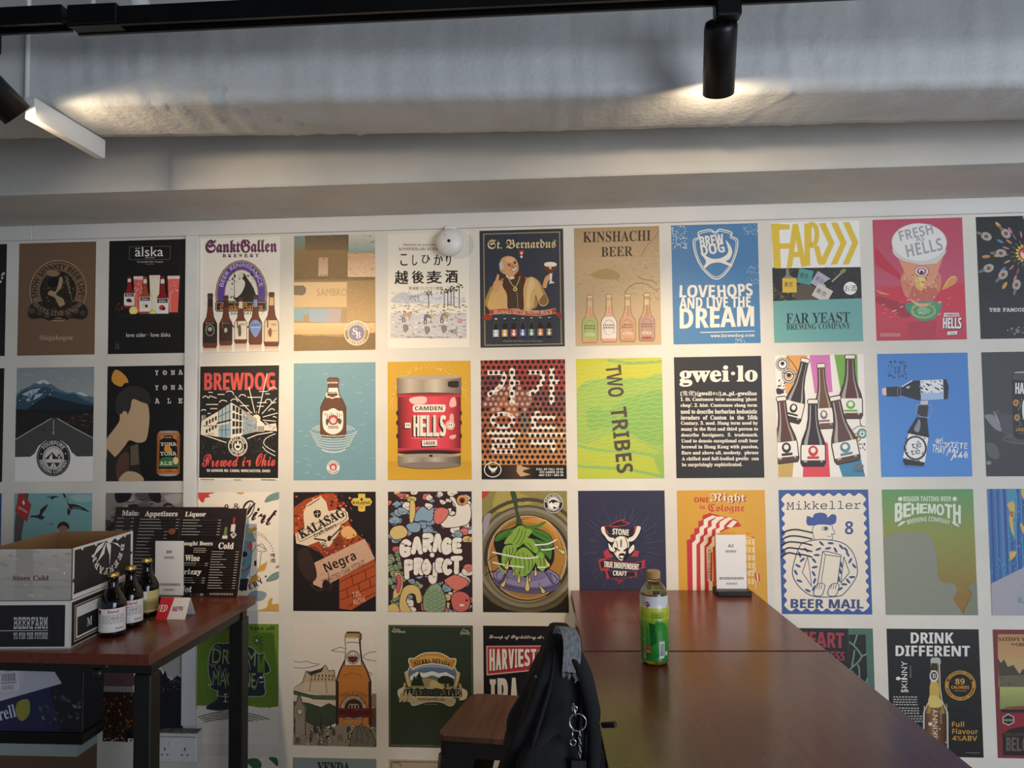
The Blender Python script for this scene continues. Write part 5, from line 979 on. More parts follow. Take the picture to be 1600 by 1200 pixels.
G(rd, 262,640, 270,620, 330,610, 300,640, 290,700, 350,690, 330,716, 280,716); G(rd, 540,650, 625,625, 625,690, 580,702, 545,700); G(dk, 275,640, 330,622, 440,640, 545,655, 600,640, 600,690, 540,706, 440,690, 330,680, 285,700); L(rd,4,275,640,330,622,440,640,545,655,625,625); L(rd,4,285,700,330,680,440,690,540,706,600,690); T('TRUE INDEPENDENT', 305,642, 580,690, cr_, 'x', 2, .05)
G(rd, 318,715, 340,705, 350,770, 330,785); G(rd, 500,745, 562,720, 560,760, 510,775); G(dk, 330,712, 440,728, 545,728, 550,762, 440,770, 345,760); L(rd,4,330,712,440,728,560,718,562,760,440,772,330,785,320,715); T('CRAFT', 376,716, 485,756, cr_, 'x', 3); S(rd, 380,785, 440,790, 500,775, 460,790, 440,805, 415,825, 420,800); S(dk, 395,790, 440,796, 470,788, 435,800, 425,812, 425,798)

poster(8, 3, (874,55, 1573,53, 1608,1060, 905,1065), 'd9a23a', 'golden poster of a striped red and white stepped building under red headings')
rd, cw = 'c5363c', 'f0e4d0'
T('ONE', 1014,112, 1132,154, rd, 'x'); T('Night', 1150,84, 1430,164, '8a2028', 'F'); T('Night', 1140,80, 1418,158, cw, 'F'); 
T('in', 1056,168, 1102,210, rd, 'F'); T('Cologne', 1126,165, 1414,245, rd, 'F')
st = ((958,462),(988,455),(988,418),(1018,410),(1018,368),(1050,360),(1050,308),(1082,300),(1082,262),(1140,240))
top = [(1140,240),(1360,300),(1385,345),(1385,380),(1305,380),(1180,420),(1180,1065),(975,1065)]
cur['ops'].append(('p', list(st)+top, rd))
for k in range(3):
    o = 42+k*64; dy = 14+k*22
    a = [(960+o,480+dy*.6),(988+o,452+dy*.5),(988+o,418+dy*.4),(1018+o,398+dy*.4),(1018+o,352+dy*.4),(1050+o,335+dy*.4),(1050+o,290+dy*.4),(1082+o,272+dy*.4),(1120+o,255+dy*.35)]
    b = [(x+34, yy+12) for x, yy in a]
    cur['ops'].append(('m', [[a[i], a[i+1], b[i+1], b[i]] for i in range(len(a)-1)], cw))
    G(cw, 960+o,480+dy*.6, 994+o,492+dy*.6, 1002+o,1065, 972+o,1065)
for k in range(3): M(cw, (1200+k*62,268+k*16, 1240+k*60,278+k*16, 1190+k*62,330+k*16, 1150+k*62,320+k*16))
G('d9a23a', 1310,360, 1390,350, 1400,420, 1500,440, 1540,1065, 1230,1065, 1180,420); M(rd, (1365,318,1398,345,1370,338), (1432,400,1465,415,1436,412), (1470,432,1500,438,1478,450)); G('b0702c',1180,420,1232,430,1232,1065,1180,1065)
G('e6d8bc', 1115,520, 1165,505, 1175,800, 1128,800); T('GERMAN STYLE', 1020,645, 1262,670, '5a2a24', 'I', -90); R(1150,560,1164,800,rd)
for i in range(3):
    for j in range(6): x = 1420+i*28; yy = 455+j*64; R(x,yy,x+18,yy+44,'f0dca8'); L('c89030',2,x+9,yy,x+9,yy+44); L('c89030',2,x,yy+20,x+18,yy+20)
L('f0e4d0',5,1400,430,1490,450,1510,860); L('f0e4d0',6,1440,730,1510,690); M(rd, (1500,728,1512,726,1520,790,1506,785), (1522,730,1534,732,1542,795,1530,792)); M(cw,(1512,728,1522,730,1530,792,1520,790))

poster(9, 3, (124,53, 806,48, 847,1000, 160,997), '3c5a9c', 'white and blue postage stamp poster of a hatted man hugging a box')
def qxy(u, v): return (124+682*u+(36+5*u)*v, 53-5*u+(944+8*u)*v)
ed = []
def side(p, q, n, nx, ny):
    for i in range(n*6):
        f = i/(n*6); b = .018*math.cos(2*math.pi*f*n)
        ed.append(qxy(p[0]+(q[0]-p[0])*f+nx*b, p[1]+(q[1]-p[1])*f+ny*b*.7))
side((.045,.04),(.955,.04),8,0,1); side((.955,.04),(.955,.965),12,-1,0); side((.955,.965),(.045,.965),8,0,-1); side((.045,.965),(.045,.04),12,1,0)
cr_, bl = 'eadfce', '3b4f86'
cur['ops'].append(('p', ed, cr_))
T('Mikkeller', 185,138, 752,205, '2f3f66', 'M', 0, -.015); T('8', 632,290, 696,390, bl, 'b')
S('41599c', 340,260, 355,252, 385,262, 400,235, 450,225, 490,238, 500,262, 530,238, 562,245, 566,285, 545,312, 450,316, 350,322)
ln = '33456f'
S(cr_, 395,325, 520,318, 540,350, 556,378, 550,390, 530,388, 538,405, 532,432, 460,432, 402,430, line=ln, w=5); R(390,300,545,316,'41599c'); E(482,346,22,13,cr_); O(482,346,22,13,5,ln); E(486,346,12,11,ln); L(ln,4,495,405,530,408)
S(cr_, 290,480, 350,445, 450,430, 560,440, 640,470, 700,540, 730,650, 715,730, 640,830, 580,862, 400,862, 300,800, 245,720, 240,640, line=ln, w=7)
rg = random.Random(12)
for x, yy, a in ((455,460,45),(525,458,5),(432,503,-20),(505,497,-10),(562,510,60),(605,485,50),(640,505,45),(655,540,60),(340,510,40),(310,585,-40),(278,630,30),(262,680,60),(290,745,20),(355,818,25),(420,548,0),(400,590,50),(405,640,-10),(398,690,60),(405,745,-70),(400,800,-60),(290,545,70),(675,590,-60),(705,630,50),(690,715,-5),(660,745,50),(630,770,5),(600,805,-30),(605,620,80),(600,670,75),(590,730,80)): E(x,yy,9,24,bl,a+90)
G(cr_, 350,560, 312,680, 380,780, 372,700); L(ln,5, 350,560, 312,680, 380,780); L(ln,5,350,560,372,690,382,790); L(ln,5,625,560,670,680,605,760,625,560)
G(cr_, 465,520, 605,545, 575,790, 430,770, 440,700); L(ln,6, 465,522, 425,790); L(ln,6, 465,520, 500,520, 605,548, 575,790); L(ln,6, 485,545, 600,560); L(ln,5, 485,545, 455,760); L(ln,5,465,520,485,545)
for px in (400, 508):
    S(cr_, px,850, px+12,790, px+40,765, px+80,770, px+78,810, px+55,858, line=ln, w=6)
    for i in range(3): L(ln,5, px+28+i*17,772, px+20+i*17,806)
for i, yy in enumerate((360,405,448,492,530)): K('1d1c22', 11, 148,yy+25+i*3, 200,yy+2, 260,yy-6+i*4, 330,yy+6+i*3, 385,yy+18+i*4)
T('BEER MAIL', 225,882, 778,950, bl, 'x', 0, .006)

poster(10, 3, (900,48, 1605,46, 1640,1007, 940,1007), ('5f9a62','8f6a34'), 'green to ochre poster with big grey rounded shape under white arched lettering')
R(890,40,1620,400,'5f9a62','8f9446'); R(890,400,1660,1010,'8f9446','94682f'); 
wt = 'dfe6d6'
T('BIGGER TASTING BEER', 1068,102, 1437,140, wt, 'b'); E(1044,122,17,17,wt); E(1464,122,17,17,wt)
for i, ch in enumerate('BEHEMOTH'):
    x0 = 1002+i*64; k = abs(i-3.5)/3.5; T(ch, x0, 160-2*k, x0+60, 222+68*k*k+10, wt, 'x', 0, .25*(i-3.5)/3.5)
A('BREWING COMPANY', 1260,760, 466, 34, -20, 20, wt, 'b'); S(wt, 1022,335, 1050,300, 1085,295, 1060,318); S(wt, 1440,298, 1470,305, 1500,335, 1460,322)
# the brand's creature is left out: a plain grey mound keeps its place
S('8a8d7c', 880,760, 915,440, 1000,390, 1120,376, 1240,390, 1300,450, 1325,560, 1345,740, 1450,770, 1480,820, 1455,890, 1500,1060, 880,1060); S('82856f',1530,1010,1590,850,1560,790,1640,770,1680,1010)

poster(11, 3, (767,50, 1510,48, 1560,1135, 808,1135), '3a66a4', 'blue streaked forest poster with yellow flecks, grey lower corner, right edge of picture')
RH(760,40,1600,900,'3a62a0','4a7ab4','35559a','4a8ab8','34528f','4a7ab0')
for i in range(14): x = 775+i*26; L(('5a8cc0','2f4f92','4688b8','3a5a9c')[i%4], 9+(i*5)%9, x,45, x+20+(i%3)*8,860)
S('4a94b4', 925,50, 1000,50, 1010,300, 985,500, 940,300); S('d8b45a', 930,180, 980,160, 990,230, 975,320, 985,450, 960,400, 945,320, 950,240); S('c0484a', 945,250, 975,245, 970,295); S('d8b45a', 950,590, 1000,585, 995,620, 970,650, 955,660); S('d8b45a', 1040,60, 1092,50, 1092,130, 1060,140); S('d8b45a',1035,340,1075,390,1060,430,1040,390); N(940,60,1200,740,130,8,'e8e4d8 d8b45a 7ab0c8 2f4f92',171)
N(800,640,1000,790,60,10,'4a94b4 3a78a8 5aa0b8',172,3,70)
G('aaa7b0', 780,870, 1100,700, 1600,500, 1600,1150, 780,1150); T('THE', 1058,862, 1130,915, 'c0504a', 'n', -4); T('BLACK', 1018,978, 1130,1030, '5a8ca0', 'b', 3)
# ---------------------------------------------------------------- fourth row and the tops of the fifth
poster(2, 4, (220,170, 785,165, 780,858, 218,860), 'dcd8d2', 'white poster behind the table legs with pink and dark skyline and brown lower painting')
T('ALE', 640,238, 782,292, '7a2c30', 'Y'); S('b8b4b0', 630,420, 640,340, 690,290, 760,295, 790,340, 785,420, 740,480, 700,485, 650,455)
S('6a4a50', 225,450, 300,436, 380,438, 425,450, 425,540, 225,540); N(228,440,425,535,60,9,'8a4a5c 4a3a40 7a6a58 9a5a68',181); R(225,540,430,572,'a8a49c'); 
for i in range(12): L('4a4644',4,232+i*17,542,232+i*17,570)
R(222,572,785,858,'33241c'); N(225,580,430,850,120,16,'6a3a1c 8a5a2a 2a1a14 a8743a 4a2c1c',182); R(590,560,785,790,'24252c'); N(600,570,785,780,40,14,'2c2d36 1c1d22 34353e',183); N(600,780,785,855,40,12,'c8a880 2a1c18 4a3428 8a6a48',184)
G('26242a', 590,470, 625,440, 640,470, 655,440, 672,480, 700,500, 740,470, 785,490, 785,572, 590,572); N(600,490,785,565,50,7,'6a6c78 3a3c48 8a8c94',185); N(222,835,785,860,40,10,'dcd8d2',186)
R(385,800,610,890,'1a1818'); T('BEER', 398,838, 600,875, 'd8d4cc', 'x')

poster(3, 4, (915,30, 1545,25, 1545,1000, 912,1012), 'ece4d6', 'white and green poster of a navy head in profile filled with drawn lettering')
G('6a8a2c', 905,20, 1560,15, 1560,690, 1480,700, 1400,705, 1300,690, 1200,720, 1100,745, 1030,738, 990,712, 905,740)
for i in range(20): S('ece4d6', 915+i*5,722+(i%2)*10, 925+i*5,700+(i%2)*12, 932+i*5,740)
N(930,100,1540,660,46,6,'3a4a22 2a3030',191); N(910,30,1545,700,90,20,'73942f 628028 7c9c38',192)
T('Turn on. Hop in. Take off.', 940,48, 1520,88, '2a3326', 'b', 0, -.004)
S('2a3440', 1050,200, 1120,190, 1240,190, 1340,220, 1390,270, 1430,265, 1445,310, 1470,360, 1482,405, 1460,425, 1430,432, 1440,480, 1445,500, 1438,530, 1446,580, 1420,612, 1330,615, 1300,620, 1310,690, 1260,720, 1030,735, 990,712, 1060,660, 1085,620, 1080,580, 1040,570, 1005,525, 1030,530, 1005,430, 1010,300)
C('d8dcc8', 4, 1050,200, 1120,190, 1240,190, 1340,220, 1390,270, 1430,265, 1445,310, 1470,360, 1482,405, 1460,425, 1430,432, 1440,480, 1445,500, 1438,530, 1446,580, 1420,612, 1330,615, 1300,620, 1085,620, 1080,580, 1040,570, 1005,525, 1030,530, 1005,430, 1010,300)
lw = '9ab06a'
for p in ((1030,240,1080,210,1100,260,1090,330,1050,370,1010,360),(1115,270,1160,250,1170,290,1140,320,1160,340),(1180,240,1180,380,1240,380),(1260,390,1300,270,1330,400),(1030,390,1050,370,1075,430,1095,370,1110,500),(1120,430,1140,400,1140,560),(1170,420,1210,400,1200,560,1230,540),(1240,420,1250,570,1300,440,1310,560),(1330,460,1360,560,1390,470)): K(lw,5,*p)
L('d8dcc8',7,1400,500,1440,495); T('M', 1385,280, 1440,420, '6a8a2c', 'x'); E(1412,460,14,9,'ece4d6'); T('DREAM', 1035,240, 1370,360, lw, 'n', 3); T('MACHINE', 1040,420, 1370,540, lw, 'n', 2); T('IPA', 1125,600, 1240,668, 'e4e0d0', 'M')
for i in range(8): a = math.radians(i*45); L('26303a',6,1385,160,1385+42*math.sin(a),160-42*math.cos(a))
E(1380,160,11,11,'c8d0c8'); K('26303a',4,1410,180,1425,200,1405,215,1420,235,1395,235)
for i in range(4): DA(1200,1480, 735-i*18, 735-i*18, 8, -22+i, 22-i*3, '4a463e', 30+i)
K('c8c2b4',2,912,940,1200,935,1545,930)

poster(4, 4, (125,45, 765,42, 762,977, 123,975), 'e3dacd', 'cream poster of an amber beer bottle towering over an inked castle city')
ln = '2c2622'
for p in ((128,330,180,340,230,330,270,345,325,352,270,372,200,385,128,380),(420,245,460,230,490,218,530,235,545,255,480,255,420,245),(765,250,720,255,690,268,665,290,690,310,765,322),(655,370,690,385,700,405,730,420,715,435,680,430)): K(ln,4,*p)
G('cdb9a0', 128,545, 190,500, 250,480, 460,480, 465,590, 340,590, 128,560); L(ln,4,130,540,200,490,250,482,455,485,470,590); G('bfa88e', 195,500, 225,410, 265,415, 340,390, 375,356, 400,400, 445,395, 455,490, 250,480); L(ln,5,195,500,225,405,262,412,345,385,375,356,400,405,440,395,452,480); G('3a3430',225,410,260,415,340,390,365,368,345,410,260,440)
for i in range(7): R(265+i*27,432,274+i*27,450,ln); R(262+i*27,460,270+i*27,475,ln)
L(ln,4,265,480,250,560); L(ln,4,375,480,385,575)
G('4f5f42', 128,555, 250,585, 300,590, 460,590, 465,625, 280,620, 128,590); L(ln,4,128,560,240,590,270,620,460,630); G('d6c2aa',128,600,260,625,465,640,465,680,300,660,128,640); G('3f4a3a', 128,640, 240,650, 340,680, 400,650, 465,680, 465,800, 340,850, 128,860); G('5a4a3c',690,690,765,680,765,830,700,830); G('8a7a66',720,600,740,570,765,575,765,680,720,680)
Bt(590,108,850,252,'c07a35','stub',None,'fff','8a6a40',edge=ln); G('e3dacd', 528,136, 634,136, 636,190, 640,230, 652,358, 524,358, 532,230, 526,180); L(ln,5,528,136,526,180,532,230,522,360,652,358,640,230,636,180,634,136); K(ln,5,535,185,580,178,636,185); G('b08a4a',526,112,632,112,636,138,522,138); K(ln,4,522,138,580,146,636,138)
E(586,295,52,54,ln); E(586,295,47,49,'d8cfc0'); G('6a2a2c',548,290,624,290,618,325,586,340,554,325); O(586,292,38,40,4,ln); T('I&G',560,275,612,300,ln,'b')
K('8a4a1c',5,510,445,560,420,620,425,660,445); A('INNIS & GUNN',590,780,196,30,-30,30,'6a3a1c','n'); E(590,690,105,108,'6a2e26'); E(590,690,96,100,'3a2a24'); O(590,690,84,88,26,'b8a88c'); A('OAK AGED BEER',590,690,74,22,-70,70,ln,'n',0,78)
for x in (566,590,614): O(x,676,14,20,6,'b8b0a0')
G('6a2626',470,688,738,684,738,756,470,762); T('INNIS&GUNN',480,702,716,736,'2a1414','b'); W(545,745,630,754,1,'2a1414',5); G('b8824a',510,770,660,768,640,815,540,815)
L(ln,4,500,790,510,770,660,768,650,815)
rg = random.Random(31); G('8d8473', 128,810, 210,790, 290,830, 400,840, 540,800, 600,850, 765,830, 765,985, 123,985)
for i in range(46):
    x = rg.uniform(125,750); yy = rg.uniform(820,960); w_, h_ = rg.uniform(14,34), rg.uniform(20,56); c = rg.choice(('a09684','6f675a','b4a894','4f493f','8a7f6c')); G(c, x,yy, x+w_/2,yy-14, x+w_,yy, x+w_,yy+h_, x,yy+h_); L(ln,3.5, x,yy+h_, x,yy, x+w_/2,yy-14, x+w_,yy, x+w_,yy+h_); R(x+w_*.3,yy+8,x+w_*.6,yy+20,ln)
G('8d8473', 150,640, 160,600, 172,580, 185,600, 200,650, 225,680, 225,770, 130,770, 130,680); L(ln,5,130,770,135,680,155,640,172,580,190,640,215,680,225,770); E(178,718,20,21,'dcd2c0'); O(178,718,20,21,5,ln); L(ln,4,178,718,178,705); L(ln,4,178,718,188,722); R(140,770,220,900,'948a78'); L(ln,5,140,770,140,900); L(ln,5,220,770,220,900)
for x in (290,415,340): G('3a3430',x-10,850,x,730 if x == 340 else 785,x+10,850)
S('6f6a60', 560,960, 575,880, 610,830, 650,820, 700,840, 740,900, 745,975, 560,975); C(ln,5,560,960,575,880,610,830,650,820,700,840,740,900,745,975,560,975)
for x in (610,650,695): K(ln,4,x,960,x+4,890,640+(x-650)*.3,830)
E(650,812,14,16,'6f6a60'); N(125,880,765,975,110,6,'2c2622 b4a894 4a443a',193)

poster(5, 4, (873,57, 1485,57, 1482,963, 873,963), '2f3a29', 'dark green poster with a gold scroll badge over a painted mountain stream')
L('8a8f74',3,882,66,1476,66,1474,953,882,953,882,66); L('141a12',8,876,60,1482,60,1480,960,876,960,876,60)
T('Purest', 905,80, 955,97, 'c8c4a8', 'I', 6); T('Ingredients', 896,95, 998,120, 'c8c4a8', 'I', 3); T('Finest', 1408,84, 1456,100, 'c8c4a8', 'I', 10); T('Quality', 1396,100, 1466,130, 'c8c4a8', 'I', 4); W(890,945,1200,952,1,'5a6450',3); N(880,320,1480,500,24,10,'26301f 364230',194,2,0)
E(1190,440,185,165,'d8d0a8'); E(1190,440,178,158,'5c7088'); S('8a9ab0',1030,400,1100,350,1280,350,1350,400,1300,380,1150,372)
G('d8d8d4',1030,440,1080,405,1130,415,1190,400,1240,415,1290,405,1350,440,1350,470,1030,470); G('5a6a5c',1080,430,1130,450,1190,430,1250,450,1300,432,1360,460,1360,520,1020,520); G('9a8c58',1030,480,1150,450,1250,470,1360,490,1360,560,1030,560); S('a8b4b0',1180,470,1230,480,1200,510,1240,540,1150,560,1130,530,1170,510); S('c8b478',1170,500,1220,480,1270,510,1260,550,1200,540)
for x, t, w_ in ((1095,400,36),(1060,430,28),(1330,440,24)): M('1f2a1e', (x,t, x+w_,510, x-w_,510))
S('1f2a1e',1225,470,1260,435,1310,440,1340,470,1310,490,1250,490); M('1f2a1e',(1280,480,1290,480,1292,520,1278,520))
S('c08a3e', 1022,310, 1060,305, 1100,280, 1140,265, 1190,262, 1245,265, 1290,285, 1320,305, 1360,308, 1352,360, 1330,380, 1310,365, 1260,352, 1190,345, 1120,355, 1075,370, 1050,385, 1028,355, line='e6dcc0', w=7); S('d8a654',1070,330,1130,292,1190,285,1250,292,1315,330,1300,345,1190,325,1080,350); K('7a4f20',4,1030,320,1060,345,1055,372); K('7a4f20',4,1350,320,1325,345,1325,372)
A('SIERRA NEVADA',1190,700,360,34,-20,20,'26201a','Z')
for s in (-1, 1):
    for i in range(8): E(1190+s*(185-i*2-(i*i)*.2)+s*4,440+i*14-30,15,8,'c8b078',s*40); E(1190+s*(200+i*1),500+i*8,14,9,'b89a58',s*60)
    S('d8ceb0',1190+s*200,520,1190+s*250,545,1190+s*240,600,1190+s*190,610,1190+s*215,570)
G('2f3a29',985,525,1400,525,1400,590,985,590); T('PALE ALE',988,526,1392,592,'d8d0b4','Y'); T('PALE ALE',994,531,1386,586,'14170f','Y')
S('b8ac84',1050,595,1330,595,1345,640,1310,655,1250,628,1150,628,1060,655,1035,640,line='e0d8bc',w=4); T('HANDCRAFTED ALE',1085,599,1280,616,'26201a','Z'); W(1135,642,1225,650,1,'8a8f74',5)
for x in (960,990,1020): S('b8ac84',x,560,x+20,575,x+15,620,x-10,630,x-5,590)

poster(6, 4, (127,108, 1090,118, 1092,1480, 130,1480), '181617', 'black poster half behind the backpack with red banner and heavy white letters')
T('Lineup of Big-hitting American', 192,212, 960,268, 'dcd6ce', 'C', 0, .01)
G('c8a8a4', 160,336, 900,330, 900,590, 162,668); G('b13038', 174,348, 900,342, 900,578, 176,650)
for i, ch in enumerate('HARVIESTOUN'):
    x0 = 196+i*72-(36 if i > 4 else 0); w_ = 26 if ch == 'I' else 62; h_ = 622-i*9; T(ch, x0+9,378,x0+w_+9,h_-2,'3a1418','x'); T(ch, x0,370,x0+w_,h_-8,'e8e0d6','x')
T('I', 198,708, 268,1090, 'ded6cc', 'x'); T('P', 285,695, 402,1090, 'ded6cc', 'x'); T('A', 420,690, 520,1090, 'ded6cc', 'x'); E(660,980,130,260,'ded6cc'); E(668,980,118,245,'b13038')

poster(9, 4, (75,88, 1088,98, 1140,1500, 110,1490), '4c6e62', 'teal and black poster with red HEART lettering, cut off by the table edge')
G('1f1d20', 210,92, 815,100, 830,545, 770,600, 640,900, 215,900); L('3a3436',4,222,100,800,105,812,480); T('HEART', 258,125, 768,292, 'a03a48', 'x', 0, .04); T('OF', 486,280, 536,322, 'a03a48', 'n'); T('DARKNESS', 262,340, 776,440, 'a03a48', 'x', 0, .02); L('6a2a34',4,410,300,470,302); L('6a2a34',4,560,304,650,306); W(480,500,780,525,1,'7a3a44',6)
G('201e20', 822,165, 1008,165, 1028,640, 1010,720, 960,760, 1030,800, 1060,1500, 600,1500, 780,560, 830,540)
gt = '6f8f82'
for p in ((915,165,890,240,870,275,825,240),(870,275,920,330,970,395,1025,370),(970,395,930,460,850,530,780,600),(885,330,870,430,855,520),(920,490,940,560,935,720),(855,560,930,680,960,720),(1030,640,1010,690,960,720,900,715),(780,600,760,560),(1040,760,960,830,900,760)): K(gt, 17, *p)

poster(10, 4, (230,115, 943,118, 980,1122, 262,1118), '161515', 'black poster reading DRINK DIFFERENT over a lit golden bottle and calorie badge')
w = 'e6e2de'
T('DRINK', 418,145, 750,230, w, 'x', 0, .0); T('DIFFERENT', 300,248, 876,330, w, 'x')
T('SKINNY', 246,470, 490,515, w, 'n', -90); T('BRANDS', 370,445, 462,457, '9a9692', 'n', -90); T('LAGER', 340,600, 402,614, w, 'b'); E(320,507,18,14,w); L(w,6,320,507,390,507)
for i, (y0, n) in enumerate(((648,4),(735,3),(798,3))): W(282+i*20, y0, 470+i*18, y0+n*20, n, 'b8b4b0', 60+i, .45)
Bt(610,350,1100,180,'7a5a26','long',None,'fff','b8b4ac',edge='c8c4bc',shine='a8863c'); S('c8a850',570,540,620,530,640,600,630,660,590,680,565,650); S('d8c070',560,650,610,640,660,690,640,730,560,725); R(566,385,626,440,'2a2622'); N(570,370,640,430,16,6,'b8b4ac 6a6662',201); E(597,487,34,46,'d8d4ce'); E(597,484,24,32,'2a2826'); T('B',584,466,612,502,'d8d4ce','S'); RH(526,780,694,1110,'4a2e18','8a5a28','6a4220','3a2414'); L('e0dcd4',5,522,720,520,900); L('c8c4bc',4,694,700,698,1000)
T('SKINNY', 490,840, 720,880, 'e0dcd2', 'n', -90); E(568,862,16,14,'e0dcd2'); T('BRANDS',600,800,700,812,'b8b4ac','n',-90)
for p in ((600,760),(655,712),(560,960),(690,1005),(640,900)): E(p[0],p[1],5,6,'e8e0c8')
O(800,558,104,104,28,'c08a38'); O(800,558,118,116,3,'c08a38'); A('GLUTEN FREE • VEGAN',800,558,97,16,-62,62,'2a1c0c','b'); A('4.0% ABV',800,558,111,15,212,148,'2a1c0c','b',1); DA(800,558,104,104,10,100,140,'2a1c0c',3); DA(800,558,104,104,10,220,260,'2a1c0c',4); T('89',760,504,834,550,'d09a44','x'); T('CALORIES',730,560,868,584,'d09a44','x'); W(755,595,850,607,1,'b8843a',3); E(706,518,9,10,'2a1c0c'); E(890,518,9,10,'2a1c0c')
T('Full',734,840,828,882,'c89240','b'); T('Flavour',736,895,934,938,'c89240','b'); T('4%ABV',736,950,928,990,'c89240','b'); W(842,1080,945,1090,1,'8a8682',4)

poster(11, 4, (1045,118, 1790,122, 1830,1120, 1083,1118), '7a3238', 'maroon framed poster of a misty lake with dark mountains, right edge of picture')
R(1086,155,1760,345,'b98a5c','c49a68'); R(1090,345,1780,565,'c0a070','b8a880'); G('4a4434', 1088,345, 1110,380, 1135,350, 1165,410, 1210,395, 1240,440, 1260,465, 1285,425, 1310,440, 1350,380, 1500,420, 1780,400, 1780,570, 1095,570); G('6a6450',1095,480,1300,470,1780,480,1780,570,1095,570); N(1098,500,1240,565,30,12,'2f3a26 3f4a30',211,.5,0)
R(1100,565,1780,740,'b0b46a','7f8c54'); N(1105,570,1300,650,26,8,'8a9458 6a7a48',212,.6,0); G('1f1c1c',1108,740,1330,720,1780,745,1780,765,1112,765); G('8a4a2c',1140,722,1330,708,1330,738,1145,742)
G('8f2430',1112,765,1780,760,1790,900,1118,920); G('241c1c',1120,930,1180,890,1260,875,1400,860,1790,860,1800,1095,1125,1095)
M('c8bcb0',(1120,800,1166,772,1214,798,1214,842,1168,866,1122,845)); M('201c1c',(1128,804,1166,781,1206,802,1206,838,1168,857,1130,841)); T('TRAPPIST',1132,815,1204,832,'b8aca0','x'); T('SATISFY YOUR',1092,180,1400,208,'2f2418','S',0,.0); T('GREAT THIRST',1232,222,1480,248,'2f2418','S'); T('the',1190,224,1228,238,'2f2418','I'); T('DISCOVER THE',1138,922,1380,945,'5a4a44','b'); 
tall('BELGIUM',1146,955,1420,1062,'6a5a50')

# tops of the lowest row
poster(3, 5, (912,1050, 1545,1045, 1545,2020, 912,2030), 'ece4d6', 'white poster with green leaves at its top, lowest row right of the table leg')
S('3f6a44',1470,1052,1530,1050,1545,1090,1540,1120,1510,1095); S('3f6a44',1300,1080,1380,1060,1420,1110,1380,1160); N(1000,1200,1500,1900,60,40,'3f6a44 5a8a54',221)
poster(4, 5, (123,1072, 760,1078, 758,2010, 120,2006), '7d8f92', 'grey blue poster with dark heading at the foot of the wall')
T('YENDA', 310,1105, 560,1190, '1d2226', 'Z'); R(120,1250,760,2010,'5a7278','3f565c')
poster(5, 5, (860,1080, 1480,1082, 1478,2010, 860,2006), 'b9a88c', 'tan poster with ornate frame at the foot of the wall beside the stool')
L('4a3c2c',5,880,1098,1460,1098,1458,1990,882,1990,880,1098); K('4a3c2c',5,890,1110,930,1105,950,1130); E(1170,1600,200,240,'8a7450')
# ---------------------------------------------------------------- print for cards, cartons and boards (sheet coordinates in pixels of their own)
sheet('carton_front', (0,0, 500,0, 500,276, 0,276), 'd9d6d0', .232, .127)
G('17171a', -10,22, 470,22, 470,258, -10,258); T('BEERFARM', 175,90, 372,156, 'b8b6b2', 'Y'); L('b8b6b2',4,60,166,372,166); T("LIFE'S TO FOR THE FUTURE"[7:], 175,176, 372,214, 'b8b6b2', 'Y')
sheet('carton_side', (0,0, 660,0, 660,276, 0,276), 'd9d6d0', .300, .127)
G('1b1a1d', 12,12, 650,12, 650,262, 12,262); G('cfa890', 40,36, 620,36, 620,244, 40,244); G('1b1a1d',46,42,614,42,614,238,46,238); G('dedbd6',56,50,604,50,604,230,56,230); G('1b1a1d',66,60,594,60,594,220,66,220); R(60,54,600,110,'d8d6d2'); T('M', 160,140, 210,190, 'd9d6d0', 'S')
sheet('flap_front', (0,0, 500,0, 500,296, 0,296), ('b3aea6','a8a49c'), .232, .134)
R(0,0,500,60,'c0bbb2','b3aea6'); R(180,0,280,296,'a29d96'); L('8f8a82',2,0,170,500,180); L('8a857c',2,0,215,500,222); N(0,0,500,296,60,20,'aca79f bab5ac a09b93',301,3,5); T('Store Cold', 165,152, 372,182, '6a4a36', 'Z'); E(462,140,6,6,'efe8dc')
sheet('flap_side', (0,0, 660,0, 660,296, 0,296), 'e0ddd8', .290, .134)
G('232124', 14,14, 632,14, 632,268, 14,268); N(20,20,630,260,30,30,'29272a 1f1d20',302,4,-12)
for x in (90,230,560): E(x,16,11,11,'e8e4dc')
wt = 'ece9e4'
M(wt, (340,10, 440,10, 380,40), (338,22, 392,44, 385,120, 350,60), (338,22, 320,90, 245,128, 300,60), (330,14, 300,44, 190,92, 250,30), (392,30, 430,44, 520,90, 470,50), (440,10, 540,14, 470,34))
G(wt, 372,50, 396,50, 384,180); A('BEERFARM', 370,40, 148, 46, 96, 262, wt, 'Y')
G('232124',14,262,632,262,632,270,14,270)
def btl(name, bg, gold):
    sheet(name, (0,0, 220,0, 220,160, 0,160), bg, .090, .064)
    if gold:
        R(0,60,220,160,'b09a58'); R(60,14,100,60,'e8e6e0')
        for i in range(9): R(64+i*4,18,66+i*4+(i%2),52,'2a2a2c')
        R(120,0,220,60,'c8b878'); W(70,80,200,140,5,'5a4a28',9)
    else:
        R(12,8,42,38,'8a3a2c'); G('3a2a2c',14,10,40,10,26,36); T('Duvel', 90,8, 160,32, 'b8383c', 'Z'); W(12,44,200,108,5,'8a8688',10,.42); R(110,62,160,68,'d09a9c'); W(12,116,60,124,1,'aaa6a8',11); W(140,132,200,146,1,'4a4648',12); L('c8b0a0',1.5,12,150,208,150)
btl('bottle_label', 'dddbd9', 0); btl('bottle_label_gold', 'dcdad6', 1)
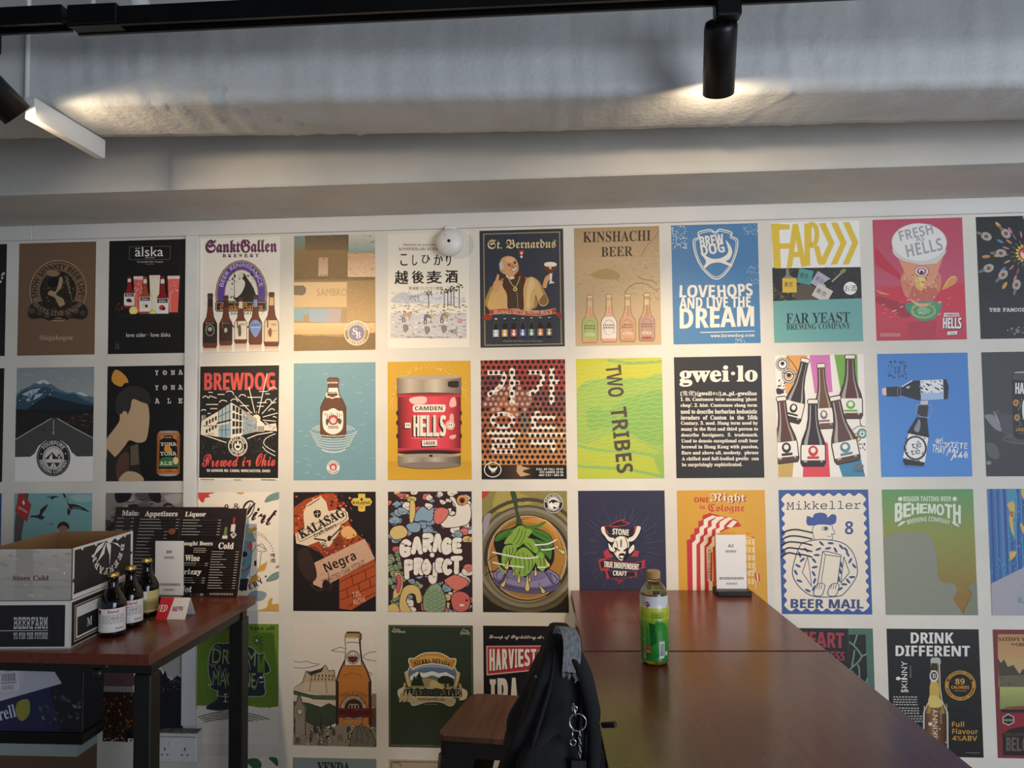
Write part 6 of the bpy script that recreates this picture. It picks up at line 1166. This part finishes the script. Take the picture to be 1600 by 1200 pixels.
for nm, tx in (('sign_a','A2'), ('sign_b','B9')):
    sheet(nm, (0,0, 250,0, 250,480, 0,480), 'e6e4e4', .099, .190)
    T(tx, 102,78, 148,104, '1d1c1e', 'b'); W(80,128,170,150,3,'3a383a',21); W(24,354,226,376,2,'3a383a',22); T('THE GOOD BEER CO.', 78,398, 174,416, '3a2628', 'b')
# menu boards: headings readable, the rest rows of tiny print
def rows(x0, y0, x1, y1, n, seed, price=True):
    rg = random.Random(seed)
    for i in range(n):
        y = y0+(y1-y0)*i/n; w_ = (x1-x0)*rg.uniform(.35, .6); W(x0,y,x0+w_,y+4.2,1,'b8b0a8',seed*50+i,1.0)
        if price: L('6a605a',.9,x0+w_+3,y+4,x1-26,y+4); W(x1-22,y,x1,y+4.4,1,'c0b8b0',seed*50+i+25,1.0)
def menu_art(front):
    R(0,0,840,560,'2a1f1d','241b19'); N(0,0,840,560,60,50,'2f2321 251c1a',303,3,10)
    if not front: T('Mains', 52,22, 190,58, 'e0d8d0', 'Z'); rows(20,72,150,300,9,4); return
    for x0, y0, x1, y1 in ((6,66,282,560),(296,84,560,208),(300,250,560,540),(448,268,700,520)): R(x0,y0,x1,y1,'17110f')
    L('4a3c38',2,288,8,288,200); 
    T('Appetizers', 40,18, 262,62, 'ece4da', 'Z'); rows(12,70,280,150,4,5); rows(12,150,210,540,18,6); E(240,150,24,20,'8a4a26'); N(215,130,265,170,14,8,'b86a34 6a3018',304)
    T('Liquor', 312,22, 452,62, 'ece4da', 'Z'); rows(304,74,560,188,6,7); G('6a7a4a',588,120,604,120,608,180,584,180); R(578,176,612,196,'d8d4c8'); R(636,60,650,110,'a83038'); R(628,104,656,150,'d8d0cc'); G('c8c4bc',628,170,650,150,672,170,650,196); E(650,170,9,9,'6a6a60')
    T('Draught Beers', 290,214, 520,246, 'ece4da', 'Z'); rows(400,256,520,292,3,8,False); rows(450,256,520,292,3,18,False)
    T('Cold', 560,220, 660,262, 'ece4da', 'Z'); rows(520,276,700,520,15,9)
    T('Wine', 350,300, 448,340, 'ece4da', 'Z'); rows(350,350,508,376,2,10)
    T('Frizzy', 320,388, 470,432, 'ece4da', 'Z'); rows(340,442,500,486,3,11)
    T('Hot', 338,494, 420,534, 'ece4da', 'Z'); rows(340,540,500,556,2,12); W(540,536,690,548,1,'9a8a80',31,1.0)
sheet('menu_front', (0,0, 720,0, 720,560, 0,560), '2a1f1d', .396, .297); menu_art(True)
sheet('menu_rear', (0,0, 840,0, 840,560, 0,560), '2a1f1d', .42, .297); menu_art(False)
sheet('tent_front', (0,0, 264,0, 264,128, 0,128), 'd8d0c8', .093, .0653)
G('c02a34', -5,-5, 122,-5, 100,133, -5,133); T('VED', -8,44, 80,84, 'f0e8e4', 'I'); T('NET', 130,52, 196,76, '3a3f86', 'x'); T('S', 196,52, 222,76, '3a3f86', 'x'); L('c8303c',5,130,77,176,77); L('c8303c',4,180,64,222,64); L('c8303c',4,136,52,136,76)
sheet('tent_back', (0,0, 264,0, 264,128, 0,128), 'd8d0c8', .093, .065)
sheet('tea_label', (0,0, 300,0, 300,420, 0,420), '3f9a34', .120, .154)
K('8a2a44',6,88,50,100,38,112,48,104,66,96,60); K('8a2a44',5,98,38,98,78); K('8a2a44',5,80,62,116,58); K('8a2a44',4,70,44,82,40)
for i in range(12): K('dfe88a',3, 60+(i*7)%14,100+i*24, 76,92+i*24, 84,104+i*24, 68,112+i*24)
E(100,330,18,16,'a8302c'); E(100,328,13,11,'c8503c'); R(86,346,114,368,'a8302c'); W(90,350,112,364,2,'e8d0a0',41)
G('14601f', 110,170, 160,180, 150,300, 120,320); S('2f8a2c', 150,160, 215,190, 220,300, 180,330, 150,260)
R(166,288,202,398,'e4e6e4')
for i in range(16): R(170,304+i*5,198,306+i*5+(i%3)*.8,'1f2a22')
W(168,290,200,298,1,'3a3a3a',42); W(60,372,84,410,5,'d8e8d0',43); E(216,372,9,16,'dfe4e0'); T('green tea', 132,110, 186,124, '5a7a1f', 'I'); R(128,104,190,150,'a8bc34'); L('6a8a24',2,128,104,190,104,190,150,128,150,128,104); T('緑茶', 136,110, 182,144, '5a7a1f', 'n'); R(230,60,252,150,'c8d048')
sheet('crisp_front', (0,0, 500,0, 500,300, 0,300), '20264a', .355, .212); G('17181f', 310,-5, 505,-5, 505,305, 400,305)
G('b9bac4', -5,-5, 340,-5, 400,85, -5,200); T('Tyrrells', 20,196, 210,270, 'c8c8d4', 'S', -14); S('8f8a3a', 195,170, 245,160, 250,220, 215,255, 185,220); N(300,110,490,270,40,16,'2a3054 3a4450 6a6e68 1a1f3a 4a4e50',305,1.8); 
sheet('barcode', (0,0, 200,0, 200,250, 0,250), 'c8c6d0', .062, .078)
for i in range(26):
    w_ = (2,4,3,2,5)[i*7%5]; R(20+i*6.2,70,20+i*6.2+w_*.7,150,'2a2832')
W(70,14,190,52,4,'7a7884',51); W(20,160,180,176,1,'4a4854',52); W(20,190,150,236,3,'8a8894',53)
# ---------------------------------------------------------------- put the prints on the wall
load_glyphs()
for p in [q for q in POSTERS if q['name'] == 'poster']:
    F = print_faces(p); me = faces_to_mesh('poster', F, lambda u, v, z: (u, -z, -v)); me.materials.append(MAT['print'])
    o = bpy.data.objects.new('poster', me); COL.objects.link(o); o.location = (p['at'][0], -.0003, p['at'][1])
    tag(o, p['label'], 'poster', 'beer prints pasted on the wall')
SH = {p['name']: p for p in POSTERS if p['name'] != 'poster'}

# ---------------------------------------------------------------- tables
def make_table(label, loc, rotz, w, d):
    """origin at the back left corner of the top, on the floor"""
    t = thing('dining_table', label, 'table', loc, rotz, 'dark red-brown square tables')
    MB().box(0, -d, .722, w, 0, .75, .0025).build('tabletop', MAT['table'], t)
    L0 = .048; XL = .036
    for x in (XL, w-XL):
        for y in (-L0, -d+L0):
            MB().box(x-.0235, y-.0235, .012, x+.0235, y+.0235, .69, .003).box(x-.02, y-.02, 0, x+.02, y+.02, .012).build('leg', MAT['black_metal'], t)
    f = MB()
    for y in (-L0, -d+L0): f.box(XL-.02, y-.015, .69, w-XL+.02, y+.015, .722)
    for x in (XL, w-XL): f.box(x-.015, -d+L0+.015, .69, x+.015, -L0-.015, .722)
    f.build('frame', MAT['black_metal'], t)
    MB().box(w-.19, -d+.03, .700, w-.135, -d+.05, .722, .004).lathe([(.012, .672), (.014, .70)], 12, Matrix.Translation((w-.165, -d+.04, 0))).build('bracket', MAT['black_metal'], t)
    return t
ROT_R = math.radians(1.9)
make_table('dark red-brown table against the wall, left, with the cardboard carton on it', (-1.642, -.088, 0), math.radians(-1.7), .608, .605)
make_table('dark red-brown table against the wall holding the white A2 stand', (.035, -.012, 0), ROT_R, .615, .634)
make_table('nearest dark red-brown table at bottom right holding the green tea bottle', (.035+.637*math.sin(ROT_R), -.012-.637*math.cos(ROT_R), -.0015), ROT_R, .616, .634)

# ---------------------------------------------------------------- carton of bottles
MC = MB()
x0, x1, y0, y1, zf, zt, th = -.232, 0, 0, .300, .877, 1.013, .004
t = thing('cardboard_carton', 'open white and black cardboard beer carton with flaps up on the left table', 'carton', (-1.2895, -.678, .75), math.radians(2.6))
def cb(a): return a-.75
b = MB().ink('8a6a4a'); b.box(x0, y0, 0, x1, y1, .005)
b.box(x0, y1-th, 0, x1, y1, cb(zf)).box(x0, y0+th, 0, x0+th, y1-th, cb(zf)).box(x1-th-.0004, y0+th, 0, x1-.0004, y1-th, cb(zf)).box(x0, y0+.0004, 0, x1-.0004, y0+th, cb(zf))
b.printed(SH['carton_front'], lambda u, v, z: (x0+u, y0-z+.0005, cb(zf)-v)); b.printed(SH['carton_side'], lambda u, v, z: (x1+z-.0005, y0+u, cb(zf)-v))
b.build('body', MAT['card'], t)
b = MB().ink('8f6e4c').box(x0, y0+.0006, cb(zf)+.003, x1-.004, y0+th, cb(zt)); b.printed(SH['flap_front'], lambda u, v, z: (x0+u, y0-z+.0006, cb(zt)-v)); b.build('flap', MAT['card'], t)
b = MB().ink('8f6e4c').box(x1-th, y0+.008, cb(zf)+.003, x1-.0006, y1-.002, cb(zt)); b.printed(SH['flap_side'], lambda u, v, z: (x1+z-.0006, y0+.008+u, cb(zt)-v)); b.build('flap', MAT['card'], t)
MB().ink('93714e').box(x0+.004, y1-th, cb(zf)+.003, x1-th, y1, cb(zt)).build('flap', MAT['card'], t)
MB().ink('93714e').box(x0, y0+.008, cb(zf)+.003, x0+th, y1-th-.002, cb(zt)).build('flap', MAT['card'], t)

# ---------------------------------------------------------------- three stubby bottles beside it
def ale_bottle(loc, label, rot, sheet_name):
    t = thing('beer_bottle', label, 'bottle', loc, rot, 'dark stubby beer bottles beside the carton')
    prof = [(.030, 0), (.0345, .004), (.0350, .012), (.0350, .086), (.0335, .097), (.027, .112), (.0195, .124), (.0155, .134), (.0138, .146), (.0136, .156), (.0148, .158), (.0148, .163), (.0132, .165), (.0132, .169)]
    MB().lathe(prof, 36).build('glass', MAT['dark_glass'], t)
    n = 24
    cp = MB(); R_ = []
    for r, z in ((.0146, .1635), (.0150, .165), (.0140, .171), (.0125, .1735), (.001, .174)):
        R_.append([((r+(.0006 if z < .168 and i % 2 else 0))*math.cos(math.pi*i/n), (r+(.0006 if z < .168 and i % 2 else 0))*math.sin(math.pi*i/n), z) for i in range(2*n)])
    cp.rings(R_, smooth=False).build('crown_cap', MAT['gold'], t)
    p = SH[sheet_name]; rr = .0353
    def fr(u, v, z):
        a = (u-p['w']/2)/rr-math.pi/2; r = rr+z; return (r*math.cos(a), r*math.sin(a), .080-v)
    mb = MB(); p2 = wrap_cells(print_faces(p, .0002), .004, 1)
    for v, c in p2:
        bb = mb.vs([fr(*q) for q in v]); mb.face(list(range(bb, bb+len(v))), False, list(c))
    mb.build('paper_label', MAT['card'], t)
    return t
ale_bottle((-1.2565, -.548, .75), 'nearest of the three stubby bottles, its white label wholly in view', math.radians(24), 'bottle_label')
ale_bottle((-1.2600, -.460, .75), 'middle of the three stubby bottles beside the carton', math.radians(30), 'bottle_label')
ale_bottle((-1.2760, -.350, .75), 'farthest of the three stubby bottles, gold label with a barcode', math.radians(26), 'bottle_label_gold')

# ---------------------------------------------------------------- table cards, menu boards
def lean(o, ang): o.rotation_euler = (ang, 0, 0)
def sign_stand(label, loc, rotz, sheet_name):
    t = thing('table_sign', label, 'sign', loc, rotz, 'white table number stands')
    MB().box(-.057, -.036, 0, .057, .036, .018, .003).build('base', MAT['lamp_black'], t)
    p = SH[sheet_name]; mb = MB().ink('e8e6e4').box(-.0495, .0005, .014, .0495, .004, .196)
    mb.printed(p, lambda u, v, z: (-.0495+u, .0005-z, .196-v), .0003); mb.build('panel', MAT['board'], t)
    return t
sign_stand('white A2 number stand on black base at the far end of the table', (.570, -.054, .75), math.radians(1), 'sign_a')
sign_stand('white B9 number stand in front of the menu boards', (-1.304, -.172, .75), math.radians(-2), 'sign_b')

def menu(label, loc, ang, rotz, sheet_name):
    p = SH[sheet_name]; w, h = p['w'], p['h']
    mb = MB().ink('d8d4d0').box(0, .0006, 0, w, .004, h); mb.ink('2a2220'); mb.printed(p, lambda u, v, z: (u, .0006-z, h-v), .0004)
    o = mb.build('menu_board', MAT['board']); o.location = loc; o.rotation_euler = (-ang, 0, rotz); return tag(o, label, 'menu', 'dark menu boards leaning on the wall')
menu('front dark menu board with Appetizers, Liquor and Cold columns on the left table', (-1.484, -.116, .7508), math.radians(13), math.radians(-2), 'menu_front')
menu('rear dark menu board showing only a strip left of the front one', (-1.584, -.086, .7508), math.radians(11), math.radians(-2), 'menu_rear')

t = thing('tent_card', 'small red and cream folded payment tent card on the left table', 'card', (-1.174, -.365, .75), math.radians(-1))
def tent(pn, y0, y1, lbl):
    p = SH[pn]; w, h = p['w'], p['h']; mb = MB().ink('e8e2dc')
    def fr(u, v, z): f = v/h; return (-w/2+u, y0+(y1-y0)*f-z*(1 if y1 < y0 else -1), .058*(1-f)+.0004)
    return mb.printed(p, fr, .0005).build('panel', MAT['board'], t)
tent('tent_front', 0, -.030, 'red'); tent('tent_back', .0011, .030, 'cream')

# ---------------------------------------------------------------- green tea bottle
t = thing('tea_bottle', 'plastic green tea bottle with tan cap standing on the nearest table', 'bottle', (.227, -.722, .7485), math.radians(0))
wave = [(.0305, .004), (.0325, .008), (.0325, .018), (.0315, .022), (.033, .027), (.0335, .035), (.0335, .085), (.0342, .098), (.0350, .104), (.0350, .110), (.0338, .114), (.0350, .119), (.0352, .130), (.0345, .138), (.0335, .143), (.0335, .1655)]
body = [(.022, 0), (.029, .001)]+wave+[(.0318, .172), (.0275, .181), (.0215, .189), (.0165, .194), (.0150, .197), (.0150, .199), (.0175, .2), (.0175, .2025), (.0140, .203), (.0140, .206)]
MB().lathe(body, 40).build('plastic_body', MAT['clear'], t)
MB().lathe([(.019, .002), (.028, .003)]+[(r-.0015, z) for r, z in wave]+[(.0302, .1695)], 40).build('tea', MAT['tea'], t)
cap = MB(); R_ = []
for r, z in ((.0160, .2035), (.0163, .205), (.0163, .219), (.0150, .2215), (.001, .222)): R_.append([((r+(.0005 if i % 2 and .2035 < z < .22 else 0))*math.cos(math.pi*i/30), (r+(.0005 if i % 2 and .2035 < z < .22 else 0))*math.sin(math.pi*i/30), z) for i in range(60)])
cap.rings(R_, smooth=False).build('cap', MAT['tan_cap'], t)
lb = MB(); LZ = [.012, .018, .022, .027, .035, .055, .07, .085, .098, .104, .110, .114, .119, .130, .138, .1385, .143, .150, .158, .1655]
def rad(z):
    for (a, za), (c, zc) in zip(wave, wave[1:]):
        if za <= z <= zc: return a+(c-a)*(z-za)/(zc-za)
    return wave[-1][0]
def lcol(z): 
    for za, zc, a, c in ((0, .05, '1f7a2c', '2a8a30'), (.05, .085, '2a8a30', '3f9a34'), (.085, .110, '3f9a34', '8fb428'), (.110, .1384, 'a4bc2c', 'c8cc3c')):
        if za <= z < zc: f = (z-za)/(zc-za); A_, B_ = srgb(a), srgb(c); return tuple(A_[i]+(B_[i]-A_[i])*f for i in range(3))
    return srgb('dcdcdc')
n = 48
bs = [lb.vs([((rad(z)+.0004)*math.cos(2*math.pi*i/n), (rad(z)+.0004)*math.sin(2*math.pi*i/n), z) for i in range(n)]) for z in LZ]
for k in range(len(LZ)-1):
    a, c = lcol(LZ[k]), lcol(LZ[k+1]-.0006)
    for i in range(n): lb.face([bs[k]+i, bs[k]+(i+1) % n, bs[k+1]+(i+1) % n, bs[k+1]+i], True, [a, a, c, c])
p = SH['tea_label']
for v, c in wrap_cells([f for f in print_faces(p, .0002) if f[0][0][2] > .00021], .003, .004):
    bb = lb.vs([((rad(.166-q[1])+.0006+q[2]*.5)*math.cos((q[0]-p['w']/2)/.034-math.pi/2), (rad(.166-q[1])+.0006+q[2]*.5)*math.sin((q[0]-p['w']/2)/.034-math.pi/2), .166-q[1]) for q in v]); lb.face(list(range(bb, bb+len(v))), False, list(c))
lb.build('label_sleeve', MAT['board'], t)

# ---------------------------------------------------------------- stools
def rounded(poly, r, k=5):
    out = []; n = len(poly)
    for i in range(n):
        a, b, c = Vector(poly[i-1]), Vector(poly[i]), Vector(poly[(i+1) % n])
        p, q = b+(a-b).normalized()*r, b+(c-b).normalized()*r
        for j in range(k+1): t_ = j/k; out.append(tuple(p*(1-t_)**2+b*2*t_*(1-t_)+q*t_*t_))
    return out
def make_stool(label, loc, rotz):
    t = thing('stool', label, 'stool', loc, rotz, 'black metal stools with wooden seats')
    sp = rounded([(-.165, -.158), (.165, -.158), (.132, .155), (-.132, .155)], .035)
    MB().prism(sp, .432, .45, bev=.002).build('seat', MAT['seat'], t)
    ap = rounded([(-.162, -.155), (.162, -.155), (.129, .152), (-.129, .152)], .034); MB().prism(ap, .388, .432).build('apron', MAT['black_metal'], t)
    for sx, sy in ((-1, -1), (1, -1), (-1, 1), (1, 1)):              # folded sheet legs: two tapering plates meeting in a rounded corner
        tx, ty = (.158, .151) if sy < 0 else (.125, .148); bx_, by_ = tx+.03, ty+.02; lg = MB()
        for dx, dy in ((sx, 0), (0, sy)):
            top, bot = Vector((sx*tx, sy*ty, .392)), Vector((sx*bx_, sy*by_, 0)); q8 = []
            for n_ in (0, .004):
                off = Vector((0, -sy*n_, 0)) if dx else Vector((-sx*n_, 0, 0))
                q8 += [top+off, top+off-Vector((dx*.105, dy*.10, 0)), bot+off-Vector((dx*.034, dy*.034, 0)), bot+off]
            b0 = lg.vs(q8)
            for fc in ((0, 1, 2, 3), (7, 6, 5, 4), (0, 4, 5, 1), (1, 5, 6, 2), (2, 6, 7, 3), (3, 7, 4, 0)): lg.face([b0+i for i in fc])
        lg.tube([(sx*(tx-.004), sy*(ty-.004), .392), (sx*(bx_-.004), sy*(by_-.004), 0)], .0065, 10).build('leg', MAT['black_metal'], t)
    f = MB(); q = [(-.165, -.148, .15), (.165, -.148, .15), (.133, .148, .15), (-.133, .148, .15)]
    for i in range(4): f.tube([q[i], q[(i+1) % 4]], .008, 8)
    f.build('foot_rail', MAT['black_metal'], t); return t
st = make_stool('wooden-seated black metal stool standing behind the backpack', (-.178, -.312, 0), math.radians(-6))
copy_tree(st, (-.105, -1.165, 0), math.radians(4), 'black metal stool hidden under the backpack')
# ---------------------------------------------------------------- backpack
def make_bag():
    t = thing('backpack', 'slim black backpack with a frayed grey strap propped against the near table', 'backpack', (0, -1.15, .4505))
    # left, right edge and half depth by height
    LV = [(.452, -.125, .030, .075), (.47, -.148, .044, .098), (.55, -.150, .050, .108), (.62, -.140, .056, .110), (.70, -.115, .062, .106), (.74, -.105, .063, .103), (.78, -.095, .064, .098), (.82, -.080, .063, .092), (.86, -.064, .056, .084), (.90, -.046, .044, .072), (.925, -.036, .034, .058), (.945, -.029, .026, .044), (.957, -.022, .016, .026)]
    def at(z):
        for a, b in zip(LV, LV[1:]):
            if a[0] <= z <= b[0]: f = (z-a[0])/(b[0]-a[0]); return [a[i]+(b[i]-a[i])*f for i in (1, 2, 3)]
    n = 56; R_ = []
    for z in list(np.linspace(.452, .47, 4))+list(np.linspace(.48, .90, 44))+list(np.linspace(.908, .957, 12)):
        l, r, d = at(z); cx, rx = (l+r)/2, (r-l)/2; ring = []
        for i in range(n):
            a = 2*math.pi*i/n; ca, sa = math.cos(a), math.sin(a); e = .72
            x = rx*abs(ca)**e*(1 if ca > 0 else -1); y = d*abs(sa)**e*(1 if sa > 0 else -1)
            fold = .0085*math.sin(a*9+5*noise.noise((z*4, 1, 2)))*min(1, max(0, .95-z)*6)+.006*noise.noise((x*14, y*14, z*7))+.003*noise.noise((x*45, y*45, z*30))
            k = 1+fold/max(.02, math.hypot(x, y)); ring.append((cx+x*k, y*k, z-.4505))
        R_.append(ring)
    MB().rings(R_).build('main_body', MAT['fabric'], t)
    # front pocket bulging towards the room
    R_ = []
    for z in np.linspace(.47, .80, 26):
        f = (z-.47)/.33; l, r, d = at(z); w = (r-l)*.34*(1-.15*f)*min(1, (1.03-f)*6)**.5*min(1, f*8+.3)**.5; cx = (l+r)/2-.012; bul = .034*math.sin(math.pi*min(1, f*.8+.15)); ring = []
        for i in range(36):
            a = 2*math.pi*i/36; ca, sa = math.cos(a), math.sin(a)
            x = w*abs(ca)**.6*(1 if ca > 0 else -1); y = -d*.86-(bul+.012)*max(0, -sa)**.7+.02*max(0, sa)
            ring.append((cx+x+.003*noise.noise((x*30, y*30, z*16)), y+.004*noise.noise((x*20, 3, z*14)), z-.4505))
        R_.append(ring)
    MB().rings(R_).build('front_pocket', MAT['fabric'], t)
    # piping seams that run down the bag
    for k, (f, y) in enumerate(((.30, -.99), (.80, -.93))):
        pts = []
        for z in np.linspace(.50, .935, 26): l, r, d = at(z); pts.append((l+(r-l)*f+.004*math.sin(z*30), y*d*(.93 if z > .88 else 1.0)-.004, z-.4505))
        MB().tube(pts, .0035, 8).build('piping', MAT['fabric'], t)
    # shoulder strap hanging on the right of the bag
    R_ = []
    for i, (x, y, z, w) in enumerate(((.010, -.045, .945, .016), (.024, -.068, .922, .020), (.040, -.080, .89, .022), (.050, -.086, .85, .023), (.055, -.088, .80, .024), (.054, -.090, .765, .024), (.050, -.096, .72, .022), (.046, -.108, .66, .020), (.042, -.112, .60, .016))):
        R_.append([(x+w*.5*ca, y-.006+(.011)*sa, z-.4505) for ca, sa in [(math.cos(2*math.pi*j/14), math.sin(2*math.pi*j/14)) for j in range(14)]])
    MB().rings(R_).build('shoulder_strap', MAT['fabric'], t)
    # grey grab strap looped over the top with a torn end
    pts = [(-.004, -.020, .932), (-.003, -.030, .952), (.003, -.044, .966), (.0105, -.057, .969), (.0165, -.068, .962), (.019, -.075, .945), (.018, -.079, .922), (.016, -.083, .902)]
    w, th = .0152, .0022; mb = MB(); R_ = []
    cat_ = [pts[0]]
    for i in range(len(pts)-1):
        a, b, c, d = pts[max(i-1, 0)], pts[i], pts[i+1], pts[min(i+2, len(pts)-1)]
        for j in range(1, 5): q = j/4; cat_.append(tuple(.5*(2*b[k]+(c[k]-a[k])*q+(2*a[k]-5*b[k]+4*c[k]-d[k])*q*q+(3*b[k]-a[k]-3*c[k]+d[k])*q**3) for k in range(3)))
    for i, p in enumerate(cat_):
        f = i/(len(cat_)-1); ww = w*(.7+.3*min(1, f*2.5)); sx = .97; sy = -.24
        nb = Vector(cat_[min(i+1, len(cat_)-1)])-Vector(cat_[max(i-1, 0)]); nrm = nb.cross(Vector((sx, sy, 0))).normalized()*th
        c = Vector((p[0], p[1], p[2]-.4505)); s_ = Vector((sx, sy, 0))*ww
        R_.append([c-s_+nrm, c+nrm*1.3, c+s_+nrm, c+s_-nrm, c-nrm*.8, c-s_-nrm])
    mb.rings(R_, smooth=False); strap = mb.build('grab_strap', MAT['grey_fabric'], t); strap['label'] = 'frayed grey webbing strap'
    fr = MB(); rg = random.Random(6); e = cat_[-1]
    for i in range(26):
        u = rg.uniform(-1, 1)*w; ln_ = rg.uniform(.003, .013)+(.006 if u > .008 else 0); x, y = e[0]+.97*u, e[1]-.24*u
        fr.tube([(x, y, e[2]-.4505), (x+rg.uniform(-.003, .003), y-.003, e[2]-.4505-ln_*.6), (x+rg.uniform(-.005, .005), y-.004, e[2]-.4505-ln_)], [.0009, .0007, .0003], 5)
    fr.build('frayed_threads', MAT['grey_fabric'], strap)
    # zip pull standing out over the table
    z = MB().tube([(.058, -.052, .803-.4505), (.068, -.056, .8045-.4505)], .0018, 8).build('zip_slider', MAT['steel'], t)
    MB().box(-.013, -.004, -.0045, .015, .004, .0045, .0012, Matrix.Translation((.081, -.062, .804-.4505)) @ Matrix.Rotation(math.radians(-28), 4, 'Z') @ Matrix.Rotation(math.radians(-14), 4, 'Y')).build('zip_pull', MAT['leather'], z)
    MB().lathe([(.0016, 0), (.0016, .003)], 8, Matrix.Translation((-.045, -.084, .895-.4505)) @ Matrix.Rotation(math.radians(90), 4, 'X')).build('rivet', MAT['steel'], t)
make_bag()
# ring of keys clipped to the bag
kx, ky = .026, -1.272
t = thing('key_ring', 'steel split ring with a chain and black leather tag hanging on the backpack', 'key ring', (kx, ky, .712))
def circ(cx, cz, r, n=28, tilt=0): return [(cx+r*math.cos(2*math.pi*i/n), tilt*math.sin(2*math.pi*i/n), cz+r*math.sin(2*math.pi*i/n)) for i in range(n)]
MB().tube(circ(0, .120, .0145), .0011, 8, closed=True).tube(circ(.0003, .1205, .0138, tilt=.001), .0009, 8, closed=True).build('split_ring', MAT['steel'], t)
MB().tube([(-.007, .006, .152), (-.006, -.002, .148), (-.005, -.003, .138), (-.003, -.002, .130)], .0022, 8).tube(circ(-.005, .143, .0045), .0012, 8, closed=True).build('snap_hook', MAT['steel'], t)
c = MB()
for i in range(7):
    zc = .103-i*.0066; pts = [(.003+.0022*math.cos(2*math.pi*k/12)*(i % 2), .0022*math.cos(2*math.pi*k/12)*(1-i % 2), zc+.0048*math.sin(2*math.pi*k/12)) for k in range(12)]; c.tube(pts, .0008, 6, closed=True)
c.build('chain', MAT['steel'], t)
MB().tube([(-.0085, 0, .112), (-.009, -.002, .100), (-.0085, -.001, .092)], .0012, 6).tube(circ(-.0085, .087, .005), .0014, 8, closed=True).build('hook', MAT['steel'], t)
MB().prism(rounded([(-.012, -.003), (.013, -.003), (.013, .003), (-.012, .003)], .001), -.03, .058).build('leather_tag', MAT['leather'], t)

# ---------------------------------------------------------------- goods stored under the left table
t = thing('crisp_carton', 'navy and white crisp carton with a barcode sticker under the left table', 'carton', (-1.70, -.235, .362), 0)
b = MB().ink('15161c').box(-.178, -.0445, 0, .177, .06, .212); b.printed(SH['crisp_front'], lambda u, v, z: (-.178+u, -.0445-z, .212-v)); b.build('box', MAT['card'], t)
st_ = MB().printed(SH['barcode'], lambda u, v, z: (-.178+.072+u*math.cos(.1)+v*math.sin(.1), -.0452-z, .200-v*math.cos(.1)+u*math.sin(.1)), .0004).build('sticker', MAT['card'], t); st_['label'] = 'white barcode sticker'
o = MB().box(-.185, -.055, 0, .185, .062, .014, .002).box(-.180, -.05, -.022, .180, .058, 0).build('storage_tray', MAT['lamp_black']); o.location = (-1.70, -.235, .3475); tag(o, 'black flat tray under the crisp carton', 'tray')
o2 = MB().ink('5a4230').box(-.17, -.045, 0, .16, .055, .286).ink('8f9a96').box(-.1705, -.0455, .286, .1605, .0555, .325).build('cardboard_carton', MAT['card']); o2.location = (-1.70, -.235, 0); tag(o2, 'brown carton with a grey-green upper strip, below the black tray', 'carton')
